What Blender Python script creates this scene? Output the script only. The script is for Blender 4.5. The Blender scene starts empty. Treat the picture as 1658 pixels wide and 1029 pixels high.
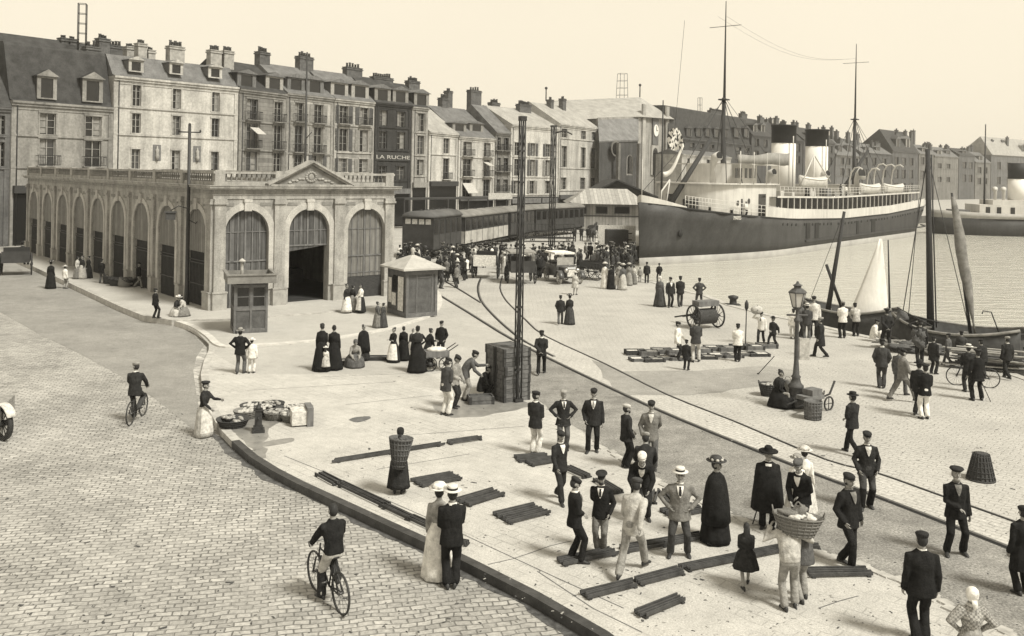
import bpy, math, random
from math import sin, cos, pi, radians, sqrt, atan2
from mathutils import Vector, Matrix, noise
random.seed(7)
V = Vector
scene = bpy.context.scene
COL = scene.collection
# ------------------------------------------------------------------ camera geometry of the photograph
FPX, HC, CX, CY, ROLL = 1480.0, 7.5, 829.0, 281.0, 0.018
def unroll(px, py):
    dx, dy = px - CX, py - CY
    return dx * cos(ROLL) + dy * sin(ROLL), -dx * sin(ROLL) + dy * cos(ROLL)
def G(px, py, z=0.0):
    """point of the level z seen at a photo pixel"""
    x, y = unroll(px, py); D = FPX * (HC - z) / y
    return V((x * D / FPX, D, z))
def P(px, py, D):
    x, y = unroll(px, py)
    return V((x * D / FPX, D, HC - y * D / FPX))
def hz(px, py, D): return P(px, py, D).z
def on_line(px, py, A, B):
    """point of the upright plane through A and B seen at a photo pixel"""
    x, y = unroll(px, py); k = x / FPX
    dx, dy = B.x - A.x, B.y - A.y
    t = (k * A.y - A.x) / (dx - k * dy)
    D = A.y + t * dy
    return V((A.x + t * dx, D, HC - y * D / FPX))
# ------------------------------------------------------------------ materials
TINT = (1.0, .978, .925)
MATS = {}
def mat(name, lum, rough=.85, var=.25, scale=6.0, bump=0.0, spec=.25, metal=0.0, stretch=None, fine=0.0):
    """matt procedural surface: base grey with two octaves of mottling, optional relief"""
    if name in MATS: return MATS[name]
    m = bpy.data.materials.new(name); m.use_nodes = True; nt = m.node_tree; N = nt.nodes; L = nt.links
    b = N['Principled BSDF']; b.inputs['Roughness'].default_value = rough; b.inputs['Metallic'].default_value = metal
    b.inputs['Specular IOR Level'].default_value = spec
    tc = N.new('ShaderNodeTexCoord'); src = tc.outputs['Object']
    if stretch:
        mp = N.new('ShaderNodeMapping'); mp.inputs['Scale'].default_value = stretch; L.new(src, mp.inputs['Vector']); src = mp.outputs['Vector']
    n = N.new('ShaderNodeTexNoise'); n.inputs['Scale'].default_value = scale; n.inputs['Detail'].default_value = 6; n.inputs['Roughness'].default_value = .65
    L.new(src, n.inputs['Vector'])
    r = N.new('ShaderNodeValToRGB'); L.new(n.outputs['Fac'], r.inputs['Fac'])
    lo, hi = lum * (1 - var), min(.92, lum * (1 + var))
    r.color_ramp.elements[0].position = .3; r.color_ramp.elements[1].position = .7
    TG, TB = (TINT[1], TINT[2]) if lum > .16 else (1.0, 1.0)
    r.color_ramp.elements[0].color = (lo, lo * TG, lo * TB, 1)
    r.color_ramp.elements[1].color = (hi, hi * TG, hi * TB, 1)
    out = r.outputs['Color']
    if fine:
        n3 = N.new('ShaderNodeTexNoise'); n3.inputs['Scale'].default_value = scale * 9; n3.inputs['Detail'].default_value = 3
        L.new(src, n3.inputs['Vector'])
        mx = N.new('ShaderNodeMix'); mx.data_type = 'RGBA'; mx.blend_type = 'OVERLAY'; mx.inputs['Factor'].default_value = fine
        L.new(out, mx.inputs[6]); L.new(n3.outputs['Fac'], mx.inputs[7]); out = mx.outputs[2]
    L.new(out, b.inputs['Base Color'])
    if bump:
        bp = N.new('ShaderNodeBump'); bp.inputs['Strength'].default_value = min(1, bump); bp.inputs['Distance'].default_value = .03
        n2 = N.new('ShaderNodeTexNoise'); n2.inputs['Scale'].default_value = scale * 3; n2.inputs['Detail'].default_value = 5
        L.new(src, n2.inputs['Vector']); L.new(n2.outputs['Fac'], bp.inputs['Height']); L.new(bp.outputs['Normal'], b.inputs['Normal'])
    MATS[name] = m
    return m
def streaks(m, amt=.45, sx=2.2, sz=.16):
    """soot and rain streaks running down a wall"""
    nt = m.node_tree; N = nt.nodes; L = nt.links; b = N['Principled BSDF']; old = b.inputs['Base Color'].links[0].from_socket
    tc = N.new('ShaderNodeTexCoord'); mp = N.new('ShaderNodeMapping'); mp.inputs['Scale'].default_value = (sx, sx, sz); L.new(tc.outputs['Object'], mp.inputs['Vector'])
    n = N.new('ShaderNodeTexNoise'); n.inputs['Scale'].default_value = 1; n.inputs['Detail'].default_value = 7; n.inputs['Roughness'].default_value = .7; L.new(mp.outputs[0], n.inputs['Vector'])
    r = N.new('ShaderNodeValToRGB'); r.color_ramp.elements[0].position = .34; r.color_ramp.elements[1].position = .60
    r.color_ramp.elements[0].color = (1 - amt,) * 3 + (1,); r.color_ramp.elements[1].color = (1, 1, 1, 1); L.new(n.outputs['Fac'], r.inputs['Fac'])
    mx = N.new('ShaderNodeMix'); mx.data_type = 'RGBA'; mx.blend_type = 'MULTIPLY'; mx.inputs['Factor'].default_value = 1
    L.new(old, mx.inputs[6]); L.new(r.outputs['Color'], mx.inputs[7]); L.new(mx.outputs[2], b.inputs['Base Color']); return m
def ground(name, lum, large=.12, grit=.35, specks=.5, sc=1.0, bump=.5, lsc=.35, joints=None):
    """trodden ground: broad wear, mid stains, grit, and scattered dark specks"""
    m = bpy.data.materials.new(name); m.use_nodes = True; nt = m.node_tree; N = nt.nodes; L = nt.links; b = N['Principled BSDF']
    b.inputs['Roughness'].default_value = .92; b.inputs['Specular IOR Level'].default_value = .15
    tc = N.new('ShaderNodeTexCoord'); src = tc.outputs['Object']; cur = None
    base = N.new('ShaderNodeRGB'); base.outputs[0].default_value = (lum * TINT[0], lum * TINT[1], lum * TINT[2], 1); cur = base.outputs[0]
    def layer(scale, p0, p1, lo, hi=1.0, det=5, rough=.6, stretch=None):
        nonlocal cur
        n = N.new('ShaderNodeTexNoise'); n.inputs['Scale'].default_value = scale; n.inputs['Detail'].default_value = det; n.inputs['Roughness'].default_value = rough
        if stretch: mp = N.new('ShaderNodeMapping'); mp.inputs['Scale'].default_value = stretch; mp.inputs['Rotation'].default_value = (0, 0, .6); L.new(src, mp.inputs['Vector']); L.new(mp.outputs[0], n.inputs['Vector'])
        else: L.new(src, n.inputs['Vector'])
        r = N.new('ShaderNodeValToRGB'); r.color_ramp.elements[0].position = p0; r.color_ramp.elements[1].position = p1
        r.color_ramp.elements[0].color = (lo,) * 3 + (1,); r.color_ramp.elements[1].color = (hi,) * 3 + (1,); L.new(n.outputs['Fac'], r.inputs['Fac'])
        mx = N.new('ShaderNodeMix'); mx.data_type = 'RGBA'; mx.blend_type = 'MULTIPLY'; mx.inputs['Factor'].default_value = 1
        L.new(cur, mx.inputs[6]); L.new(r.outputs['Color'], mx.inputs[7]); cur = mx.outputs[2]; return n
    layer(lsc, .3, .7, 1 - large, 1 + large * .4, 8, .7)
    layer(2.2 * sc, .32, .62, 1 - grit * .5, 1.0, 8, .75)
    layer(2.6 * sc, .30, .38, 1 - specks, 1.0, 10, .8, (1, .5, 1))
    n = layer(26 * sc, .3, .7, 1 - grit, 1 + grit * .5, 4, .7)
    if joints:         # half buried paving joints showing through here and there
        bw, rh, rot, dk = joints
        wv = N.new('ShaderNodeTexNoise'); wv.inputs['Scale'].default_value = 1.1; wv.inputs['Detail'].default_value = 4; L.new(src, wv.inputs['Vector'])
        vm = N.new('ShaderNodeVectorMath'); vm.operation = 'SCALE'; vm.inputs['Scale'].default_value = .2; L.new(wv.outputs['Color'], vm.inputs[0])
        va = N.new('ShaderNodeVectorMath'); va.operation = 'ADD'; L.new(src, va.inputs[0]); L.new(vm.outputs[0], va.inputs[1])
        mp = N.new('ShaderNodeMapping'); mp.inputs['Rotation'].default_value = (0, 0, rot); L.new(va.outputs[0], mp.inputs['Vector'])
        br = N.new('ShaderNodeTexBrick'); br.inputs['Scale'].default_value = 1; br.inputs['Brick Width'].default_value = bw; br.inputs['Row Height'].default_value = rh; br.inputs['Mortar Size'].default_value = .02; br.inputs['Mortar Smooth'].default_value = .8
        br.inputs['Color1'].default_value = (.93, .93, .93, 1); br.inputs['Color2'].default_value = (1, 1, 1, 1); br.inputs['Mortar'].default_value = (dk, dk, dk, 1); L.new(mp.outputs[0], br.inputs['Vector'])
        nf = N.new('ShaderNodeTexNoise'); nf.inputs['Scale'].default_value = .5; nf.inputs['Detail'].default_value = 8; nf.inputs['Roughness'].default_value = .75; L.new(src, nf.inputs['Vector'])
        rf = N.new('ShaderNodeMapRange'); rf.inputs['From Min'].default_value = .40; rf.inputs['From Max'].default_value = .62; L.new(nf.outputs['Fac'], rf.inputs['Value'])
        mx = N.new('ShaderNodeMix'); mx.data_type = 'RGBA'; mx.blend_type = 'MULTIPLY'; L.new(rf.outputs[0], mx.inputs['Factor']); L.new(cur, mx.inputs[6]); L.new(br.outputs['Color'], mx.inputs[7]); cur = mx.outputs[2]
    L.new(cur, b.inputs['Base Color'])
    bp = N.new('ShaderNodeBump'); bp.inputs['Strength'].default_value = bump; bp.inputs['Distance'].default_value = .02; L.new(n.outputs['Fac'], bp.inputs['Height']); L.new(bp.outputs[0], b.inputs['Normal'])
    MATS[name] = m; return m
def setts(name, lum, bw, rh, rot, mortar=.018, dark=.35, big=.35, squash=1.0, var=.3, fill=.0, fmin=.4):
    """stone setts laid in courses, with worn and dirty patches"""
    m = bpy.data.materials.new(name); m.use_nodes = True; nt = m.node_tree; N = nt.nodes; L = nt.links
    b = N['Principled BSDF']; b.inputs['Roughness'].default_value = .8; b.inputs['Specular IOR Level'].default_value = .25
    tc = N.new('ShaderNodeTexCoord')
    wob = N.new('ShaderNodeTexNoise'); wob.inputs['Scale'].default_value = 1.3; wob.inputs['Detail'].default_value = 4
    L.new(tc.outputs['Object'], wob.inputs['Vector'])
    vm = N.new('ShaderNodeVectorMath'); vm.operation = 'SCALE'; vm.inputs['Scale'].default_value = .22; L.new(wob.outputs['Color'], vm.inputs[0])
    va = N.new('ShaderNodeVectorMath'); va.operation = 'ADD'; L.new(tc.outputs['Object'], va.inputs[0]); L.new(vm.outputs[0], va.inputs[1])
    mp = N.new('ShaderNodeMapping'); mp.inputs['Rotation'].default_value = (0, 0, rot); L.new(va.outputs[0], mp.inputs['Vector'])
    br = N.new('ShaderNodeTexBrick'); br.inputs['Scale'].default_value = 1; br.inputs['Brick Width'].default_value = bw; br.inputs['Row Height'].default_value = rh
    br.inputs['Mortar Size'].default_value = mortar; br.inputs['Mortar Smooth'].default_value = .6; br.inputs['Bias'].default_value = 0
    c = lambda l: (l * TINT[0], l * TINT[1], l * TINT[2], 1)
    br.inputs['Color1'].default_value = c(lum * (1 - var)); br.inputs['Color2'].default_value = c(lum * (1 + var * .55)); br.inputs['Mortar'].default_value = c(lum * dark)
    L.new(mp.outputs['Vector'], br.inputs['Vector'])
    n = N.new('ShaderNodeTexNoise'); n.inputs['Scale'].default_value = .33; n.inputs['Detail'].default_value = 7; n.inputs['Roughness'].default_value = .7
    L.new(tc.outputs['Object'], n.inputs['Vector'])
    r = N.new('ShaderNodeValToRGB'); r.color_ramp.elements[0].position = .3; r.color_ramp.elements[1].position = .68
    r.color_ramp.elements[0].color = (1 - big, 1 - big, 1 - big, 1); r.color_ramp.elements[1].color = (1, 1, 1, 1); L.new(n.outputs['Fac'], r.inputs['Fac'])
    mx = N.new('ShaderNodeMix'); mx.data_type = 'RGBA'; mx.blend_type = 'MULTIPLY'; mx.inputs['Factor'].default_value = 1
    bc = br.outputs['Color']
    if fill:          # joints filled up with dust here and there
        nf = N.new('ShaderNodeTexNoise'); nf.inputs['Scale'].default_value = .8; nf.inputs['Detail'].default_value = 8; nf.inputs['Roughness'].default_value = .75; L.new(tc.outputs['Object'], nf.inputs['Vector'])
        rf = N.new('ShaderNodeMapRange'); rf.inputs['From Min'].default_value = fmin; rf.inputs['From Max'].default_value = fmin + .2; rf.inputs['To Max'].default_value = fill; L.new(nf.outputs['Fac'], rf.inputs['Value'])
        mf = N.new('ShaderNodeMix'); mf.data_type = 'RGBA'; L.new(rf.outputs[0], mf.inputs['Factor']); L.new(bc, mf.inputs[6]); mf.inputs[7].default_value = c(lum * .96); bc = mf.outputs[2]
    L.new(bc, mx.inputs[6]); L.new(r.outputs['Color'], mx.inputs[7])
    n4 = N.new('ShaderNodeTexNoise'); n4.inputs['Scale'].default_value = 14; n4.inputs['Detail'].default_value = 4; L.new(tc.outputs['Object'], n4.inputs['Vector'])
    m2 = N.new('ShaderNodeMix'); m2.data_type = 'RGBA'; m2.blend_type = 'OVERLAY'; m2.inputs['Factor'].default_value = .5
    L.new(mx.outputs[2], m2.inputs[6]); L.new(n4.outputs['Fac'], m2.inputs[7])
    L.new(m2.outputs[2], b.inputs['Base Color'])
    bp = N.new('ShaderNodeBump'); bp.inputs['Strength'].default_value = .7; bp.inputs['Distance'].default_value = .03; bp.invert = True
    L.new(br.outputs['Fac'], bp.inputs['Height']); L.new(bp.outputs['Normal'], b.inputs['Normal'])
    MATS[name] = m
    return m
def striped(name, lum, period, dark=.5, axis=0, var=.2, rough=.8):
    """boards or metal seams: dark joints every `period` metres along an axis of the object"""
    if name in MATS: return MATS[name]
    m = mat(name, lum, rough, var, 2.0); nt = m.node_tree; N = nt.nodes; L = nt.links; b = N['Principled BSDF']
    old = b.inputs['Base Color'].links[0].from_socket
    tc = N.new('ShaderNodeTexCoord'); sp = N.new('ShaderNodeSeparateXYZ'); L.new(tc.outputs['Object'], sp.inputs[0])
    dv = N.new('ShaderNodeMath'); dv.operation = 'DIVIDE'; L.new(sp.outputs[axis], dv.inputs[0]); dv.inputs[1].default_value = period
    fr = N.new('ShaderNodeMath'); fr.operation = 'FRACT'; L.new(dv.outputs[0], fr.inputs[0])
    lt = N.new('ShaderNodeMath'); lt.operation = 'LESS_THAN'; L.new(fr.outputs[0], lt.inputs[0]); lt.inputs[1].default_value = .13
    fl = N.new('ShaderNodeMath'); fl.operation = 'FLOOR'; L.new(dv.outputs[0], fl.inputs[0])
    wn = N.new('ShaderNodeTexWhiteNoise'); wn.noise_dimensions = '1D'; L.new(fl.outputs[0], wn.inputs['W'])
    mr = N.new('ShaderNodeMapRange'); mr.inputs['To Min'].default_value = .72; mr.inputs['To Max'].default_value = 1.12; L.new(wn.outputs['Value'], mr.inputs['Value'])
    m1 = N.new('ShaderNodeMix'); m1.data_type = 'RGBA'; m1.blend_type = 'MULTIPLY'; m1.inputs['Factor'].default_value = 1
    L.new(old, m1.inputs[6]); L.new(mr.outputs[0], m1.inputs[7])
    m2 = N.new('ShaderNodeMix'); m2.data_type = 'RGBA'; m2.blend_type = 'MIX'; L.new(lt.outputs[0], m2.inputs['Factor'])
    L.new(m1.outputs[2], m2.inputs[6]); d = lum * dark; m2.inputs[7].default_value = (d, d * TINT[1], d * TINT[2], 1)
    L.new(m2.outputs[2], b.inputs['Base Color'])
    return m
M_ = {}
for nm, l in dict(black=.017, dark=.028, charcoal=.055, slate=.095, grey=.17, mid=.26, pale=.42, light=.56, white=.78).items():
    M_[nm] = mat('cloth_' + nm, l, .95, .38, 9, bump=.5, spec=.1, fine=.3)
SKIN = mat('skin', .27, .6, .12, 20); EYE = mat('eye_dark', .03, .4, .1, 20); LIP = mat('lip', .17, .6, .1, 20)
HAIR = mat('hair_dark', .028, .7, .4, 40, stretch=(1, 1, .2)); HAIRG = mat('hair_grey', .3, .7, .3, 40)
LEATHER = mat('shoe_leather', .025, .55, .3, 12, spec=.4)
STRAW = mat('straw', .6, .8, .2, 40); BAND = mat('hat_ribbon', .02, .8, .2, 10)
IRON = mat('iron_dark', .03, .6, .4, 8, bump=.2, spec=.4); STEEL = mat('steel_worn', .12, .35, .3, 10, metal=.6)
WOODD = mat('wood_dark', .045, .8, .5, 5, bump=.6, stretch=(1, 6, 6)); WOODM = mat('wood_mid', .14, .85, .4, 5, bump=.5, stretch=(1, 1, .3))
WOODP = mat('wood_pale', .3, .85, .3, 5, bump=.4)
WICKER = mat('wicker', .24, .9, .45, 60, bump=.8); WICKERD = mat('wicker_dark', .07, .9, .5, 50, bump=.8)
def checked(name, a, b_):
    m = mat(name, a, .95, .3, 9, bump=.5); nt = m.node_tree; N = nt.nodes; L = nt.links; b = N['Principled BSDF']; old = b.inputs['Base Color'].links[0].from_socket
    tc = N.new('ShaderNodeTexCoord'); ck = N.new('ShaderNodeTexChecker'); ck.inputs['Scale'].default_value = 26; L.new(tc.outputs['Object'], ck.inputs['Vector']); ck.inputs['Color1'].default_value = (1, 1, 1, 1); ck.inputs['Color2'].default_value = (b_, b_, b_, 1)
    mx = N.new('ShaderNodeMix'); mx.data_type = 'RGBA'; mx.blend_type = 'MULTIPLY'; mx.inputs['Factor'].default_value = 1; L.new(old, mx.inputs[6]); L.new(ck.outputs['Color'], mx.inputs[7]); L.new(mx.outputs[2], b.inputs['Base Color']); return m
CHECK = checked('checked_blouse', .36, .5)
# ------------------------------------------------------------------ mesh collector
class MB:
    def __init__(s): s.v = []; s.f = []; s.m = []; s.sm = []
    def add(s, pts, faces, m=0, smooth=False, M=None):
        o = len(s.v)
        s.v += [tuple(M @ V(p)) if M else tuple(p) for p in pts]
        for f in faces: s.f.append([i + o for i in f]); s.m.append(m); s.sm.append(smooth)
    def box(s, c, d, m=0, M=None, taper=1.0):
        x, y, z = d[0] / 2, d[1] / 2, d[2] / 2; t = taper
        p = [(-x, -y, -z), (x, -y, -z), (x, y, -z), (-x, y, -z), (-x * t, -y * t, z), (x * t, -y * t, z), (x * t, y * t, z), (-x * t, y * t, z)]
        p = [(a + c[0], b + c[1], e + c[2]) for a, b, e in p]
        s.add(p, [(0, 3, 2, 1), (4, 5, 6, 7), (0, 1, 5, 4), (1, 2, 6, 5), (2, 3, 7, 6), (3, 0, 4, 7)], m, False, M)
    def box2(s, a, b, m=0, M=None):
        s.box([(i + j) / 2 for i, j in zip(a, b)], [abs(j - i) for i, j in zip(a, b)], m, M)
    def loft(s, rings, m=0, smooth=True, cap=True, closed=True, M=None):
        n = len(rings[0]); pts = [p for r in rings for p in r]; F = []
        for i in range(len(rings) - 1):
            for j in range(n if closed else n - 1):
                k = (j + 1) % n
                F.append((i * n + j, i * n + k, (i + 1) * n + k, (i + 1) * n + j))
        if cap and closed: F.append(tuple(reversed(range(n)))); F.append(tuple(range((len(rings) - 1) * n, len(rings) * n)))
        s.add(pts, F, m, smooth, M)
    def tube(s, path, rad, n=8, m=0, M=None, flat=1.0, up=None, round_ends=False, smooth=True):
        path = [V(p) for p in path]
        if not hasattr(rad, '__len__'): rad = [rad] * len(path)
        rad = list(rad)
        if round_ends:
            a = (path[0] - path[1]).normalized(); b = (path[-1] - path[-2]).normalized()
            path = [path[0] + a * rad[0] * .8, path[0] + a * rad[0] * .45] + path + [path[-1] + b * rad[-1] * .45, path[-1] + b * rad[-1] * .8]
            rad = [rad[0] * .35, rad[0] * .85] + rad + [rad[-1] * .85, rad[-1] * .35]
        t0 = (path[1] - path[0]).normalized()
        u = V(up) if up else (V((0, 0, 1)) if abs(t0.z) < .9 else V((1, 0, 0)))
        rings = []
        for i, p in enumerate(path):
            t = ((path[i + 1] - p) if i == 0 else (p - path[i - 1]) if i == len(path) - 1 else (path[i + 1] - path[i - 1]))
            t = t.normalized() if t.length > 1e-9 else t0
            u = (u - t * u.dot(t)); u = u.normalized() if u.length > 1e-6 else t.orthogonal().normalized()
            w = t.cross(u)
            rings.append([p + u * cos(a) * rad[i] * flat + w * sin(a) * rad[i] for a in [2 * pi * k / n for k in range(n)]])
        s.loft(rings, m, smooth, M=M)
    def lathe(s, prof, c=(0, 0, 0), n=16, m=0, M=None, smooth=True, sx=1, sy=1, cap=True):
        s.loft([[(c[0] + r * sx * cos(2 * pi * k / n), c[1] + r * sy * sin(2 * pi * k / n), c[2] + z) for k in range(n)] for r, z in prof], m, smooth, cap, M=M)
    def ell(s, c, r, m=0, M=None, n=12, k=8):
        s.lathe([(max(.02, sin(pi * i / k)), -cos(pi * i / k) * r[2]) for i in range(k + 1)], c, n, m, M, True, r[0], r[1])
    def prism(s, poly, z0, z1, m=0, M=None, top=None):
        n = len(poly); p = [(a[0], a[1], z0) for a in poly] + [(a[0], a[1], z1) for a in poly]
        s.add(p, [(i, (i + 1) % n, n + (i + 1) % n, n + i) for i in range(n)], m, False, M)
        s.add(p, [tuple(range(n, 2 * n)), tuple(reversed(range(n)))], m if top is None else top, False, M)
    def quad(s, a, b, c, d, m=0, M=None): s.add([a, b, c, d], [(0, 1, 2, 3)], m, False, M)
    def mesh(s, name, mats):
        me = bpy.data.meshes.new(name); me.from_pydata(s.v, [], s.f); me.update()
        for x in (mats if isinstance(mats, (list, tuple)) else [mats]): me.materials.append(x)
        me.polygons.foreach_set('material_index', s.m); me.polygons.foreach_set('use_smooth', s.sm)
        return me
    def build(s, name, mats, parent=None, loc=None):
        o = bpy.data.objects.new(name, s.mesh(name, mats)); COL.objects.link(o)
        if parent: o.parent = parent
        if loc is not None: o.location = loc
        return o
def tag(o, label=None, cat=None, group=None, kind=None):
    if label: o['label'] = label
    if cat: o['category'] = cat
    if group: o['group'] = group
    if kind: o['kind'] = kind
    return o
def empty(name, loc=(0, 0, 0), rz=0.0, label=None, cat=None, group=None):
    o = bpy.data.objects.new(name, None); COL.objects.link(o); o.location = loc; o.rotation_euler = (0, 0, rz); o.empty_display_size = .2
    return tag(o, label, cat, group)
def copy_tree(o, parent=None):
    c = o.copy(); COL.objects.link(c)
    if parent: c.parent = parent
    for ch in list(KIDS.get(o.name, ())) : copy_tree(ch, c)
    return c
KIDS = {}
def index_kids(o):
    KIDS[o.name] = [c for c in bpy.data.objects if c.parent == o]
    for c in KIDS[o.name]: index_kids(c)
def frame(o, ex, ey=None):
    """local frame: x along ex, y along ey (horizontal), z up"""
    ex = V((ex[0], ex[1], 0)).normalized(); ey = V((-ex.y, ex.x, 0)) if ey is None else V((ey[0], ey[1], 0)).normalized()
    return Matrix(((ex.x, ey.x, 0, o[0]), (ex.y, ey.y, 0, o[1]), (0, 0, 1, o[2]), (0, 0, 0, 1)))
def structure(mb, name, mats): return tag(mb.build(name, mats), kind='structure')
def inst(me, name, parent=None, loc=(0, 0, 0), rz=0.0):
    o = bpy.data.objects.new(name, me); COL.objects.link(o); o.location = loc; o.rotation_euler = (0, 0, rz)
    if parent: o.parent = parent
    return o
def place_px(px, py, z=0.0): return G(px, py, z)
# ------------------------------------------------------------------ people
def remesh(me, vox, it=3):
    o = bpy.data.objects.new('tmp', me); COL.objects.link(o)
    m = o.modifiers.new('r', 'REMESH'); m.mode = 'VOXEL'; m.voxel_size = vox; m.use_smooth_shade = True
    s = o.modifiers.new('s', 'SMOOTH'); s.factor = .5; s.iterations = it
    dg = bpy.context.evaluated_depsgraph_get(); dg.update()
    r = bpy.data.meshes.new_from_object(o.evaluated_get(dg))
    bpy.data.objects.remove(o); bpy.data.meshes.remove(me)
    return r
def crease(me, amt, sc, seed):
    """folds in the cloth"""
    for v in me.vertices:
        p = v.co
        d = noise.noise(V((p.x * sc + seed, p.y * sc, p.z * sc * .45))) + .5 * noise.noise(V((p.x * sc * 2.3, p.y * sc * 2.3 + seed, p.z * sc * 1.3)))
        v.co = p + v.normal * d * amt
    me.update()
def ik(a, t, l1, l2, hint):
    d = t - a; L = min(d.length, (l1 + l2) * .995); d.normalize()
    x = (l1 * l1 - l2 * l2 + L * L) / (2 * L); h = sqrt(max(0, l1 * l1 - x * x))
    hv = hint - d * hint.dot(d); hv = hv.normalized() if hv.length > 1e-5 else d.orthogonal().normalized()
    return a + d * x + hv * h, a + d * L
# wrist relative to the shoulder: (outwards, forwards, up), elbow hint (out, fwd, up)
ARMS = dict(down=((.07, .04, -.52), (.3, -1, 0)), hips=((.03, .07, -.36), (1.6, -.6, 0)), back=((-.13, -.17, -.42), (1.2, -.5, 0)),
            pocket=((.03, .11, -.46), (.8, -1, 0)), fold=((-.24, .2, -.24), (.8, .0, -.6)), front=((-.17, .17, -.37), (.8, -.5, -.3)),
            reach=((-.02, .47, -.16), (.3, -.2, -1)), low=((-.03, .28, -.42), (.8, -.5, -.2)), up=((-.02, .16, .5), (.9, .3, 0)),
            face=((-.12, .2, .04), (.6, .2, -1)), swingf=((.05, .25, -.45), (.3, -1, 0)), swingb=((.06, -.2, -.47), (.3, -1, 0)),
            handlebar=((.08, .44, -.30), (1, -.2, -.3)), lap=((-.08, .3, -.36), (.9, -.6, 0)), wide=((.3, .12, -.36), (.6, -.6, -.3)))
LEGS = dict(stand=((.10, .02, 0), (.10, -.02, 0)), apart=((.17, .03, 0), (.17, -.05, 0)), walk=((.09, .27, 0), (.08, -.30, .05)),
            stride=((.09, .42, 0), (.08, -.42, .06)), contra=((.13, .12, 0), (.09, -.04, 0)), close=((.07, 0, 0), (.07, -.02, 0)),
            sit=((.12, .38, 0), (.14, .32, 0)), kneel=((.12, .25, 0), (.12, -.30, .03)), pedal=((.09, .12, .30), (.09, .16, .02)))
def ring(c, rx, ry, ax, ay, n=16): return [c + ax * (rx * cos(2 * pi * k / n)) + ay * (ry * sin(2 * pi * k / n)) for k in range(n)]
def head_into(mb, M, beard=False):
    R = []
    for i in range(13):
        a = pi * i / 12; z = -cos(a) * .117; r = sin(a); row = []
        for k in range(16):
            t = 2 * pi * k / 16; x = .077 * r * cos(t); y = .097 * r * sin(t)
            if z < -.01:
                q = min(1, (-.01 - z) / .1); x *= 1 - .22 * q
                if y > 0: y *= 1 - .45 * q
                elif y < 0: y *= 1 + .22 * q * (1 if i > 1 else .3)
            if y < -.05 and -.02 < z < .035: y *= .95
            row.append((x, y, z))
        R.append(row)
    mb.loft(R, 0, M=M)
    mb.tube([(0, -.088, .022), (0, -.106, -.006), (0, -.118, -.026), (0, -.092, -.036)], [.008, .012, .017, .011], 6, 0, M)
    for s in (-1, 1):
        mb.ell((s * .031, -.083, .008), (.014, .012, .0085), 1, M, 8, 5)
        mb.tube([(s * .012, -.092, .027), (s * .048, -.08, .026)], [.0075, .006], 5, 1, M)
        mb.ell((s * .079, .006, -.008), (.012, .024, .034), 0, M, 8, 6)
        mb.ell((s * .045, -.066, -.03), (.022, .02, .02), 0, M, 8, 5)
    mb.tube([(-.026, -.087, -.062), (0, -.096, -.06), (.026, -.087, -.062)], [.005, .008, .005], 5, 2, M)
    mb.ell((0, -.085, -.095), (.024, .02, .017), 0, M, 8, 5)
    if beard: mb.ell((0, -.07, -.085), (.058, .045, .05), 1, M, 10, 6)
def hand_into(mb, w, d, side, inward, curl=.5):
    """palm, four fingers of different lengths, thumb from the side of the palm"""
    d = d.normalized(); u = inward - d * inward.dot(d); u = u.normalized() if u.length > 1e-4 else d.orthogonal().normalized()   # palm normal
    lat = d.cross(u)
    if lat.y > 0: lat = -lat     # lat points forwards: thumb side
    mb.loft([ring(w - d * .02, .024, .020, lat, u, 8), ring(w + d * .02, .034, .018, lat, u, 8), ring(w + d * .065, .040, .015, lat, u, 8), ring(w + d * .088, .037, .011, lat, u, 8)], 0)
    for i, (o, ln) in enumerate(((.029, .066), (.010, .075), (-.010, .070), (-.028, .055))):
        b = w + d * .082 + lat * o; a = curl * (.8 + .12 * i)
        d1 = (d * cos(a * .6) + u * sin(a * .6)); d2 = (d * cos(a * 1.5) + u * sin(a * 1.5)); d3 = (d * cos(a * 2.2) + u * sin(a * 2.2))
        p1 = b + d1 * ln * .45; p2 = p1 + d2 * ln * .32; p3 = p2 + d3 * ln * .26
        mb.tube([b, p1, p2, p3], [.0098, .0092, .0085, .0065], 6, 0)
    b = w + d * .028 + lat * .030
    mb.tube([b, b + lat * .022 + d * .022 + u * .008, b + lat * .026 + d * .048 + u * .018, b + lat * .022 + d * .066 + u * .026], [.013, .0115, .010, .0075], 6, 0)
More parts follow.
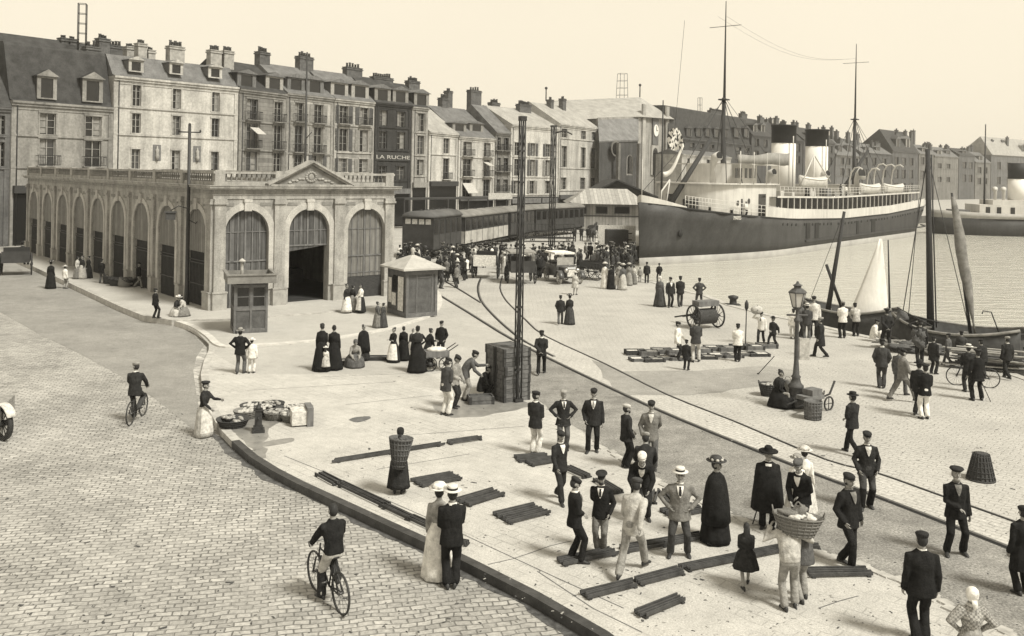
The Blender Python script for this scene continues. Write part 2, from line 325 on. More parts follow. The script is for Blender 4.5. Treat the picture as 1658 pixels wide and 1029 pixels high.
def hat_into(mb, kind, M):
    """material 0 the hat, 1 the ribbon"""
    if kind == 'cap':
        T = M @ Matrix.Translation((0, 0, .05)) @ Matrix.Rotation(radians(11), 4, 'X')
        mb.lathe([(.97, -.012), (1.06, .012), (1.15, .034), (1.12, .052), (.86, .070), (.45, .080), (.04, .082)], (0, .002, 0), 18, 0, T, True, .086, .108)
        mb.loft([[(x * .078, -.07 - .062 * sqrt(max(0, 1 - x * x)) * f, .016 - .012 * f - .008 * x * x) for x in (-1, -.7, -.35, 0, .35, .7, 1)] for f in (0, .5, 1.0)], 0, True, False, False, T)
    elif kind == 'boater':
        mb.lathe([(.088, .06), (.089, .15), (.082, .158), (.01, .16)], (0, 0, 0), 20, 0, M, True, 1, 1.12)
        mb.lathe([(.085, .072), (.158, .066), (.160, .075), (.085, .082)], (0, 0, 0), 20, 0, M, True, 1, 1.08, False)
        mb.lathe([(.0905, .082), (.0905, .118)], (0, 0, 0), 20, 1, M, True, 1, 1.12, False)
    elif kind in ('bowler', 'wide', 'felt'):
        br = dict(bowler=.135, wide=.205, felt=.165)[kind]
        mb.lathe([(.088, .055), (.092, .10), (.085, .15), (.055, .18), (.01, .188)], (0, 0, 0), 16, 0, M, True, 1, 1.15)
        mb.lathe([(.085, .060), (br, .066 if kind != 'wide' else .055), (br, .074), (.085, .075)], (0, 0, 0), 18, 0, M, True, 1, 1.12, False)
        mb.lathe([(.0935, .078), (.0935, .105)], (0, 0, 0), 16, 1, M, True, 1, 1.15, False)
    elif kind == 'lady':
        mb.lathe([(.10, .05), (.125, .10), (.13, .14), (.10, .18), (.02, .195)], (0, .01, 0), 16, 0, M, True)
        mb.lathe([(.09, .065), (.20, .085), (.205, .095), (.09, .085)], (0, .005, 0), 20, 0, M, True, 1, 1.05, False)
        for k in range(7):
            a = k * .9; mb.ell((.12 * cos(a), .12 * sin(a), .12), (.04, .04, .03), 1, M, 7, 5)
    elif kind == 'scarf':
        mb.lathe([(.75, -.085), (1.0, -.04), (1.1, .03), (1.0, .09), (.6, .125), (.05, .135)], (0, .022, 0), 14, 0, M, True, .09, .10)
        mb.tube([(0, .10, -.05), (0, .14, -.12), (0, .13, -.2)], [.05, .045, .01], 7, 0, M, .4)
    elif kind == 'beret':
        mb.lathe([(.085, .05), (.11, .075), (.135, .10), (.12, .125), (.06, .14), (.01, .143)], (.01, .01, 0), 16, 0, M, True, 1, 1.1)
    elif kind == 'officer':
        mb.lathe([(.087, .045), (.089, .085)], (0, 0, 0), 16, 1, M, True, 1, 1.14, False)
        mb.lathe([(.09, .085), (.13, .12), (.125, .135), (.01, .14)], (0, -.005, 0), 18, 0, M, True, 1, 1.1)
        mb.loft([[(x * .075, -.082 - .05 * sqrt(max(0, 1 - x * x)) * f, .056 - .022 * f) for x in (-1, -.7, -.35, 0, .35, .7, 1)] for f in (0, .5, 1.0)], 1, True, False, False, M)
    elif kind == 'child':
        mb.lathe([(.09, .05), (.092, .10), (.07, .14), (.01, .15)], (0, 0, 0), 16, 0, M, True, 1, 1.1)
        mb.lathe([(.08, .055), (.19, .06), (.19, .07), (.08, .07)], (0, .01, 0), 18, 0, M, True, 1, 1.05, False)
        mb.lathe([(.0945, .07), (.0945, .09)], (0, 0, 0), 16, 1, M, True, 1, 1.1, False)
def hair_into(mb, M, long=False, bun=False):
    R = []
    for i in range(11):
        a = pi * i / 10; z = -cos(a) * .113; r = sin(a)
        R.append([(.083 * r * cos(2 * pi * k / 16), .103 * r * sin(2 * pi * k / 16) + .008, z + .006) for k in range(16)])
    o = []
    for i in range(10):
        for k in range(16):
            q = (R[i][k][1] + R[i][(k + 1) % 16][1]) / 2; z = (R[i][0][2] + R[i + 1][0][2]) / 2
            if (q > (-.01 if z < .045 else -.2)) and z > -.075: o.append((i * 16 + k, i * 16 + (k + 1) % 16, (i + 1) * 16 + (k + 1) % 16, (i + 1) * 16 + k))
    mb.add([p for r in R for p in r], o, 0, True, M)
    if bun: mb.ell((0, .085, .075), (.055, .05, .045), 0, M)
    if long: mb.loft([ring(V(c), a, b, V((1, 0, 0)), V((0, 1, 0)), 10) for c, a, b in (((0, .05, .05), .07, .05), ((0, .075, -.08), .085, .04), ((0, .09, -.22), .09, .03), ((0, .09, -.33), .06, .015))], 0, M=M)
SH = dict(man=dict(sh=.185, rings=((-.17, .205, .152), (-.06, .19, .145), (.06, .172, .132), (.15, .165, .128), (.28, .186, .140), (.40, .19, .128), (.465, .16, .105), (.51, .09, .08), (.54, .062, .062))),
          woman=dict(sh=.16, rings=((.02, .175, .14), (.08, .145, .12), (.15, .125, .108), (.24, .15, .135), (.33, .165, .145), (.41, .165, .118), (.465, .135, .095), (.51, .075, .07), (.54, .055, .055))))
def person(px, py, top=None, face=0.0, label='', z=0.0, h=None, sex='man', arms=('down', 'down'), legs='stand', lean=0.0, hz_=None, turn=0.0, nod=0.0,
           jacket='dark', trousers='dark', skirt=None, apron=None, cape=None, coat=0.0, hat='cap', hatc='dark', hair='dark', bun=False, longhair=False, shirt=None, tie=None,
           beard=False, sleeves=True, group=None, vox=None, loc=None, shawl=None, side=0.0, boots='dark', curl=.5, hem=0.0, flare=1.0, short=False, stockings=None, puff=1.0):
    pos = V(loc) if loc is not None else G(px, py, z)
    if h is None:
        h = 1.66
        if top is not None: h = HC - unroll(px, top)[1] * pos.y / FPX - z
        if hat in ('boater', 'bowler', 'wide', 'lady', 'felt', 'child'): h -= .06
    S = h / 1.70
    pxh = FPX * h / max(pos.y, 1)
    if vox is None: vox = .019 if pxh > 90 else .025 if pxh > 55 else .032
    sd = random.random() * 50
    bw_f = random.uniform(.94, 1.08) if sex == 'man' else random.uniform(.96, 1.1)     # slighter and stouter builds
    shp = SH['woman' if sex == 'woman' else 'man']; shp = dict(sh=shp['sh'] * (.5 + .5 * bw_f), rings=tuple((s_, x_ * (bw_f if s_ < .45 else 1), y_ * (bw_f ** 1.6 if s_ < .45 else 1)) for s_, x_, y_ in shp['rings']))
    hipz = (hz_ / S if hz_ else .91)
    ux, uy, uz = V((1, 0, 0)), V((0, -1, 0)), V((0, 0, 1))
    def spine(s):
        """point and axes of the back at height s above the hips"""
        p = V((0, 0, hipz)); a = 0.0; st = .04; q = 0.0
        if s <= 0: return p + V((side * s, 0, s)), uz.copy()
        while q < s - 1e-9:
            dq = min(st, s - q); a = radians(lean) * min(1, q / .16)
            d = (uz * cos(a) + uy * sin(a) + ux * side).normalized(); p = p + d * dq; q += dq
        return p, (uz * cos(a) + uy * sin(a) + ux * side).normalized()
    def axes(d):
        fy = uy - d * uy.dot(d); fy.normalize(); return fy
    def trings(rr, off=0.0, n=16):
        R = []
        for s, rx, ry in rr:
            p, d = spine(s); f = axes(d); R.append(ring(p, rx + off, ry + off, ux, f, n))
        return R
    root_s = []
    # arms ------------------------------------------------------------
    A = []
    for sgn, key in zip((-1, 1), arms):       # -1 is the person's right hand
        (o, f, u), (ho, hf, hu) = ARMS[key] if isinstance(key, str) else key
        sp, d = spine(.435); fy = axes(d)
        a = sp + ux * (sgn * (shp['sh'] - .01))
        world = lean < 25
        dirs = (ux * sgn, fy if world else uy, d if world else uz)
        t = a + dirs[0] * o + dirs[1] * f + dirs[2] * u
        e, w = ik(a, t, .285, .255, dirs[0] * ho + dirs[1] * hf + dirs[2] * hu)
        A.append((sgn, a, e, w, sp))
    # legs ------------------------------------------------------------
    Lg = []
    lg = LEGS[legs] if isinstance(legs, str) else legs
    for sgn, (o, f, u) in zip((-1, 1), lg):
        a = V((sgn * .088, 0, hipz - .02)); t = V((sgn * o, -f, .085 + u))
        k, an = ik(a, t, .44, .42, uy + ux * sgn * .12)
        Lg.append((sgn, a, k, an, u))
    # head --------------------------------------------------------------
    np_, nd = spine(.565)
    hd = (nd + uz * .9).normalized() if lean < 70 else nd
    hc = spine(.53)[0] + hd * .155
    MH = Matrix.Translation(hc) @ Matrix.Rotation(radians(turn), 4, 'Z') @ Matrix.Rotation(radians(-(lean * .35 + nod)) * -1, 4, 'X')
    # body: one skin surface --------------------------------------------------
    b = MB()
    b.loft(trings([(s, rx * .78, ry * .78) for s, rx, ry in SH['man']['rings'][1:-2]] + [(.51, .06, .062), (.56, .054, .058), (.63, .052, .056)]), 0)
    for sgn, a, e, w, sp in A:
        b.tube([sp + ux * sgn * .1, a, e, e.lerp(w, .35), w], [.05, .052, .040, .041, .027], 8, 0, round_ends=True)
    for sgn, a, k, an, u in Lg:
        b.tube([a + uz * .05, a, k, k.lerp(an, .3), an], [.07, .075, .052, .054, .036], 8, 0, round_ends=True)
    me = remesh(b.mesh('person', SKIN), vox, 2)
    b2 = MB(); b2.v = [tuple(v.co) for v in me.vertices]; b2.f = [list(p.vertices) for p in me.polygons]; b2.m = [0] * len(b2.f); b2.sm = [True] * len(b2.f)
    bpy.data.meshes.remove(me)
    head_into(b2, MH, beard)
    for sgn, a, e, w, sp in A:
        fd = (w - e).normalized()
        hand_into(b2, w, fd, sgn, (-ux * sgn + uy * .2) if abs(fd.x) < .75 else uy * .2 - uz, curl)
    o = b2.build('person', [SKIN, EYE if hair != 'grey' else HAIRG, LIP])
    o.location = pos; o.scale = (S, S, S); o.rotation_euler = (0, 0, radians(face)); tag(o, label, 'person', group)
    MAT = lambda k: k if not isinstance(k, str) else M_[k]
    def cloth(mb, name, m, vx=None, amt=.011, sc=8, it=2):
        me = remesh(mb.mesh(name, MAT(m)), vx or vox, it)
        if pxh > 40: crease(me, amt, sc, sd)
        return inst(me, name, o)
    # upper garment ------------------------------------------------------------
    if jacket and not (cape and cape != 'short'):
        m = MB(); rr = list(shp['rings'])
        if sex != 'woman':
            if short: rr = [(-.03, .172, .140)] + rr[2:]
            if coat: rr = [(-.17 - coat, .235, .19)] + rr
        if sex == 'woman' and not skirt: rr = [(-.12, .2, .16)] + rr
        m.loft(trings(rr, .012), 0)
        for sgn, a, e, w, sp in A:
            we = w if sleeves else e.lerp(w, .25)
            r = (.066, .078, .062, .054) if sex != 'woman' else (.052, .066 * puff, .052 * puff, .042)
            m.tube([sp + ux * sgn * .09, a, e, we], r, 10, 0, round_ends=True)
        cloth(m, 'jacket' if jacket not in ('white', 'light') else 'shirt_top', jacket)
    # collar and shirt front -------------------------------------------------------
    def tsurf(s, ang, off):
        rr = shp['rings']
        for (s0, x0, y0), (s1, x1, y1) in zip(rr, rr[1:]):
            if s0 <= s <= s1:
                t = (s - s0) / (s1 - s0); p, d = spine(s); f = axes(d)
                return p + ux * ((x0 + (x1 - x0) * t + off) * sin(ang)) + f * ((y0 + (y1 - y0) * t + off) * cos(ang))
    if shirt:
        m = MB(); p0, d0 = spine(.515); p1, d1 = spine(.555)
        m.loft([ring(p0, .085, .083, ux, axes(d0), 14), ring(p1, .066, .070, ux, axes(d1), 14)], 0, cap=False)
        if sex != 'woman':
            rows = [(.505, .55), (.47, .36), (.42, .25), (.36, .16), (.30, .04)]
            m.loft([[tsurf(s, w * q, .030) for q in (-1, -.5, 0, .5, 1)] for s, w in rows], 0, True, False, False)
        m.build('shirt', MAT(shirt), o)
    if tie:
        m = MB(); m.loft([[tsurf(s, q * w, .036) for q in (-1, 0, 1)] for s, w in ((.495, .16), (.46, .09), (.40, .11), (.33, .10))], 0, True, False, False)
        m.build('tie', MAT(tie), o)
    # lower garment --------------------------------------------------------------------
    if skirt:
        m = MB(); R = []; n = 40; fl = flare
        sitting = hipz < .75
        zt = hipz + .14
        for i in range(9):
            t = i / 8; zz = zt * (1 - t) + (.03 + hem) * t
            if not sitting: r = .13 + .075 * min(1, t * 4) + (.15 * fl) * t ** 1.1; cy = 0.0; ry = r * .92
            else: r = .14 + .2 * min(1, t * 2.2) + .10 * t; cy = -.16 * min(1, t * 2); ry = r * (1.0 + .15 * t)
            base, d = spine(max(0, zz - hipz)) if zz > hipz else (V((0, 0, zz)), uz)
            row = []
            for k in range(n):
                a = 2 * pi * k / n; q = 1 + (.035 * sin(9 * a + sd) + .03 * sin(5 * a + sd * 2)) * min(1, t * 1.6)
                row.append((base.x + r * q * cos(a), base.y + cy + ry * q * sin(a), base.z if zz > hipz else zz))
            R.append(row)
        m.loft(R, 0); m.build('skirt', MAT(skirt), o)
        if apron:
            m = MB(); R2 = []
            for row in R[1:-1]:
                c = V((sum(p[0] for p in row) / n, sum(p[1] for p in row) / n, row[0][2]))
                R2.append([c + (V(row[k % n]) - c) * 1.045 for k in range(21, 40)])
            m.loft(R2, 0, True, False, False); m.build('apron', MAT(apron), o)
    else:
        m = MB()
        m.loft(trings([(-.10, .155, .125), (-.03, .172, .138), (.06, .165, .13), (.14, .15, .118)], .004), 0)
        for sgn, a, k, an, u in Lg:
            m.tube([a + uz * .06, a - uz * .03, k, k.lerp(an, .5), an - (an - k).normalized() * .02], [.09, .098, .076, .074, .078], 10, 0, round_ends=True)
        cloth(m, 'trousers', trousers, amt=.012)
        if stockings:
            for sgn, a, k, an, u in Lg: m = MB(); m.tube([k.lerp(an, .02), k.lerp(an, .3), k.lerp(an, .7), an], [.080, .082, .081, .082], 10, 0, round_ends=True); m.build('stocking', MAT(stockings), o)
    if cape:
        m = MB(); R = []; n = 40; low = .42 if cape == 'short' else .12
        cm = jacket
        for s, rx, ry in ((.535, .075, .075), (.49, .15, .11), (.43, .235, .16), (.30, .27, .21), (.05, .29, .25), (-.2, .32, .28), (-.91 + low, .345, .30)):
            p, d = spine(s); f = axes(d)
            R.append([p + ux * (rx * (1 + .035 * sin(8 * a + sd) * (s < .3)) * cos(a)) + f * (ry * (1 + .03 * sin(7 * a) * (s < .3)) * sin(a)) for a in [2 * pi * k / n for k in range(n)]])
        m.loft(R, 0); m.build('cape', MAT(cm), o)
    if shawl:
        m = MB(); R = []
        for s, rx, ry in ((.525, .085, .085), (.48, .16, .125), (.42, .215, .165), (.32, .215, .19), (.22, .20, .18)):
            p, d = spine(s); f = axes(d); R.append(ring(p, rx, ry, ux, f, 20))
        m.loft(R, 0, cap=False); m.build('shawl', MAT(shawl), o)
    # shoes --------------------------------------------------------------------------
    for sgn, a, k, an, u in Lg:
        m = MB(); fy = (uy + ux * sgn * .22).normalized(); fx = V((-fy.y, fy.x, 0)); g = an - uz * .085
        m.loft([[g + fy * f + fx * (w * c) + uz * (hh * (.5 + .5 * s_)) for c, s_ in [(cos(q), sin(q)) for q in [2 * pi * j / 10 for j in range(10)]]] for f, w, hh in
                ((-.085, .018, .05), (-.07, .033, .10), (-.01, .038, .12), (.06, .043, .09), (.12, .046, .062), (.165, .036, .045), (.185, .012, .025))], 0)
        m.build('shoe', LEATHER if boots == 'dark' else WOODP, o)
    # hair and hat -----------------------------------------------------------------------
    if hair and hat != 'scarf':
        m = MB(); hair_into(m, MH, longhair, bun); m.build('hair', HAIR if hair == 'dark' else HAIRG, o)
    if hat:
        m = MB(); hat_into(m, hat, MH)
        m.build(dict(cap='cap', officer='cap', scarf='headscarf', beret='beret').get(hat, 'hat'), [STRAW if hatc == 'straw' else MAT(hatc), BAND if hat != 'lady' else M_['pale']], o)
    return o
# ------------------------------------------------------------------ the cast
ZRd = -.18
def fdir(a, b): d = b - a; return math.degrees(atan2(d.x, -d.y))
BA = (G(211, 688, ZRd), G(211, 688, ZRd) + V((-.05, 1.08, 0))); BB = (G(548, 990, ZRd), G(513, 957, ZRd)); BC = (G(1604, 628), G(1546, 623))
HB = ((.05, .40, -.34), (1, -.3, -.4)); PD = ((.10, .05, .36), (.10, .24, .06))
def rider(bk, label, **k):
    c = (bk[0] + bk[1]) / 2; d = (bk[1] - bk[0]).normalized(); p = person(0, 0, None, fdir(*bk), label, loc=c - d * .22 + V((0, 0, 0)), hz_=.98, legs=PD, arms=(HB, HB), **k); return p
rider(BA, 'man in dark suit and cap riding a bicycle away up the cobbled street', h=1.72, lean=8, hat='cap', hatc='mid', turn=55, jacket='dark', trousers='dark', stockings='charcoal', shirt='light')
rider(BB, 'bareheaded cyclist in a black jersey and pale knee breeches on the near setts', h=1.74, lean=6, hat=None, turn=0, jacket='black', trousers='pale', short=True, stockings='dark')
person(330, 706, 618, 80, 'woman in beret and long white apron holding a knife by the kerb', z=ZRd, sex='woman', skirt='pale', apron='light', jacket='dark', hat='beret', arms=('low', 'reach'), lean=4, bun=True, flare=.72)
person(388, 605, 530, 178, 'man with arms akimbo in a wide hat, back turned, near the island kerb', arms=('hips', 'hips'), legs='contra', jacket='black', trousers='slate', hat='felt', hatc='mid')
person(407, 604, 545, 185, 'small boy all in white with a white sun hat', jacket='white', trousers='light', hat='child', hatc='white', boots='dark', longhair=False)
person(521, 600, 523, 165, 'first woman in a long black dress with upswept hair, the one holding the child', sex='woman', skirt='black', jacket='black', hat=None, bun=True, arms=('front', 'down'))
person(540, 598, 526, 190, 'second woman in black beside the child, hair in a bun', sex='woman', skirt='black', jacket='black', hat=None, bun=True, arms=('down', 'front'))
person(527, 602, 558, 170, 'little girl in a pale dress and round white hat between two women in black', sex='woman', skirt='pale', jacket='light', hat='child', hatc='white', flare=.8, hem=.35, longhair=True)
person(573, 592, None, 20, 'woman crouching over her low crate in a grey shawl', h=1.55, sex='woman', hz_=.42, legs='sit', skirt='slate', jacket='mid', hat='scarf', hatc='slate', lean=38, arms=('low', 'low'))
person(588, 583, 526, 40, 'woman in a black cloak standing behind the crouching one', sex='woman', skirt='dark', jacket='black', cape='short', hat=None, bun=True, nod=15)
FW = 'fishwives gathered beside the hand cart'
person(637, 586, 530, -40, 'fishwife with a broad white apron, leftmost of the gathered fishwives', sex='woman', skirt='dark', apron='white', jacket='black', hat=None, bun=True, arms=('fold', 'fold'), group=FW)
person(653, 583, 528, 165, 'fishwife facing the white aproned one with her back turned', sex='woman', skirt='black', jacket='black', hat=None, bun=True, group=FW, apron=None)
person(668, 577, 532, 0, 'fishwife in the second row with white collar', sex='woman', skirt='dark', jacket='charcoal', apron='light', hat=None, bun=True, group=FW, shirt='white')
person(675, 602, 527, -150, 'tall fishwife in full black dress and shawl nearest the camera', sex='woman', skirt='black', jacket='black', shawl='dark', hat=None, bun=True, arms=('hips', 'down'), flare=1.15, group=FW)
person(693, 592, 531, 130, 'fishwife leaning over the hand cart with outstretched arm', sex='woman', skirt='dark', apron='pale', jacket='black', hat=None, bun=True, lean=16, arms=('low', 'reach'), group=FW)
person(714, 580, 520, -15, 'stout man in dark coat and cap standing behind the hand cart', arms=('pocket', 'pocket'), jacket='black', trousers='black', hat='cap', hatc='dark')
CRT = 'men busy at the stacked crates'
person(721, 672, 580, 135, 'fisherman in pale trousers and dark blouse watching at the crates', arms=('front', 'front'), jacket='charcoal', trousers='light', hat='cap', nod=15, lean=8, group=CRT)
person(735, 660, 575, 70, 'man with long pale scarf and apron among the crate men', arms=('front', 'low'), jacket='mid', trousers='dark', hat='cap', nod=20, lean=10, group=CRT)
person(752, 648, 576, 95, 'man bending with one arm stretched to the crate stack', arms=('low', 'reach'), jacket='slate', trousers='mid', hat='cap', lean=38, h=1.72, group=CRT)
person(779, 642, None, 80, 'man squatting in dark clothes at the foot of the crates', h=1.62, hz_=.36, legs=((.13, .22, 0), (.14, .10, 0)), jacket='dark', trousers='dark', hat='cap', lean=28, arms=('low', 'lap'), group=CRT)
person(876, 606, 535, 172, 'man in dark suit walking away along the rail, hand behind his back', legs='walk', arms=('back', 'back'), jacket='dark', trousers='black', hat='cap', shirt='white')
person(907, 525, 478, 175, 'man of the strolling couple, dark jacket and grey trousers', jacket='dark', trousers='slate', hat='cap', arms=('down', 'pocket'), legs='walk')
person(922, 525, 475, 170, 'woman of the strolling couple in a long dark dress', sex='woman', skirt='charcoal', jacket='dark', hat='lady', hatc='charcoal', arms=('front', 'down'), flare=.8)
person(931, 477, 440, 160, 'girl in a short pale coat with satchel in front of the motor car', sex='woman', skirt='pale', hem=.5, jacket='pale', hat='felt', hatc='light', flare=.5, h=1.42)
QW = 'holiday ladies gathered near the ship bow'
person(979, 467, 424, 150, 'lady in a narrow white dress and white hat by the bow', sex='woman', skirt='white', jacket='white', hat='lady', hatc='light', flare=.55, group=QW)
person(989, 468, 428, 190, 'lady in black close to the lady in white', sex='woman', skirt='black', jacket='black', hat='lady', hatc='dark', flare=.7, group=QW)
person(998, 468, 440, 160, 'child in light clothes among the holiday ladies', sex='woman', skirt='light', jacket='light', hat='child', hatc='white', hem=.4, flare=.7, group=QW)
person(1008, 469, 426, 200, 'lady in a pale skirt and dark jacket, right of the child in light clothes', sex='woman', skirt='pale', jacket='slate', hat='lady', hatc='pale', flare=.7, group=QW)
person(1002, 460, 424, 170, 'lady with a large pale hat behind the child', sex='woman', skirt='mid', jacket='mid', hat='lady', hatc='mid', flare=.7, group=QW)
person(1018, 462, 425, 185, 'lady in a grey costume at the end of the holiday group', sex='woman', skirt='mid', jacket='grey', hat='lady', hatc='pale', flare=.7, group=QW)
person(1026, 460, 428, 175, 'lady in medium grey with light blouse beside the grey costume', sex='woman', skirt='grey', jacket='pale', hat='lady', hatc='slate', flare=.7, group=QW)
person(1047, 458, 424, 170, 'man in dark suit and cap looking at the ship bow', jacket='dark', trousers='dark', hat='cap', group='onlookers at the quay edge')
person(1067, 456, 426, 190, 'broad man in black right behind the quay edge, alone at the bow', jacket='black', trousers='black', hat='cap', legs='apart', arms=('pocket', 'pocket'), group='onlookers at the quay edge')
person(1036, 456, 432, 175, 'small figure in pale coat beside the dark man at the bow', jacket='mid', trousers='mid', hat='cap', hatc='mid', group='onlookers at the quay edge')
EDG = 'trio and watcher standing at the water edge'
person(1068, 496, 447, 150, 'woman in a wide dark skirt with pale headcloth at the water edge', sex='woman', skirt='charcoal', jacket='slate', hat='scarf', hatc='light', flare=1.1, group=EDG)
person(1085, 497, 449, 10, 'man half turned with white waistcoat between woman and tall man', jacket='dark', trousers='dark', hat='cap', shirt='white', legs='contra', group=EDG)
person(1101, 497, 447, 175, 'tall man with legs apart beside the trio at the water', jacket='dark', trousers='charcoal', hat='cap', legs='walk', arms=('front', 'front'), group=EDG)
person(1132, 497, 450, 180, 'man alone behind the rope drum cart looking over the water', jacket='charcoal', trousers='charcoal', hat='cap', arms=('hips', 'hips'), legs='apart', group=EDG)
FC = 'fishermen around the rows of fish crates'
person(1097, 583, 521, 70, 'man in white shirt and dark trousers at the left of the fish crates', jacket='white', trousers='dark', hat='cap', arms=('down', 'low'), group=FC)
person(1126, 586, 516, 170, 'man in dark blouse and pale wide trousers at the fish crates', jacket='charcoal', trousers='pale', hat='cap', arms=('front', 'front'), legs='contra', group=FC)
person(1111, 599, 550, 150, 'boy in dark smock and cap before the fish crates', jacket='dark', trousers='dark', hat='cap', coat=.15, group=FC)
person(1194, 585, 524, 170, 'man in white shirt and dark wide trousers near the upright pole', jacket='white', trousers='black', hat='cap', arms=('front', 'front'), legs='close', group=FC)
person(1232, 557, 505, -30, 'man in white shirt carrying a pale bundle on his shoulder', jacket='white', trousers='dark', hat='cap', arms=(((.1, .1, .22), (1, 0, -.5)), 'down'), legs='walk', tie='dark', group=FC)
person(1251, 563, 511, -60, 'youth in short jacket, straw-less dark hat and bare calves', jacket='dark', trousers='dark', hat='felt', hatc='dark', legs='walk', arms=('front', 'swingb'), group=FC)
LP = 'group talking behind the gas lamp'
person(1284, 548, 500, 175, 'man in a white blouse just left of the lamp post', jacket='white', trousers='light', hat='cap', group=LP)
person(1306, 551, 490, 165, 'man in a straw boater seen from behind near the lamp', jacket='charcoal', trousers='slate', hat='boater', hatc='straw', arms=('front', 'front'), group=LP)
person(1317, 546, 480, -20, 'man in a pale blouse taller than the boater man', jacket='light', trousers='dark', hat='cap', group=LP)
person(1296, 545, 488, 40, 'man in dark jacket half hidden by the boater man', jacket='slate', trousers='dark', hat='cap', group=LP)
person(1328, 578, 514, -120, 'man in a long dark coat striding near the leaning spar', jacket='dark', trousers='dark', coat=.25, hat='cap', hatc='mid', legs='walk', group=LP)
SB = 'people at the sailing boats'
person(1364, 547, 488, 180, 'man in white shirt and black trousers under the crossed spars', jacket='white', trousers='black', hat='cap', hatc='mid', arms=('front', 'front'), group=SB)
person(1386, 544, 506, 175, 'person in a pale jacket bending down before the white sail', h=1.6, jacket='pale', trousers='black', hat='cap', lean=30, arms=('low', 'low'), group=SB)
person(1413, 552, None, 60, 'man sitting in white on the quay edge by the sail', h=1.6, hz_=.3, legs='sit', jacket='white', trousers='light', hat='cap', lean=20, arms=('lap', 'lap'), group=SB)
person(1435, 565, 500, 178, 'man in dark blue clothes with hands clasped behind, facing the sail', jacket='dark', trousers='dark', hat='beret', arms=('back', 'back'), legs='apart', group=SB)
person(1427, 628, 549, 160, 'man in dark suit turning away on the setts, left of the striding man', jacket='charcoal', trousers='charcoal', hat='cap', legs='close', shirt='white', arms=('pocket', 'pocket'))
person(1461, 650, 566, 95, 'man in grey work clothes striding across the quay', jacket='grey', trousers='grey', hat='cap', legs='stride', arms=('swingf', 'low'), nod=10)
person(1455, 640, 566, 120, 'companion hidden behind the striding man', jacket='slate', trousers='slate', hat='cap', legs='walk', h=1.66)
person(1487, 672, 575, 130, 'man in a brimmed hat beside the white trousered sailor', jacket='dark', trousers='dark', hat='felt', hatc='dark', legs='contra', h=1.72)
person(1497, 678, 590, 178, 'sailor in dark jersey and white trousers, back turned', jacket='black', trousers='white', hat='beret', arms=('front', 'front'), legs='stand')
BT = 'bystanders by the larger boat and the bicycle'
person(1489, 590, 518, 160, 'man with a shaggy dark load on his shoulder at the nets', jacket='dark', trousers='dark', hat='cap', arms=('down', ((.0, .1, .25), (1, 0, -.4))), legs='walk', group=BT)
person(1511, 605, 545, 120, 'man in long dark coat right of the net heap', jacket='dark', trousers='dark', coat=.12, hat='cap', group=BT)
person(1535, 592, 540, -140, 'slim man in slate clothes walking behind the bicycle front wheel', jacket='slate', trousers='slate', hat='cap', legs='walk', group=BT)
person(1556, 590, 536, 150, 'man in dark jersey further back by the boat', jacket='charcoal', trousers='charcoal', hat='cap', group=BT)
person(1567, 634, 556, 170, 'man with pale straw hat standing over the bicycle', jacket='dark', trousers='dark', hat='boater', hatc='straw', arms=('low', 'low'), group=BT)
person(1582, 648, 566, 178, 'man in black coat with a walking stick in front of the bicycle', jacket='black', trousers='black', hat='beret', arms=('front', ((.12, .05, -.5), (.4, -1, 0))), legs='apart', coat=.08, group=BT)
person(1592, 612, 550, 190, 'man bending over the planks behind the bicycle rear wheel', jacket='dark', trousers='dark', hat='cap', lean=20, arms=('low', 'low'), group=BT)
person(1630, 613, 545, 185, 'man with pale collar in dark suit next to the plank pile', jacket='dark', trousers='dark', hat='cap', hatc='mid', shirt='light', legs='walk', group=BT)
person(1379, 735, 633, -150, 'man in dark suit and boater walking away past the tub', jacket='dark', trousers='black', hat='boater', hatc='dark', legs='walk', arms=('front', 'front'))
person(1258, 657, None, 60, 'old woman in black seated low beside the lamp with a basket', h=1.62, sex='woman', hz_=.46, legs='sit', skirt='black', jacket='black', shawl='dark', hat=None, bun=True, lean=14, arms=('lap', 'lap'), nod=12)
# centre of the quay
person(866, 736, 634, 150, 'man in dark jacket and white trousers standing on a rack', jacket='dark', trousers='light', hat='cap', arms=('front', 'front'), turn=-40, shirt='white', legs='close')
person(911, 728, 632, 5, 'man with jacket thrown open, hands on hips, white waistcoat', jacket='dark', trousers='slate', hat='cap', hatc='mid', arms=('hips', 'hips'), shirt='white', tie='dark', coat=.02)
person(906, 811, 699, 25, 'man in dark suit striding between the racks, cap pulled low', jacket='dark', trousers='dark', hat='cap', legs='walk', arms=('swingf', 'swingb'), shirt='white')
person(960, 731, 630, -8, 'tall man in dark suit with pale tie and cap, legs straight', jacket='dark', trousers='black', hat='cap', shirt='white', tie='mid', arms=('pocket', 'down'), legs='contra')
person(1013, 757, 655, 110, 'man in profile with a pale cap and beard in dark suit', jacket='dark', trousers='black', hat='cap', hatc='pale', beard=True, arms=('pocket', 'front'), legs='close')
person(1053, 760, 650, -10, 'man in a lighter buttoned grey jacket with dark cap', jacket='grey', trousers='slate', hat='cap', shirt='light', arms=('pocket', 'back'))
person(929, 909, 774, 100, 'youth in black overalls with white collar in profile', jacket='black', trousers='black', hat='cap', shirt='white', arms=('front', 'front'), legs='contra', nod=18)
person(972, 893, 766, -15, 'officer with peaked cap in open dark jacket and grey trousers', jacket='black', trousers='grey', hat='officer', hatc='dark', shirt='white', tie='dark', arms=('back', 'pocket'), legs='close', beard=True, nod=12)
person(1036, 842, None, -5, 'man stooping forward in black jacket and white cap', h=1.72, jacket='black', trousers='dark', hat='cap', hatc='light', lean=48, arms=('low', 'low'), shirt='white', legs='apart')
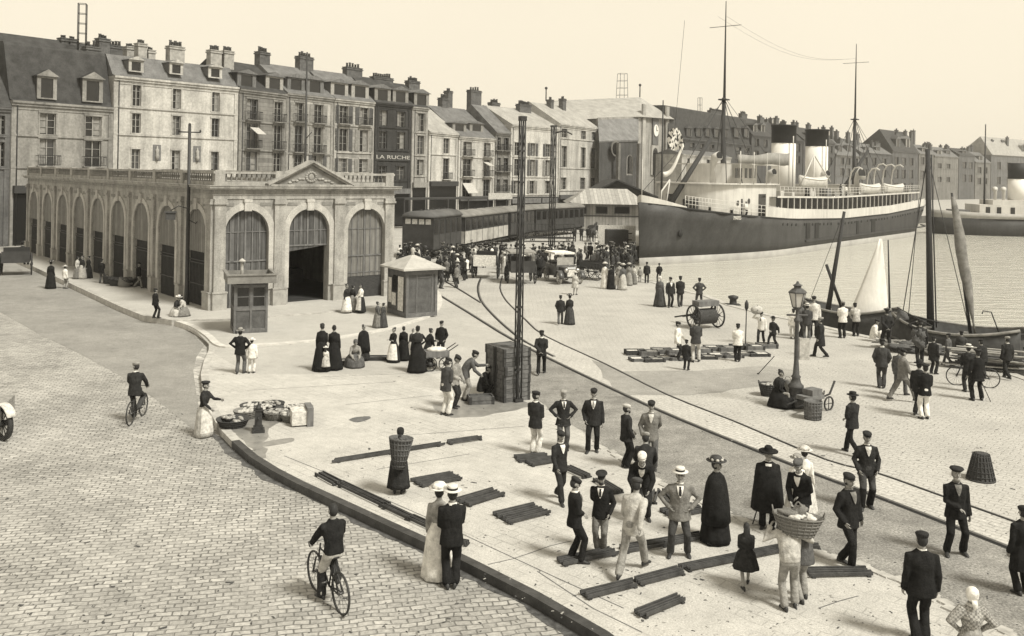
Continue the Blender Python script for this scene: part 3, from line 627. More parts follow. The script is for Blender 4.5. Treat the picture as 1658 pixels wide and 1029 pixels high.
person(1043, 822, None, 170, 'second stooping man behind the white capped one', h=1.68, jacket='dark', trousers='dark', hat='cap', hatc='mid', lean=30, arms=('low', 'low'))
person(1023, 930, 792, 150, 'stout workman in pale jacket and trousers treading heavily', jacket='pale', trousers='mid', hat='cap', hatc='charcoal', legs='stride', lean=18, arms=('swingb', 'low'), h=1.78)
person(1099, 900, 755, -8, 'gentleman in a boater and grey double breasted blazer', jacket='grey', trousers='charcoal', hat='boater', hatc='straw', arms=('hips', 'hips'), legs='apart', shirt='white', tie='dark')
person(1158, 876, 739, 60, 'person in a full black cape and flat dark hat', sex='woman', skirt='black', jacket='black', cape='short', hat='lady', hatc='charcoal', flare=.95, hair='dark')
person(1242, 855, 722, -12, 'man in a black caped greatcoat with wide felt hat', jacket='black', trousers='black', hat='wide', hatc='black', cape='short', shirt='light', beard=True, hair='grey')
person(1289, 838, 735, -35, 'woman in a frilled white blouse and pale trimmed hat', sex='woman', skirt='light', jacket='white', hat='lady', hatc='mid', arms=('front', 'front'))
person(1301, 832, 722, 150, 'woman in white standing right behind the frilled blouse', sex='woman', skirt='light', jacket='white', hat='lady', hatc='light')
person(1297, 872, None, -40, 'man in dark suit bending over the basket, bareheaded and grizzled', h=1.72, jacket='black', trousers='dark', hat='cap', hatc='slate', lean=24, shirt='white', arms=('low', 'front'))
person(1207, 951, 846, 172, 'little girl in a dark pleated frock with a pale hair ribbon', sex='woman', skirt='dark', jacket='dark', hat=None, hair='dark', longhair=True, hem=.5, flare=.95, arms=('front', 'front'), legs='walk')
person(1278, 987, None, 178, 'porter in loose canvas trousers carrying the big basket, nearest', h=1.66, lean=30, jacket='pale', trousers='mid', short=True, hat=None, hair='dark', arms=(((.12, .10, .06), (1, 0, -.6)), ((.12, .10, .06), (1, 0, -.6))), legs='contra')
person(1300, 974, None, -160, 'second porter helping with the big basket, half hidden', h=1.62, lean=20, jacket='slate', trousers='mid', hat='cap', hatc='slate', arms=(((.0, .30, .08), (1, 0, -.6)), ((.06, .28, .1), (1, 0, -.6))), legs='contra')
person(1372, 917, 768, 25, 'strolling man in a dark suit, cap shading his face, legs crossed in step', jacket='black', trousers='black', hat='cap', legs=((.02, .12, 0), (.0, -.16, .02)), arms=('pocket', 'pocket'), shirt='grey')
person(1402, 822, 700, -5, 'young man in dark knickerbocker suit and stockings', jacket='dark', trousers='charcoal', hat='cap', arms=('pocket', 'pocket'), shirt='light', legs='contra', stockings='black')
person(1546, 898, 758, -5, 'old seaman with pale beard and beret in black suit', jacket='black', trousers='black', hat='beret', hair='grey', beard=True, shirt='grey', arms=('front', 'down'), legs='apart')
person(1490, 1040, 862, 172, 'man in black jacket seen from behind, cropped at the picture bottom', jacket='black', trousers='black', hat='cap', shirt='white', legs='close', arms=('down', 'down'))
person(1571, 1118, 952, 175, 'woman in white headscarf and checked blouse, arms akimbo', sex='woman', skirt='mid', apron='pale', jacket=CHECK, shawl=None, hat='scarf', hatc='white', shirt='light', arms=('hips', 'hips'), puff=1.45)
person(1655, 962, 820, 185, 'dark coated person cut by the picture edge', jacket='black', trousers='black', hat='cap', coat=.25)
person(709, 934, 782, 168, 'lady in a long white skirt and broad white hat, back turned', z=ZRd, sex='woman', skirt='white', jacket='mid', hat='lady', hatc='white', arms=('front', 'down'), flare=.8)
person(730, 951, 784, 186, 'man in black suit and boater beside the white skirted lady', z=ZRd, jacket='black', trousers='black', hat='boater', hatc='straw', shirt='white', arms=('fold', 'front'), legs='close')
bw_ = person(645, 798, 702, 178, 'fishwife bowed under a tall wicker back basket', h=1.5, sex='woman', skirt='dark', jacket='dark', hat='scarf', hatc='dark', lean=22, hem=.14, arms=('front', 'front'), flare=.7)
# by the hall
HG = 'women and children at the hall front'
person(561, 505, 460, 60, 'woman with a long white apron at the third hall arch', z=.1, sex='woman', skirt='light', apron='white', jacket='dark', hat=None, bun=True, group=HG)
person(571, 503, 461, 150, 'dark dressed woman between the two aproned women', z=.1, sex='woman', skirt='mid', jacket='dark', hat=None, bun=True, group=HG)
person(584, 505, 460, -70, 'woman in white blouse and dark skirt with apron, hall front', z=.1, sex='woman', skirt='dark', apron='light', jacket='white', hat=None, bun=True, arms=('low', 'low'), group=HG)
person(611, 530, 488, 120, 'woman in grey near the news kiosk', z=.06, sex='woman', skirt='grey', jacket='slate', hat=None, bun=True, group=HG)
person(620, 530, 490, -120, 'woman in dark grey holding a child by the news kiosk', z=.06, sex='woman', skirt='charcoal', jacket='charcoal', hat=None, bun=True, group=HG)
person(82, 467, 421, 175, 'lady in a long black dress crossing toward the arcade', z=ZRd, sex='woman', skirt='black', jacket='black', hat='lady', hatc='dark', flare=.85)
person(105, 467, 428, 150, 'child in white top pushing a toy by the kerb', z=ZRd, jacket='white', trousers='mid', hat='child', hatc='light')
AR = 'people on the arcade pavement'
person(125, 451, 415, 90, 'woman in grey skirt at the arcade, with pale top', z=.1, sex='woman', skirt='grey', jacket='pale', hat='scarf', hatc='dark', group=AR)
person(133, 451, 414, -30, 'woman in a light skirt in the middle of the arcade group', z=.1, sex='woman', skirt='pale', jacket='dark', hat=None, bun=True, group=AR)
person(143, 450, 414, -80, 'woman in dark clothes ending the arcade group', z=.1, sex='woman', skirt='dark', jacket='dark', hat=None, bun=True, group=AR)
person(164, 458, 419, 175, 'broad man in black with light trousers under the arcade', z=.1, jacket='black', trousers='slate', hat='cap', arms=('front', 'front'), legs='contra', group=AR)
person(224, 466, 425, 90, 'man in shadow stepping into the dark arch', z=.1, jacket='black', trousers='grey', hat='cap', legs='walk', group=AR)
person(251, 515, 467, 140, 'man in dark suit with cap standing on the pavement kerb', z=.1, jacket='black', trousers='black', hat='cap', arms=('front', 'front'), legs='contra')
person(285, 511, None, 60, 'woman seated on the kerb with a white hat, gutting fish', z=.1, h=1.55, sex='woman', hz_=.35, legs='sit', skirt='pale', jacket='dark', hat='child', hatc='white', lean=25, arms=('lap', 'lap'))
person(298, 511, None, -50, 'woman seated opposite the white hat with dark shawl', z=.1, h=1.55, sex='woman', hz_=.35, legs='sit', skirt='grey', jacket='pale', hat='scarf', hatc='dark', lean=25, arms=('lap', 'lap'))
person(26, 428, None, 160, 'coachman on the black carriage, back turned', loc=G(26, 444, ZRd) + V((0.15, .5, .62)), h=1.7, hz_=.82, legs='sit', jacket='black', trousers='black', hat='felt', arms=('low', 'low'))
person(792, 399, 374, 5, 'man in white shirt alone on the pale forecourt before the train', jacket='white', trousers='dark', hat='cap')
for i, (x, y) in enumerate(((930, 391), (941, 390), (952, 390), (976, 391))): person(x, y, None, 170, ('first dark figure at the cart before the shed', 'second dark figure before the shed, in a brimmed hat', 'third dark figure before the shed, bareheaded', 'lone dark figure near the packing case')[i], h=1.68, jacket='dark', trousers='dark', hat=('cap', 'felt', None, 'cap')[i], arms=('front', 'front'))
# ---- the dense crowd before the train: a few figures built once, copied with all their parts
CG = 'dense crowd waiting before the train'; tmpl = []
for sex, kw, lb in (('man', dict(jacket='dark', trousers='dark', hat='cap'), 'man in dark suit and cap in the dense crowd'), ('man', dict(jacket='charcoal', trousers='slate', hat='felt', hatc='dark'), 'man in grey trousers and felt hat in the dense crowd'),
                    ('man', dict(jacket='slate', trousers='dark', hat='boater', hatc='straw'), 'man with a straw boater in the dense crowd'), ('man', dict(jacket='grey', trousers='charcoal', hat='cap', hatc='mid'), 'man in mid grey jacket in the dense crowd'),
                    ('man', dict(jacket='white', trousers='dark', hat='cap'), 'man in white shirt sleeves in the dense crowd'), ('woman', dict(skirt='dark', jacket='dark', hat='lady', hatc='dark'), 'woman in dark dress and hat in the dense crowd'),
                    ('woman', dict(skirt='pale', jacket='light', hat='lady', hatc='light', flare=.7), 'woman in pale dress and light hat in the dense crowd'), ('woman', dict(skirt='grey', jacket='mid', hat=None, bun=True, flare=.8), 'bareheaded woman in grey in the dense crowd')):
    tmpl.append(person(0, 0, None, 0, lb, loc=(0, 0, 0), h=1.66, sex=sex, arms=('front', 'front') if sex == 'man' else ('down', 'front'), vox=.03, group=CG, **kw))
for t in tmpl: index_kids(t)
rnd = random.Random(11); spots = []
bound = [(640, 474), (665, 478), (700, 470), (716, 478), (742, 470), (765, 452), (815, 448), (872, 455), (900, 440), (935, 452), (975, 452), (1030, 446)]
def bnd(x):
    for (a, b), (c, d) in zip(bound, bound[1:]):
        if a <= x <= c: return b + (d - b) * (x - a) / (c - a)
    return 450
tries = 0
while len(spots) < 185 and tries < 6000:
    tries += 1
    x = rnd.uniform(640, 1028); hi = bnd(x) - 4; lo = 421 if x > 745 else 424
    y = hi - (hi - lo) * rnd.random() ** .8
    if 770 < x < 806 and y > 440 or 822 < x < 864 and y > 442 or 884 < x < 972 and y > 438: continue
    p = G(x, y)
    if any((p - q).length < .45 for q in spots): continue
    spots.append(p)
wts = [30, 14, 8, 12, 6, 16, 8, 6]
for i, p in enumerate(spots):
    k = i if i < len(tmpl) else rnd.choices(range(len(tmpl)), wts)[0]
    o = tmpl[k] if i < len(tmpl) else copy_tree(tmpl[k])
    o.location = p; o.rotation_euler = (0, 0, radians(rnd.gauss(180, 55))); s = rnd.uniform(.9, 1.05) * 1.66 / 1.7; o.scale = (s, s, s)
# some travellers on the steamer deck are added with the ship
# ------------------------------------------------------------------ camera, sky, sun
cam = bpy.data.cameras.new('camera'); cam.sensor_width = 36; cam.lens = FPX / 1658 * 36; cam.shift_y = -(514.5 - CY) / 1658; cam.clip_end = 6000; cam.clip_start = .1
co = bpy.data.objects.new('camera', cam); COL.objects.link(co)
co.matrix_world = Matrix.Translation((0, 0, HC)) @ Matrix.Rotation(pi / 2, 4, 'X') @ Matrix.Rotation(ROLL, 4, 'Z')
scene.camera = co
SUN_EL, SUN_AZ = radians(52), radians(128)       # azimuth clockwise from +Y: the sun stands behind the camera, to its right
w = bpy.data.worlds.new('World'); scene.world = w; w.use_nodes = True; nt = w.node_tree; bg = nt.nodes['Background']
sky = nt.nodes.new('ShaderNodeTexSky'); sky.sky_type = 'NISHITA'; sky.sun_disc = False; sky.sun_elevation = SUN_EL; sky.sun_rotation = SUN_AZ
sky.dust_density = 6; sky.air_density = 2; sky.ozone_density = 1
bw = nt.nodes.new('ShaderNodeRGBToBW'); nt.links.new(sky.outputs[0], bw.inputs[0])
hz_n = nt.nodes.new('ShaderNodeMapRange'); hz_n.inputs['From Min'].default_value = 1.0; hz_n.inputs['From Max'].default_value = 5.5
hz_n.inputs['To Min'].default_value = 7.75; hz_n.inputs['To Max'].default_value = 8.1       # a veil of bright thin cloud evens out the sky
nt.links.new(bw.outputs[0], hz_n.inputs['Value'])
tc = nt.nodes.new('ShaderNodeTexCoord'); cn = nt.nodes.new('ShaderNodeTexNoise'); cn.inputs['Scale'].default_value = 2.2; cn.inputs['Detail'].default_value = 5
nt.links.new(tc.outputs['Generated'], cn.inputs['Vector'])
cm = nt.nodes.new('ShaderNodeMapRange'); cm.inputs['To Min'].default_value = .94; cm.inputs['To Max'].default_value = 1.05; nt.links.new(cn.outputs['Fac'], cm.inputs['Value'])
sz_ = nt.nodes.new('ShaderNodeSeparateXYZ'); nt.links.new(tc.outputs['Generated'], sz_.inputs[0])
zr_ = nt.nodes.new('ShaderNodeMapRange'); zr_.inputs['From Min'].default_value = .25; zr_.inputs['From Max'].default_value = 1; zr_.inputs['To Min'].default_value = 1; zr_.inputs['To Max'].default_value = .5; nt.links.new(sz_.outputs[2], zr_.inputs['Value'])      # the sky overhead is deeper than at the horizon
m0 = nt.nodes.new('ShaderNodeMath'); m0.operation = 'MULTIPLY'; nt.links.new(hz_n.outputs[0], m0.inputs[0]); nt.links.new(zr_.outputs[0], m0.inputs[1])
ml = nt.nodes.new('ShaderNodeMath'); ml.operation = 'MULTIPLY'; nt.links.new(m0.outputs[0], ml.inputs[0]); nt.links.new(cm.outputs[0], ml.inputs[1])
tn = nt.nodes.new('ShaderNodeVectorMath'); tn.operation = 'SCALE'; tn.inputs[0].default_value = (1.0, .905, .72); nt.links.new(ml.outputs[0], tn.inputs['Scale'])
nt.links.new(tn.outputs[0], bg.inputs['Color']); bg.inputs['Strength'].default_value = .1
sl = bpy.data.lights.new('sun', 'SUN'); sl.energy = 4.0; sl.angle = radians(14); sl.color = (1, .96, .85)
so = bpy.data.objects.new('sun', sl); COL.objects.link(so)
sd_ = V((sin(SUN_AZ) * cos(SUN_EL), cos(SUN_AZ) * cos(SUN_EL), sin(SUN_EL)))
so.rotation_euler = sd_.to_track_quat('Z', 'Y').to_euler(); so.location = sd_ * 60
vs = scene.view_settings; vs.view_transform = 'Standard'; vs.look = 'None'; vs.gamma = 1; vs.exposure = .36; vs.use_curve_mapping = False
scene.cycles.max_bounces = 5; scene.cycles.diffuse_bounces = 3; scene.cycles.use_denoising = True
# ------------------------------------------------------------------ ground, quay, water
ZR = -.18; ZW = -1.6
C_ROAD = setts('road_setts', .45, .27, .15, radians(-14), dark=.42, big=.40, mortar=.018, var=.26, fill=.75, fmin=.46)
C_EDGE = setts('edge_setts', .46, .5, .34, radians(38), dark=.4, big=.3)
C_BAND = setts('track_setts', .50, .34, .18, radians(52), dark=.72, big=.18, var=.1, fill=.9)
C_QUAY = setts('quay_setts', .47, .34, .2, radians(40), dark=.6, big=.25, var=.12, fill=1.0, fmin=.32)
M_MAC = ground('macadam', .32, .25, .4, .3); M_MAC2 = ground('macadam_dark', .345, .4, .6, .5, .8, .8, .7)
M_SLAB = ground('worn_paving', .55, .2, .30, .45, lsc=.6, joints=(.52, .27, .75, .62)); M_KERB = mat('granite_kerb', .40, .8, .3, 3, bump=.4)
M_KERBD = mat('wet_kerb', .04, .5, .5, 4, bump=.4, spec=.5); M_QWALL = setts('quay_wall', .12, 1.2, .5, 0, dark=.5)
def px_poly(pts, z): return [G(x, y, z) for x, y in pts]
quay_px = [(1720, 634), (1640, 603), (1545, 572), (1470, 556), (1424, 548), (1383, 539), (1302, 520), (1247, 509), (1187, 494), (1149, 479), (1081, 463), (1035, 447), (985, 428), (962, 412)]
edge = px_poly(quay_px, 0) + [G(1030, 399), V((17, 108.8, 0)), V((69.5, 175.7, 0)), V((388 + 20, 560, 0)), V((690, 1000, 0))]
far_right = V((60, 5, 0))
land = [V((edge[0].x + 40, edge[0].y - 14, 0))] + edge + [V((-600, 1000, 0)), V((-600, -60, 0)), V((edge[0].x + 40, -60, 0))]
def smooth_px(pts, k=4):
    out = []
    for i in range(len(pts) - 1):
        p0, p1, p2, p3 = pts[max(i - 1, 0)], pts[i], pts[i + 1], pts[min(i + 2, len(pts) - 1)]
        for j in range(k):
            t = j / k
            out.append(tuple(.5 * ((2 * p1[q]) + (-p0[q] + p2[q]) * t + (2 * p0[q] - 5 * p1[q] + 4 * p2[q] - p3[q]) * t * t + (-p0[q] + 3 * p1[q] - 3 * p2[q] + p3[q]) * t ** 3) for q in (0, 1)))
    return out + [pts[-1]]
def rough_poly(pts, z=0, j=.16):
    """outline of a patch of ground with a frayed edge"""
    q = px_poly(pts, z); out = []; n = len(q)
    for i in range(n):
        a, b = q[i], q[(i + 1) % n]; k = max(1, min(24, int((b - a).length / .6)))
        for t in range(k):
            p = a.lerp(b, t / k); out.append(p + V((noise.noise(p * 1.7) * j * 1.6, noise.noise(p * 1.7 + V((9, 0, 0))) * j * 1.6, 0)))
    return out
def sheet(poly, z, name, m, kind=True):
    me = MB(); me.add([(p[0], p[1], z) for p in poly], [tuple(range(len(poly)))], 0)
    from mathutils.geometry import tessellate_polygon
    tri = tessellate_polygon([[V((p[0], p[1], 0)) for p in poly]])
    me.f = []; me.m = []; me.sm = []
    for t in tri:
        a, b, c = [me.v[i] for i in t]
        up = (b[0] - a[0]) * (c[1] - a[1]) - (b[1] - a[1]) * (c[0] - a[0]) > 0
        me.f.append(list(t) if up else [t[0], t[2], t[1]]); me.m.append(0); me.sm.append(False)
    return structure(me, name, m)
# the raised quay: everything right of the kerb line, the cobbled street lies 0.18 m lower to the left
kerb_px = [(1230, 1240), (1040, 1085), (970, 1029), (860, 965), (760, 914), (690, 880), (620, 848), (560, 820), (480, 783), (440, 762), (405, 740), (375, 714), (352, 690), (337, 660), (328, 630), (325, 605), (330, 585), (338, 566)]
kerb = px_poly(kerb_px, 0)
isl_px = [(338, 556), (320, 538), (300, 527), (283, 520), (240, 512), (200, 496), (135, 466), (60, 432), (20, 414), (-60, 384)]
isl = px_poly(isl_px, 0)
quay_poly = [V((edge[0].x + 40, edge[0].y - 14, 0))] + edge + [V((-600, 1000, 0)), V((-600, 80, 0))] + list(reversed(isl)) + list(reversed(kerb)) + [V((2.0, -60, 0)), V((edge[0].x + 40, -60, 0))]
sheet(quay_poly, 0, 'quay_ground', C_QUAY)
sheet([V((-600, -60, 0)), V((40, -60, 0)), V((40, 5, 0)), V((8, 12, 0)), V((2, 30, 0)), V((-5, 60, 0)), V((-25, 130, 0)), V((-600, 130, 0))], ZR, 'road', C_ROAD)
def ribbon(pts, wid, z0, z1, name, m, side=1):
    """a kerb: solid strip along a line, `wid` wide on its right hand side"""
    mb = MB(); n = len(pts); L_ = []
    for i in range(n):
        d = (pts[min(i + 1, n - 1)] - pts[max(i - 1, 0)]); d.z = 0; d.normalize(); L_.append(V((d.y, -d.x, 0)) * wid * side)
    for i in range(n - 1):
        a, b = pts[i], pts[i + 1]; a2, b2 = a + L_[i], b + L_[i + 1]
        p = [(q.x, q.y, z) for z in (z0, z1) for q in (a, b, b2, a2)]
        F = [(4, 5, 6, 7), (0, 1, 5, 4), (2, 3, 7, 6)]
        if i == 0: F.append((3, 0, 4, 7))
        if i == n - 2: F.append((1, 2, 6, 5))
        mb.add(p, F)
    return structure(mb, name, m)
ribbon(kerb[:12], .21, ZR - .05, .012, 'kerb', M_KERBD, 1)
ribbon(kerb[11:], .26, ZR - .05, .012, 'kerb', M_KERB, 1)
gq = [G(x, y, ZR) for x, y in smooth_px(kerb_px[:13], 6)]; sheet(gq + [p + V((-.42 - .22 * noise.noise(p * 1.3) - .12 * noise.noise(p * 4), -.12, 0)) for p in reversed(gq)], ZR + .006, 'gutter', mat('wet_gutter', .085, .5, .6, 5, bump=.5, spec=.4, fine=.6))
# macadam lane on the left of the pavilion
sheet([G(x, y, ZR) for x, y in [(-60, 478), (0, 505), (62, 540), (130, 573), (200, 611), (260, 652), (309, 692), (330, 694), (322, 660), (316, 625), (313, 600), (318, 578), (330, 560), (305, 533), (283, 526), (240, 518), (200, 502), (135, 472), (60, 438), (-60, 390)]], ZR + .004, 'macadam_lane', M_MAC)
sheet([G(x, y, ZR) for x, y in [(330, 694), (322, 660), (316, 625), (313, 600), (318, 578), (330, 560), (340, 564), (332, 585), (327, 605), (330, 630), (339, 660), (353, 690), (374, 716)]], ZR + .008, 'gutter_setts', C_EDGE)
# smooth paving of the fish quay, macadam beside the track, bright band between the rails
plat = [(338, 566), (330, 585), (325, 605), (328, 630), (337, 660), (352, 690), (375, 714), (405, 740), (440, 762), (480, 783), (560, 820), (620, 848), (690, 880), (760, 914), (860, 965), (970, 1029), (1040, 1085), (1230, 1240),
        (2000, 1240), (2000, 1180), (1580, 1000), (1500, 960), (1400, 914), (1330, 894), (1240, 858), (1140, 810), (1060, 772), (960, 712), (860, 640), (838, 606), (800, 590), (720, 590), (620, 606), (520, 606), (420, 606), (380, 592)]
sheet(px_poly(plat, 0), .004, 'quay_paving', M_SLAB)
sheet(px_poly([(380, 592), (420, 606), (520, 606), (620, 606), (720, 590), (800, 590), (838, 606), (845, 560), (760, 507), (705, 474), (713, 500), (620, 540), (410, 562), (345, 562), (338, 566)], 0), .004, 'macadam_crossing', ground('macadam_light', .46, .14, .3, .3))
sheet(rough_poly([(838, 606), (860, 640), (960, 712), (1060, 772), (1140, 810), (1240, 858), (1330, 894), (1400, 914), (1500, 960), (1580, 1000), (2000, 1180), (2000, 1032), (1526, 845), (1414, 802), (1313, 765), (1150, 699), (1102, 679), (980, 625), (845, 559)], 0), .006, 'macadam_strip', M_MAC2)
bandA = [(845, 557), (980, 623), (1102, 677.6), (1150, 697), (1313, 763), (1414, 800), (1526, 843), (2000, 1030)]
bandB = [(2000, 972), (1635, 841), (1520, 800), (1421, 765), (1340, 744), (1194, 683), (1083, 639.5), (980, 588), (885, 544)]
sheet(px_poly(bandA + bandB, 0), .005, 'track_band', C_BAND)
sheet(rough_poly([(1000, 640), (1120, 640), (1270, 618), (1300, 600), (1240, 592), (1130, 600), (1010, 600), (960, 582)], 0), .007, 'dirty_ground', ground('dirty_setts', .36, .3, .4, .5))
# rails: steel with the dark flange groove beside it
def rail(pts, name='tram_rail', wid=.07, group=None):
    pts = px_poly(smooth_px(pts, 3), 0); mb = MB(); n = len(pts)
    for i in range(n - 1):
        d = pts[i + 1] - pts[i]; d.z = 0; d.normalize(); s_ = V((d.y, -d.x, 0)); a, b = pts[i], pts[i + 1]
        for o0, o1, z, m in ((0, wid, .018, 0), (wid, wid * 2.3, .0095, 1)):
            mb.add([(a + s_ * o0 + V((0, 0, z))), (a + s_ * o1 + V((0, 0, z))), (b + s_ * o1 + V((0, 0, z))), (b + s_ * o0 + V((0, 0, z)))], [(0, 1, 2, 3)], m)
            mb.add([(a + s_ * o0), (b + s_ * o0), (b + s_ * o0 + V((0, 0, z))), (a + s_ * o0 + V((0, 0, z)))], [(0, 1, 2, 3)], m)
    return structure(mb, name, [STEEL, mat('rail_groove', .018, .9)])
rail([(700, 469), (760, 505), (845, 556), (980, 622), (1102, 677), (1313, 762), (1414, 799), (1526, 842), (1670, 898), (2000, 1029)], wid=.09)
rail([(700, 443), (740, 465), (781, 490)])
rail([(781, 449), (776, 465), (781.5, 487), (803, 512), (830, 536), (855, 554), (900, 577)])
rail([(815, 446), (811, 466), (819, 484), (833, 499), (852, 517), (885, 544), (980, 588), (1083, 639), (1194, 683), (1340, 744), (1421, 765), (1520, 800), (1670, 853), (2000, 972)], wid=.045)
# border of rough stones between paving and macadam
mb = MB(); st = [G(x, y) for x, y in smooth_px([(960, 714), (1060, 774), (1140, 812), (1240, 860), (1330, 896), (1400, 916), (1500, 962), (1580, 1002), (1650, 1033)], 10)]
for i in range(len(st) - 1):
    d = st[i + 1] - st[i]; k = max(1, int(d.length / .32)); d.normalize(); s_ = V((d.y, -d.x, 0))
    for j in range(k):
        if random.random() < .25: continue
        c = st[i].lerp(st[i + 1], (j + .5) / k) + s_ * random.uniform(-.06, .1)
        mb.box((0, 0, random.uniform(-.004, .012)), (random.uniform(.2, .30), random.uniform(.18, .3), .05), 0, Matrix.Translation(c) @ Matrix.Rotation(atan2(d.y, d.x) + random.uniform(-.15, .15), 4, 'Z'), .85)
structure(mb, 'border_setts', M_KERB)
# puddles, drain slots and cracks of the paving
M_WET = mat('wet_paving', .22, .35, .3, 3, spec=.5); M_CRACK = mat('paving_joint', .12, .9, .3, 5)
def blob(pts, z, name, m): return sheet(rough_poly(smooth_px(pts + [pts[0]], 6)[:-1], 0, .10), z, name, m)
blob([(405, 672), (445, 668), (480, 672), (440, 690), (428, 720), (432, 740), (410, 738), (400, 715), (380, 700), (375, 690)], .008, 'puddle', M_WET)
blob([(428, 716), (455, 710), (475, 711), (470, 716), (445, 721), (430, 722)], .0085, 'puddle', M_WET)
blob([(560, 680), (580, 675), (603, 674), (600, 678), (575, 683)], .008, 'drain_hole', M_CRACK)
blob([(700, 655), (790, 640), (860, 655), (790, 672), (730, 676)], .008, 'puddle', M_WET)
mb = MB()
def crack(pts, wd=.025):
    q = px_poly(pts, 0)
    for a, b in zip(q, q[1:]):
        d = (b - a).normalized(); s_ = V((d.y, -d.x, 0)) * wd
        mb.add([a - s_, a + s_, b + s_, b - s_], [(0, 1, 2, 3)])
for p in ([(790, 914), (830, 905), (860, 895), (890, 884), (925, 876)], [(460, 738), (520, 762), (600, 798), (700, 842), (790, 884), (900, 935), (1010, 985)], [(1325, 985), (1360, 973), (1390, 965)],
          [(870, 925), (960, 985), (1040, 1024)], [(560, 655), (700, 640)], [(520, 610), (680, 604)], [(400, 632), (640, 618)], [(640, 706), (850, 690)], [(610, 760), (760, 735)]): crack(p, .012)
for v in range(len(mb.v)): mb.v[v] = (mb.v[v][0], mb.v[v][1], .0075)
structure(mb, 'paving_joints', M_CRACK)
# straw, dung and chips scattered over street and quay: nobody could count them
mb = MB(); rl = random.Random(21)
for k in range(2000):
    px, py = rl.uniform(0, 1658), 450 + 600 * rl.random() ** .8
    if px > 1100 and py < 620 - (1500 - px) * .25: continue
    left = px < 330 or (py > 700 and px < 330 + (py - 700) * 1.9)
    p = G(px, py, ZR if left else 0); z_ = (ZR + .012) if left else .0105
    s_ = rl.uniform(.005, .016) * (1 if rl.random() < .93 else 2.0); a = rl.random() * 6.28; l_ = rl.uniform(1, 3.5)
    u, v_ = V((cos(a), sin(a), 0)) * s_ * l_, V((-sin(a), cos(a), 0)) * s_
    h_ = rl.uniform(.003, .012)
    mb.add([(p.x - u.x - v_.x, p.y - u.y - v_.y, z_), (p.x + u.x - v_.x * .6, p.y + u.y - v_.y * .6, z_), (p.x + u.x * .8 + v_.x, p.y + u.y * .8 + v_.y, z_), (p.x - u.x * .7 + v_.x, p.y - u.y * .7 + v_.y, z_), (p.x, p.y, z_ + h_)], [(0, 1, 4), (1, 2, 4), (2, 3, 4), (3, 0, 4)], 0 if rl.random() < .62 else 1)
tag(mb.build('litter', [mat('litter_dark', .07, .95), mat('litter_straw', .34, .95)]), kind='stuff')
# quay wall and water
mb = MB(); e2 = [V((edge[0].x + 40, edge[0].y - 14, 0))] + edge
for a, b in zip(e2, e2[1:]): mb.quad((b.x, b.y, -.001), (a.x, a.y, -.001), (a.x, a.y, -5), (b.x, b.y, -5))
structure(mb, 'quay_wall', M_QWALL)
ribbon(e2[:15], .45, -.3, .03, 'quay_coping', M_KERB, -1)
wm = bpy.data.materials.new('harbour_water'); wm.use_nodes = True; nt = wm.node_tree; b = nt.nodes['Principled BSDF']
b.inputs['Base Color'].default_value = (.52, .51, .46, 1); b.inputs['Roughness'].default_value = .07; b.inputs['IOR'].default_value = 1.5; b.inputs['Specular IOR Level'].default_value = .9
tc = nt.nodes.new('ShaderNodeTexCoord'); mp = nt.nodes.new('ShaderNodeMapping'); mp.inputs['Scale'].default_value = (.35, 1.5, 1); nt.links.new(tc.outputs['Object'], mp.inputs[0])
nn = nt.nodes.new('ShaderNodeTexNoise'); nn.inputs['Scale'].default_value = .8; nn.inputs['Detail'].default_value = 7; nn.inputs['Roughness'].default_value = .62; nn.inputs['Distortion'].default_value = .6; nt.links.new(mp.outputs[0], nn.inputs['Vector'])
bp = nt.nodes.new('ShaderNodeBump'); bp.inputs['Strength'].default_value = 1; bp.inputs['Distance'].default_value = .5; nt.links.new(nn.outputs['Fac'], bp.inputs['Height']); nt.links.new(bp.outputs[0], b.inputs['Normal'])
mb = MB(); mb.quad((-60, -60, ZW), (840, -60, ZW), (840, 1000, ZW), (-60, 1000, ZW)); structure(mb, 'water', wm)

# ------------------------------------------------------------------ the fish market hall
STONE = streaks(mat('hall_stone', .36, .85, .22, 1.6, bump=.3, fine=.4), .42, 2.0, .3); STONE2 = mat('hall_stone_dark', .2, .85, .3, 2.5, bump=.3); STONEL = streaks(mat('hall_stone_pale', .44, .85, .2, 1.6, bump=.3, fine=.4), .25, 2.0, .3); STONE3 = mat('hall_plinth', .33, .9, .25, 3, bump=.4)
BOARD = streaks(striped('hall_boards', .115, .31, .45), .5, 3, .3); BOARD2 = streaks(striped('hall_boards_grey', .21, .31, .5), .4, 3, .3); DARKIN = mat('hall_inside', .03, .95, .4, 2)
def boards_mat(name, lum, per):
    return striped(name, lum, per, .5)
Cc = G(343, 505); HL, HW = 40.0, 11.05
ey = V((-.646, .763, 0)); ex = V((.763, .646, 0))
hall = empty('fish_market_hall', Cc, 0, 'stone fish market hall with round arches, balustrade and a small pediment', 'market hall')
hall.rotation_euler = (0, 0, atan2(ex.y, ex.x))     # local x along the front, local y along the long side
ZF = .10
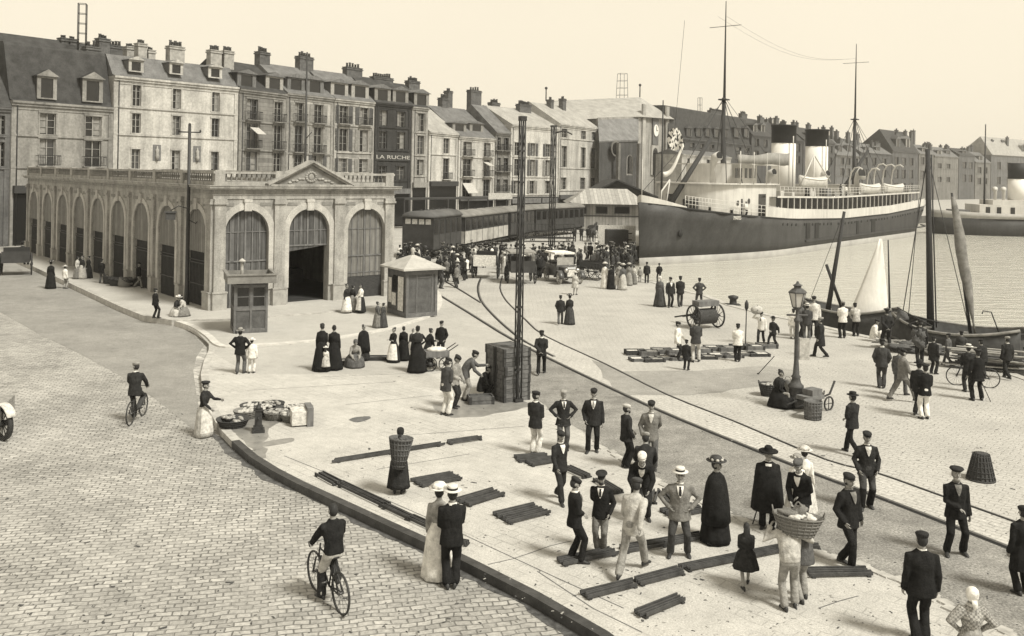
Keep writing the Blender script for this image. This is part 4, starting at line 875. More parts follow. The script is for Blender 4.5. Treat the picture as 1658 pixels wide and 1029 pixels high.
def arch_wall(mb, M, s0, s1, hw, spring, top, th, m=0):
    """a wall bay with a round-headed opening, with its reveal"""
    c = (s0 + s1) / 2; n = 14
    pts = [(c - hw, ZF)] + [(c - hw, spring)] + [(c - hw * cos(pi * i / n), spring + hw * sin(pi * i / n)) for i in range(1, n)] + [(c + hw, spring), (c + hw, ZF)]
    for y, fl in ((0, False), (th, True)):
        def q(a, b, cc, d):
            p = [(x, y, z) for x, z in (a, b, cc, d)]
            mb.add(p, [(3, 2, 1, 0) if fl else (0, 1, 2, 3)], m, False, M)
        q((s0, ZF), (c - hw, ZF), (c - hw, spring), (s0, spring)); q((c + hw, ZF), (s1, ZF), (s1, spring), (c + hw, spring))
        q((s0, spring), (c - hw, spring), (c - hw, top), (s0, top)); q((c + hw, spring), (s1, spring), (s1, top), (c + hw, top))
        ar = [p for p in pts if p[1] >= spring - 1e-6]
        for a, b in zip(ar, ar[1:]): q(a, b, (b[0], top), (a[0], top))
    for a, b in zip(pts, pts[1:]): mb.add([(a[0], 0, a[1]), (b[0], 0, b[1]), (b[0], th, b[1]), (a[0], th, a[1])], [(3, 2, 1, 0)], m, False, M)
def arch_ring(mb, M, c, r0, r1, spring, y0, y1, m=0, foot=None):
    n = 16; A = [pi * i / n for i in range(n + 1)]
    for a, b in zip(A, A[1:]):
        p = [(c - r * cos(t), y, spring + r * sin(t)) for y in (y0, y1) for r, t in ((r0, a), (r1, a), (r1, b), (r0, b))]
        mb.add(p, [(0, 1, 2, 3), (1, 5, 6, 2), (3, 7, 4, 0)], m, False, M)
    if foot is not None:
        for s_ in (-1, 1): mb.box2((c + s_ * r0, y0, foot), (c + s_ * r1, y1, spring), m, M)
def arch_panel(mb, M, c, hw, z0, spring, y, m=0, slant=0.0):
    n = 14; pts = [(c - hw, y, z0 + slant), (c + hw, y, z0)] + [(c + hw * cos(pi * i / n), y, spring + hw * sin(pi * i / n)) for i in range(n + 1)]
    k = len(pts); mb.add(pts + [(p[0], p[1] + .06, p[2]) for p in pts], [tuple(range(k)), tuple(reversed(range(k, 2 * k)))] + [(i, (i + 1) % k, k + (i + 1) % k, k + i) for i in range(k)][:1], m, False, M)
I4 = Matrix.Identity(4)
# long side runs along local +y; its outside looks to local -x
ML = Matrix(((0, 1, 0, 0), (1, 0, 0, 0), (0, 0, 1, 0), (0, 0, 0, 1)))          # (s, depth, z) -> (depth, s, z)
wallmb = MB()
fb = HW / 3; lb = HL / 9; TOPW = 5.9; SPR = 4.1
for i in range(3): arch_wall(wallmb, I4, fb * i, fb * (i + 1), 1.24, SPR, TOPW, .55)
for i in range(9):
    t = MB(); arch_wall(t, ML, lb * i, lb * (i + 1), 1.36, SPR - .12, TOPW, .55)
    t.f = [list(reversed(f)) for f in t.f]; wallmb.add(t.v, t.f, 0)
wallmb.box2((.55, HL - .5, ZF), (HW, HL, TOPW)); wallmb.box2((HW - .5, .55, ZF), (HW, HL - .5, TOPW))
wallmb.build('wall', STONE, hall)
mb = MB(); mb.box2((.56, .56, 5.2), (HW - .51, HL - .51, 5.35)); mb.box2((-.2, -.2, 6.5), (HW + .2, HL + .2, 6.6)); mb.build('roof', mat('zinc_roof', .3, .6, .3, 1.5), hall)
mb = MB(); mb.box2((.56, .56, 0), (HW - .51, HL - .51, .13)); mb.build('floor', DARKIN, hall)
# market stalls dimly visible inside
mb = MB()
for i in range(4): mb.box((2.2 + 2.2 * i, 6 + (i % 2) * 3, .55), (1.6, 1.2, .9))
for i in range(3): mb.box((3 + 2.4 * i, 12, 1.2), (.2, .2, 2.2))
mb.build('stall', WOODD, hall)
def pilaster(M, s, wd=.62, out=.16):
    mb = MB(); mb.box2((s - wd / 2, -out, 1.03), (s + wd / 2, .001, 5.62), 0, M)
    mb.box2((s - wd / 2 - .07, -out - .08, 5.62), (s + wd / 2 + .07, .002, 5.73), 0, M); mb.box2((s - wd / 2 - .03, -out - .04, 5.73), (s + wd / 2 + .03, .003, 5.90), 0, M)
    mb.box2((s - wd / 2 - .08, -out - .09, ZF), (s + wd / 2 + .08, .003, .96), 1, M); mb.box2((s - wd / 2 - .11, -out - .12, .96), (s + wd / 2 + .11, .004, 1.04), 0, M)
    return mb.build('pilaster', [STONE, STONE3], hall)
for i in range(4): pilaster(I4, min(max(fb * i, .31), HW - .31))
for i in range(1, 10): pilaster(ML, min(lb * i, HL - .31), .46, .14)
pilaster(ML, .36, .72, .155)
for i in range(3):
    c = fb * (i + .5); mb = MB(); arch_ring(mb, I4, c, 1.24, 1.60, SPR, -.07, .004, 0, ZF + .9)
    mb.box2((c - .2, -.16, 5.25), (c + .2, .002, 5.89)); mb.box2((c - .24, -.18, 5.72), (c + .24, .001, 5.88)); mb.build('archivolt', STONEL, hall)
    for s_ in (-1, 1):
        t = MB(); t.box2((c + s_ * .75, -.02, 5.52), (c + s_ * 1.38, .0, 5.70)); t.build('spandrel_panel', STONE2, hall)
for i in range(9):
    c = lb * (i + .5); mb = MB(); arch_ring(mb, ML, c, 1.36, 1.66, SPR - .12, -.07, .004, 0, ZF + .9)
    mb.box2((c - .18, -.15, 5.28), (c + .18, .002, 5.89), 0, ML); mb.build('archivolt', STONEL, hall)
    for s_ in (-1, 1):
        t = MB(); t.box2((c + s_ * .8, -.02, 5.5), (c + s_ * 1.6, .0, 5.7), 0, ML); t.build('spandrel_panel', STONE2, hall)
# infill: boarded arches, dark openings with rails on the long side
for i, (z0, sl_, m) in enumerate(((ZF, 0, BOARD), (3.25, -.3, BOARD), (1.35, 0, BOARD2))):
    c = fb * (i + .5); mb = MB(); arch_panel(mb, I4, c, 1.24, z0, SPR, .22, 0, sl_)
    o = mb.build('board_panel', m, hall)
    t = MB(); t.box2((c - 1.23, .17, max(z0, 2.52)), (c + 1.23, .219, max(z0, 2.52) + .08)); t.box2((c - .05, .17, max(z0, .12)), (c + .05, .218, SPR + 1.1))
    for q_ in (-.82, -.41, .41, .82): t.box2((c + q_ - .03, .19, max(z0, .12)), (c + q_ + .03, .2175, SPR + sqrt(1.24 ** 2 - q_ * q_) - .02))
    for z in ((1.55, 4.1) if i != 1 else (4.1,)): t.box2((c - 1.22, .185, z), (c + 1.22, .217, z + .05))
    t.build('frame', WOODM if i != 2 else WOODM, hall)
t = MB(); t.box2((fb * 2.5 - 1.24, .23, ZF), (fb * 2.5 + 1.24, .29, 1.35)); t.build('door', WOODD, hall)
BOARDL = striped('side_boards', .20, .26, .35, 1)
for i in range(9):
    c = lb * (i + .5); mb = MB(); arch_panel(mb, ML, c, 1.36, 3.0, SPR - .12, .06); mb.build('board_panel', BOARDL, hall)
    t = MB()
    for z in (2.35, 2.5, 1.2): t.box2((c - 1.35, .1, z), (c + 1.35, .14, z + .05), 0, ML)
    for q in range(-6, 7): t.box2((c + q * .2 - .02, .11, ZF), (c + q * .2 + .02, .15, 2.35), 0, ML)
    t.build('railing', mat('rail_worn', .055, .6), hall)
    t = MB(); t.box2((c - 1.36, .2, ZF), (c + 1.36, .24, 3.1), 0, ML); t.build('opening_shade', DARKIN, hall)  # near-black sheet behind the rails, painted as the shade inside the openings
# entablature, cornice, parapet
mb = MB()
def band(o, z0, z1, m=0): mb.box2((-o, -o, z0), (HW + o, HL + o, z1), m)
band(.05, 5.90, 6.12); band(.09, 6.12, 6.16); band(.03, 6.16, 6.38, 0); band(.28, 6.38, 6.47); band(.36, 6.47, 6.58); band(.40, 6.58, 6.62)
mb.build('cornice', STONE, hall)
mb = MB()
for a, b in (((-.02, -.02), (HW + .02, .30)), ((-.02, .30), (.30, HL)), ((HW - .30, .30), (HW + .02, HL))):
    mb.box2((a[0], a[1], 6.625), (b[0], b[1], 6.82)); mb.box2((a[0] - .04, a[1] - .04, 7.24), (b[0] + .04, b[1] + .04 if b[1] < 1 else b[1], 7.36 if a[0] < 1 and a[1] < 0 else 7.355))
for i in range(4): s = min(max(fb * i, .3), HW - .3); mb.box2((s - .27, -.07, 6.62), (s + .27, .34, 7.42))
for i in range(1, 10): mb.box2((-.07, lb * i - .22, 6.62), (.34, lb * i + .22, 7.40))
mb.build('parapet', STONE, hall)
prof = [(.05, 0), (.05, .05), (.03, .08), (.075, .2), (.035, .34), (.05, .40)]
for i in range(3):
    n = 11; mb = MB()
    for k in range(n): mb.lathe(prof, (fb * i + .42 + (fb - .84) * k / (n - 1), .14, 6.83), 8)
    mb.box2((fb * i + .3, .06, 6.822), (fb * (i + 1) - .3, .22, 6.86)); mb.build('balustrade', STONE2, hall)
for i in range(9):
    n = 13; mb = MB()
    for k in range(n): mb.lathe(prof, (.14, lb * i + .38 + (lb - .76) * k / (n - 1), 6.83), 6)
    mb.box2((.06, lb * i + .3, 6.822), (.22, lb * (i + 1) - .3, 6.86)); mb.build('balustrade', STONE2, hall)
# pediment above the middle bay
mb = MB(); c = fb * 1.5; hw = 2.42
tri = [(c - hw, 6.60), (c + hw, 6.60), (c, 7.80)]
mb.add([(x, y, z) for y in (-.12, .35) for x, z in tri], [(0, 1, 2), (5, 4, 3), (0, 3, 4, 1), (1, 4, 5, 2), (2, 5, 3, 0)], 1)
for s_ in (-1, 1):
    p0, p1 = V((c + s_ * (hw + .22), 0, 6.63)), V((c, 0, 7.93))
    d = (p1 - p0).normalized(); nrm = V((-d.z, 0, d.x)) * (1 if d.x > 0 else -1)
    for y0, t0, t1 in ((-.40, .0, .13), (-.28, -.12, .0)):
        q = [p0 + nrm * t0, p1 + nrm * t0 - V((0, 0, 0)), p1 + nrm * t1, p0 + nrm * t1]
        q[1] = V((c, 0, q[1].z + (q[1].x - c) * 0)); q[2] = V((c, 0, q[2].z))
        mb.add([(v.x, y, v.z) for y in (y0, .36) for v in q], [(0, 1, 2, 3), (7, 6, 5, 4), (0, 4, 5, 1), (2, 6, 7, 3), (1, 5, 6, 2), (3, 7, 4, 0)], 0)
mb.box2((c - hw - .1, -.38, 6.625), (c + hw + .1, .3, 6.70), 0)
mb.build('pediment', [STONE, STONE2], hall)
mb = MB()       # carved wreath and ribbons in the pediment
for k in range(14): a = 2 * pi * k / 14; mb.ell((c + .3 * cos(a), -.14, 7.12 + .26 * sin(a)), (.09, .06, .08), 0, None, 7, 5)
mb.ell((c, -.14, 7.12), (.17, .05, .19))
for s_ in (-1, 1):
    for k in range(5): mb.ell((c + s_ * (.5 + .2 * k), -.14, 7.0 - .05 * k + .05 * (k % 2)), (.13, .05, .07), 0, None, 7, 5)
mb.build('carving', STONE, hall)
# pavement round the hall with its kerb, and the island in front that carries the kiosks
def hallp(x, y, z=0): return V((Cc.x + ex.x * x + ey.x * y, Cc.y + ex.y * x + ey.y * y, z))
pv = [(-60, 386), (20, 416), (60, 433), (135, 467), (200, 497), (240, 513), (283, 520), (365, 519), (435, 514), (520, 508), (600, 497), (645, 486)]
pvp = px_poly(pv, 0) + [hallp(HW + 1.5, HL + 3), hallp(-3, HL + 25)]
M_PAVE = ground('pavement_asphalt', .46, .14, .2, .3)
sheet(pvp, ZF, 'pavement', M_PAVE)
ribbon(px_poly(pv, 0), .28, ZR - .05, ZF + .012, 'kerb', M_KERB, 1)
ip = [(283, 521.5), (310, 531), (333, 546), (345, 558), (365, 563.5), (410, 561), (470, 557), (530, 551), (620, 536), (690, 516), (708, 505), (716, 492), (714, 478), (706, 468)]
ipp = px_poly(smooth_px(ip, 3), 0)
sheet(ipp + px_poly([(645, 486), (600, 498), (520, 509), (435, 515), (365, 520)], 0), .055, 'island_pavement', M_PAVE)
ribbon(ipp, .30, ZR - .05, .07, 'kerb', mat('granite_light', .52, .8, .2, 3, bump=.3), -1)
# ------------------------------------------------------------------ the row of houses along the quay
ROOFD = mat('slate_roof', .045, .75, .45, 1.2, bump=.4, fine=.5); ROOFL = mat('slate_roof_pale', .31, .6, .25, .7, bump=.3, fine=.5); ROOFM = mat('slate_roof_mid', .13, .7, .35, 1.0, bump=.4, fine=.5)
GLASS = mat('window_glass', .012, .18, .4, .6, spec=.6); FRAMEP = mat('window_paint', .27, .7, .2, 8); CURTAIN = mat('curtain', .22, .9, .3, 3)
GLASS2 = mat('window_glass_pale', .05, .2, .5, .5, spec=.6); SHUT1 = mat('shutter_grey', .22, .8, .3, 3); SHUT2 = mat('shutter_dark', .08, .8, .3, 3)
BRICK = mat('chimney_brick', .10, .9, .45, 3, bump=.5); BRICKL = mat('chimney_render', .32, .9, .35, 2, bump=.3); POT = mat('chimney_pot_clay', .12, .8, .3, 6)
RAILM = mat('balcony_iron', .03, .6, .3, 4)
def wallm(l):
    k = 'house_wall_%d' % int(l * 100)
    l *= .9
    if k in MATS: return MATS[k]
    return streaks(mat(k, l, .9, .24, .5, bump=.25, fine=.45), .42, .8, .10)
def house(name_lbl, x0, d0, x1, d1, eave, lum, cols=(), rows=(), roof='pitch', ridge=None, roofm=None, dormers=(), chims=(), dep=10.0, trim=None, setb=4.5, base=0.0, arch=False, rail=(), shop=None, winm=None, skip=(), strings=True, awn=(), cat='house', lite=False, shut=.0, bands=False):
    """rows: (py top, py bottom) read at the first column; cols: (px, width px)"""
    A = P(x0, eave, d0); B = P(x1, eave, d1); A.z = B.z = 0
    ze = hz(x0, eave, d0)
    L = (B - A).length; e = (B - A) / L
    n = V((e.y, -e.x, 0))                       # outwards, to the street
    if n.y > 0: n = -n
    o = empty('house', A, atan2(e.y, e.x), name_lbl, cat, 'houses along the quay' if cat == 'house' else None)
    def S(px, py): q = on_line(px, py, A, B); return (q - A).dot(e), q.z
    wm_ = wallm(lum); tm_ = wallm(trim if trim else min(.62, lum * 1.12))
    wins = []
    rz = []
    for t, b in rows:
        rz.append((S(cols[0][0], b)[1], S(cols[0][0], t)[1]))
    for ci, (cx, wpx) in enumerate(cols):
        s, _ = S(cx, eave); hw = (S(cx + wpx / 2, eave)[0] - S(cx - wpx / 2, eave)[0]) / 2
        for ri, (zb, zt) in enumerate(rz):
            if (ci, ri) not in skip: wins.append((s - hw, s + hw, zb, zt, ci, ri))
    # front wall with real openings
    xs = sorted({0.0, L} | {round(w_[0], 4) for w_ in wins} | {round(w_[1], 4) for w_ in wins}); zs = sorted({base, ze} | {round(w_[2], 4) for w_ in wins} | {round(w_[3], 4) for w_ in wins})
    xs = [x for x in xs if 0 <= x <= L]; zs = [z for z in zs if base <= z <= ze]
    mb = MB()
    for xa, xb in zip(xs, xs[1:]):
        for za, zb in zip(zs, zs[1:]):
            cxm, czm = (xa + xb) / 2, (za + zb) / 2
            if any(w_[0] < cxm < w_[1] and w_[2] < czm < w_[3] for w_ in wins): continue
            mb.quad((xa, 0, za), (xb, 0, za), (xb, 0, zb), (xa, 0, zb))
    for a, b, z0, z1, ci, ri in wins:
        r = .28
        mb.quad((a, 0, z0), (a, r, z0), (a, r, z1), (a, 0, z1)); mb.quad((b, 0, z0), (b, r, z0), (b, r, z1), (b, 0, z1)); mb.quad((a, 0, z1), (b, 0, z1), (b, r, z1), (a, r, z1)); mb.quad((a, 0, z0), (b, 0, z0), (b, r, z0), (a, r, z0))
    mb.quad((0, 0, base), (0, dep, base), (0, dep, ze), (0, 0, ze)); mb.quad((L, 0, base), (L, dep, base), (L, dep, ze), (L, 0, ze)); mb.quad((0, dep, base), (L, dep, base), (L, dep, ze), (0, dep, ze))
    mb.box2((.0, -.32, ze - .18), (L, -.002, ze + .02), 1); mb.box2((.0, -.2, ze - .42), (L, -.003, ze - .18), 1); mb.box2((0, -.06, ze - .75), (L, -.004, ze - .42), 1)
    if strings and rz:
        for zb, zt in rz[:]: mb.box2((.02, -.12, zb - .28), (L - .02, -.001, zb - .10), 1)
    if not lite:
        for s in (.25, L - .25): mb.box2((s - .22, -.09, base), (s + .22, -.005, ze - .76), 1)
        p = [(.55, -.1, base), (.55, -.1, ze)]; mb.tube(p, .055, 6, 2)
    if bands: wm_ = streaks(striped('banded_stone_%d' % int(lum * 100), lum * .95, .46, .62, 2), .4, .8, .12) if 'banded_stone_%d' % int(lum * 100) not in MATS else MATS['banded_stone_%d' % int(lum * 100)]
    mb.build('wall', [wm_, tm_, RAILM], o)
    for a, b, z0, z1, ci, ri in wins:
        w_ = b - a; m = MB(); fr = .07
        m.box2((a - .12, -.05, z0 - .05), (a, -.004, z1 + .14), 1); m.box2((b, -.05, z0 - .05), (b + .12, -.004, z1 + .14), 1); m.box2((a - .16, -.10, z1), (b + .16, -.006, z1 + .18), 1); m.box2((a - .18, -.14, z0 - .1), (b + .18, .1, z0), 1)
        c = (a + b) / 2
        if lite: m.box2((c - .03, .16, z0), (c + .03, .2, z1), 0)
        else:
            m.box2((a, .16, z0), (a + fr, .22, z1), 0); m.box2((b - fr, .16, z0), (b, .22, z1), 0); m.box2((c - .05, .15, z0), (c + .05, .21, z1), 0)
            for q in (.33, .66): m.box2((a, .165, z0 + (z1 - z0) * q), (b, .205, z0 + (z1 - z0) * q + .045), 0)
            m.box2((a, .163, z1 - fr), (b, .212, z1), 0)
        if random.random() < shut:
            so = random.random() < .8
            for s_ in (-1, 1):
                x_ = (a - .1 - w_ * .45) if s_ < 0 else (b + .1)
                m.box2((x_, -.09, z0 + .02), (x_ + w_ * .45, -.052, z1 - .02), 4)
                for q in range(8): zz = z0 + .1 + (z1 - z0 - .2) * q / 8; m.box2((x_ + .06, -.11, zz), (x_ + w_ * .45 - .06, -.0905, zz + .06), 4)
        if random.random() < .4 and not lite:
            s_ = random.choice((-1, 1)); m.box2((c + s_ * .07, .225, z0 + .1), (c + s_ * (w_ / 2 - .08), .235, z1 - .08), 2)
        if ri in rail:
            for z in (.08, .95): m.box2((a - .3, -.52, z0 + z), (b + .3, -.47, z0 + z + .05), 3)
            k = int((w_ + .6) / .16)
            for q in range(k + 1): x = a - .3 + (w_ + .6) * q / k; m.box((x, -.495, z0 + .52), (.03, .03, .88), 3)
            for x in (a - .3, b + .3): m.box2((x - .02, -.5, z0 + .9), (x + .02, 0, z0 + .95), 3)
            m.box2((a - .35, -.55, z0 - .09), (b + .35, -.145, z0 + .0), 1)
        f = m.build('window', [random.choice([FRAMEP, FRAMEP, WOODM, CURTAIN]) if winm is None else winm, tm_, CURTAIN, RAILM, random.choice([SHUT1, SHUT2])], o)
        g = MB(); g.quad((a, .24, z0), (b, .24, z0), (b, .24, z1), (a, .24, z1)); g.build('pane', random.choice([GLASS, GLASS, GLASS2]), f)
    # roof
    rm = roofm or ROOFD
    px_mid = (x0 + x1) / 2; dm = (d0 + d1) / 2 + setb
    zr = hz(px_mid, ridge, dm if roof == 'pitch' else dm - setb + 1.7) if ridge else ze + 3
    mb = MB(); oh = .35
    if roof == 'pitch':
        prof = [(-oh, ze), (setb, zr), (dep, ze + (zr - ze) * .1), (dep, ze)]
    else:                                        # mansard: steep lower slope, flat top
        prof = [(-.25, ze + .02), (.25, ze + .2), (1.5, zr - .3), (1.7, zr), (dep, zr + .2), (dep, ze)]
    k = len(prof); mb.add([(x, y, z) for x in (.0, L) for y, z in prof], [tuple(range(k)), tuple(reversed(range(k, 2 * k)))] + [(i, (i + 1) % k, k + (i + 1) % k, k + i) for i in range(k)])
    r = mb.build('roof', rm, o)
    for dx, wpx, t, b in dormers:
        s, zt = S(dx, t); _, zb = S(dx, b); hw = (S(dx + wpx / 2, t)[0] - S(dx - wpx / 2, t)[0]) / 2
        y0 = .12 if roof != 'pitch' else max(.1, (zb - ze) / max(.3, (zr - ze)) * setb - .1); y1 = y0 + 2.6
        k_ = (HC - 1); zt = HC + (zt - HC) * (1 + y0 / dm); zb = HC + (zb - HC) * (1 + y0 / dm); zb = max(zb, ze + .05)
        g = (zt - zb) * .24
        m = MB(); zc = zt - g
        m.box2((s - hw, y0, zb), (s - hw * .62, y0 + .12, zc), 0); m.box2((s + hw * .62, y0, zb), (s + hw, y0 + .12, zc), 0); m.box2((s - hw, y0 - .01, zc - .18), (s + hw, y0 + .12, zc), 0); m.box2((s - hw, y0 - .02, zb - .02), (s + hw, y0 + .13, zb + .1), 0)
        m.add([(s - hw * .98, y0 + .1, zb), (s - hw * .98, y1, zc), (s - hw * .98, y0 + .1, zc), (s + hw * .98, y0 + .1, zb), (s + hw * .98, y1, zc), (s + hw * .98, y0 + .1, zc)], [(0, 1, 2), (3, 5, 4)], 1)
        d_ = m.build('dormer', [tm_ if roof != 'pitch' else random.choice([WOODM, WOODP, CURTAIN]), rm], o)
        m = MB(); m.add([(s - hw * 1.2, y0 - .2, zc), (s + hw * 1.2, y0 - .2, zc), (s, y0 - .2, zt), (s - hw * 1.2, y1, zc), (s + hw * 1.2, y1, zc), (s, y1, zt)], [(0, 1, 2), (0, 2, 5, 3), (1, 4, 5, 2), (0, 3, 4, 1)], 0); m.m[0] = 1; m.build('dormer_roof', [rm if roof != 'pitch' else random.choice([ROOFM, ROOFM, rm]), tm_ if roof != 'pitch' else WOODM], d_)
        m = MB(); m.quad((s - hw * .62, y0 + .08, zb + .1), (s + hw * .62, y0 + .08, zb + .1), (s + hw * .62, y0 + .08, zc - .1), (s - hw * .62, y0 + .08, zc - .1)); m.build('pane', GLASS, d_)
    for cx, wpx, t, npots, *rest in chims:
        yb = rest[0] if rest else setb; dk = dm - setb + yb
        s = S(cx, eave)[0]; q = P(cx, t, dk); zt = q.z
        # position along the facade for the chimney's own depth
        q2 = on_line(cx, t, A - n * yb, B - n * yb); s = (q2 - A).dot(e); zt = q2.z; wd = wpx / FPX * q2.y
        pt = min(.6, wd * .4); zt -= pt
        zlow = ze - .2
        m = MB(); m.box2((s - wd / 2, yb - .45, zlow), (s + wd / 2, yb + .45, zt), 0); m.box2((s - wd / 2 - .09, yb - .54, zt - .35), (s + wd / 2 + .09, yb + .54, zt - .2), 0); m.box2((s - wd / 2 - .06, yb - .51, zt - .1), (s + wd / 2 + .06, yb + .51, zt + .001), 0)
        c = m.build('chimney', BRICKL if (len(rest) > 1 and rest[1]) else BRICK, o)
        for k in range(npots):
            x = s + (wd - .3) * ((k + .5) / npots - .5); hh = pt * random.uniform(.75, 1.15)
            m = MB(); m.lathe([(.17, 0), (.13, hh * .8), (.17, hh * .86), (.17, hh), (.10, hh)], (x, yb, zt), 8); m.build('chimney_pot', POT, c)
    if shop:
        (t, b, m_) = shop; z1 = hz(x0, t, d0); mb = MB(); mb.box2((.2, -.5, max(z1 - .7, 2.2)), (L - .2, -.15, z1), 0); mb.box2((.3, -.14, .2), (L - .3, -.11, max(z1 - .7, 2.2)), 1); mb.build('shop_front', [m_, GLASS], o)
    for (ax, aw, t, b) in awn:
        s, zt = S(ax, t); _, zb = S(ax, b); hw = aw / 2 / FPX * ((d0 + d1) / 2) * 1.2
        m = MB(); m.add([(s - hw, -.1, zt), (s + hw, -.1, zt), (s + hw, -1.3, zb), (s - hw, -1.3, zb)] + [(s - hw, -.06, zt - .03), (s + hw, -.06, zt - .03), (s + hw, -1.27, zb - .04), (s - hw, -1.27, zb - .04)], [(0, 1, 2, 3), (7, 6, 5, 4), (0, 3, 7, 4), (1, 5, 6, 2), (3, 2, 6, 7)]); m.build('awning', M_['pale'], o)
    return o, A, e, L, ze
def dep(x):
    pts = [(-80, 79), (20, 83), (183, 91), (385, 102), (690, 129), (905, 157), (1085, 195), (1250, 245), (1640, 430), (1760, 480)]
    for (a, b), (c, d) in zip(pts, pts[1:]):
        if a <= x <= c: return b + (d - b) * (x - a) / (c - a)
def hzshop(x):
    d = dep(x); return CY + (HC - 4.0) * FPX / d + .018 * (x - CX)
def H(lbl, x0, x1, *a, **k):
    if x0 > 600 and x0 < 960 and 'shop' not in k: k['shop'] = (hzshop(x0), 0, random.choice([WOODD, WOODM, M_['slate']]))
    return house(lbl, x0, dep(x0), x1, dep(x1), *a, **k)
H('dark narrow house front at the start of the quay row', -78, 17, 168, .12, [(-40, 22), (3, 14)], [(180, 215), (228, 268)], roof='pitch', ridge=70)
H('old house with dark mansard roof and two pedimented stone dormers', 18, 183, 162, .32, [(78, 26), (152, 26)], [(183, 217), (224, 268), (330, 372)], roof='mansard', ridge=78, dormers=[(78, 32, 112, 160), (152, 33, 116, 165)], rail=(1,), chims=[(148, 24, 66, 2, 2.4), (166, 18, 55, 3, 6)], trim=.30, shop=(300, 0, WOODD))
H('dark tall house roof rising behind the mansard house', -60, 175, 90, .05, roof='pitch', ridge=50, dep=9, setb=4, chims=[(36, 13, 36, 2), (52, 13, 38, 2), (105, 13, 45, 2), (130, 28, 46, 4), (160, 14, 55, 3)], cat='house')[0].location += V((-.646 * 11, .763 * 11, 0)) if False else V((0, 8, 0))
H('wide white house with mansard roof, blank walls and three small dormers', 184, 386, 122, .54, [(222, 14), (287, 13.5), (350, 12.5)], [(135, 171), (183, 215), (241, 273)], roof='mansard', ridge=100, roofm=ROOFM, dormers=[(222, 24, 91, 116), (287, 22, 96, 120), (350, 22, 103, 126)], rail=(), chims=[(228, 15, 64, 3, 4, 1), (243, 12, 76, 2, 4, 1), (284, 26, 66, 5, 4, 1), (347, 20, 73, 4, 4, 1), (368, 18, 75, 4, 4, 1), (209, 13, 70, 3, 6, 1)], trim=.5)
H('grey banded stone house with a small window blind', 387, 463, 143, .24, [(409, 18), (451, 13)], [(160, 194), (199, 240), (245, 276)], roof='pitch', ridge=104, dormers=[(402, 30, 112, 142), (449, 28, 117, 146)], rail=(0, 1), awn=[(411, 16, 206, 217)], chims=[(425, 23, 76, 4, 5)], setb=5, bands=True)
H('pale house with tall paired windows behind the pediment', 463, 540, 150, .48, [(485, 14), (516, 14)], [(166, 197), (203, 246), (250, 290)], roof='pitch', ridge=110, roofm=ROOFM, dormers=[(483, 28, 119, 148), (513, 28, 122, 152)], rail=(0, 1), chims=[(493, 30, 84, 5, 5)], setb=5, trim=.3, shut=.5)
H('pale house with louvred shutters beside the dark sign house', 541, 606, 159, .40, [(557, 14), (590, 14)], [(171, 200), (208, 244), (256, 278)], roof='pitch', ridge=119, roofm=ROOFM, dormers=[(553, 28, 127, 156), (586, 28, 130, 160)], rail=(0,), chims=[(571, 34, 102, 5, 5)], setb=5, bands=True, shut=.9)
dk_house = H('dark brown house front carrying white sign letters', 607, 666, 165, .05, [(621, 13), (650, 13)], [(178, 203), (212, 240), (268, 290)], roof='pitch', ridge=128, dormers=[(621, 26, 136, 165), (650, 25, 139, 168)], chims=[(618, 42, 118, 8, 5)], setb=5, shop=(305, 0, WOODM))
H('narrow house with one window column next to the sign house', 667, 693, 172, .36, [(682, 11)], [(183, 212), (219, 249), (258, 283)], roof='pitch', ridge=137, dormers=[(684, 24, 144, 172)], chims=[(668, 24, 124, 5, 5)], setb=5, shop=(295, 0, M_['mid']))
H('low white house with a pale sloping roof', 694, 741, 213, .60, [(723, 10)], [(223, 248), (256, 290)], roof='pitch', ridge=177, roofm=ROOFL, chims=[(718, 18, 152, 3, 6), (726, 12, 142, 2, 7)], setb=5, shop=(293, 0, WOODD), rail=(1,))
H('house with dark window stripes and an awning let down', 742, 801, 220, .52, [(757, 14), (789, 11)], [(228, 252), (257, 285), (290, 318)], roof='pitch', ridge=176, roofm=ROOFM, dormers=[(750, 22, 195, 214), (780, 22, 196, 214)], rail=(0, 1), awn=[(756, 22, 296, 312), (786, 12, 262, 268)], chims=[(768, 28, 140, 4, 6), (800, 22, 160, 5, 6)], setb=6)
H('grey gabled house with twin windows and iron balconies', 802, 826, 214, .22, [(807, 8), (820, 8)], [(219, 243), (255, 277), (290, 310)], roof='pitch', ridge=172, roofm=ROOFM, rail=(0, 1, 2), setb=5)
H('white corner house with shutters near the lattice masts', 827, 904, 201, .60, [(838, 9), (863, 8), (888, 8)], [(230, 251), (257, 284), (292, 313)], roof='pitch', ridge=176, roofm=ROOFL, chims=[(848, 30, 163, 7, 5)], setb=6, strings=True, shut=.8, shop=(322, 0, WOODM))
H('house with shaded flank and arched upper windows beside the church', 905, 969, 200, .50, [(914, 9), (945, 8), (962, 8)], [(204, 222), (236, 270), (287, 306)], roof='pitch', ridge=172, roofm=ROOFL, chims=[(891, 10, 157, 2, 5), (911, 11, 155, 2, 5)], setb=6)
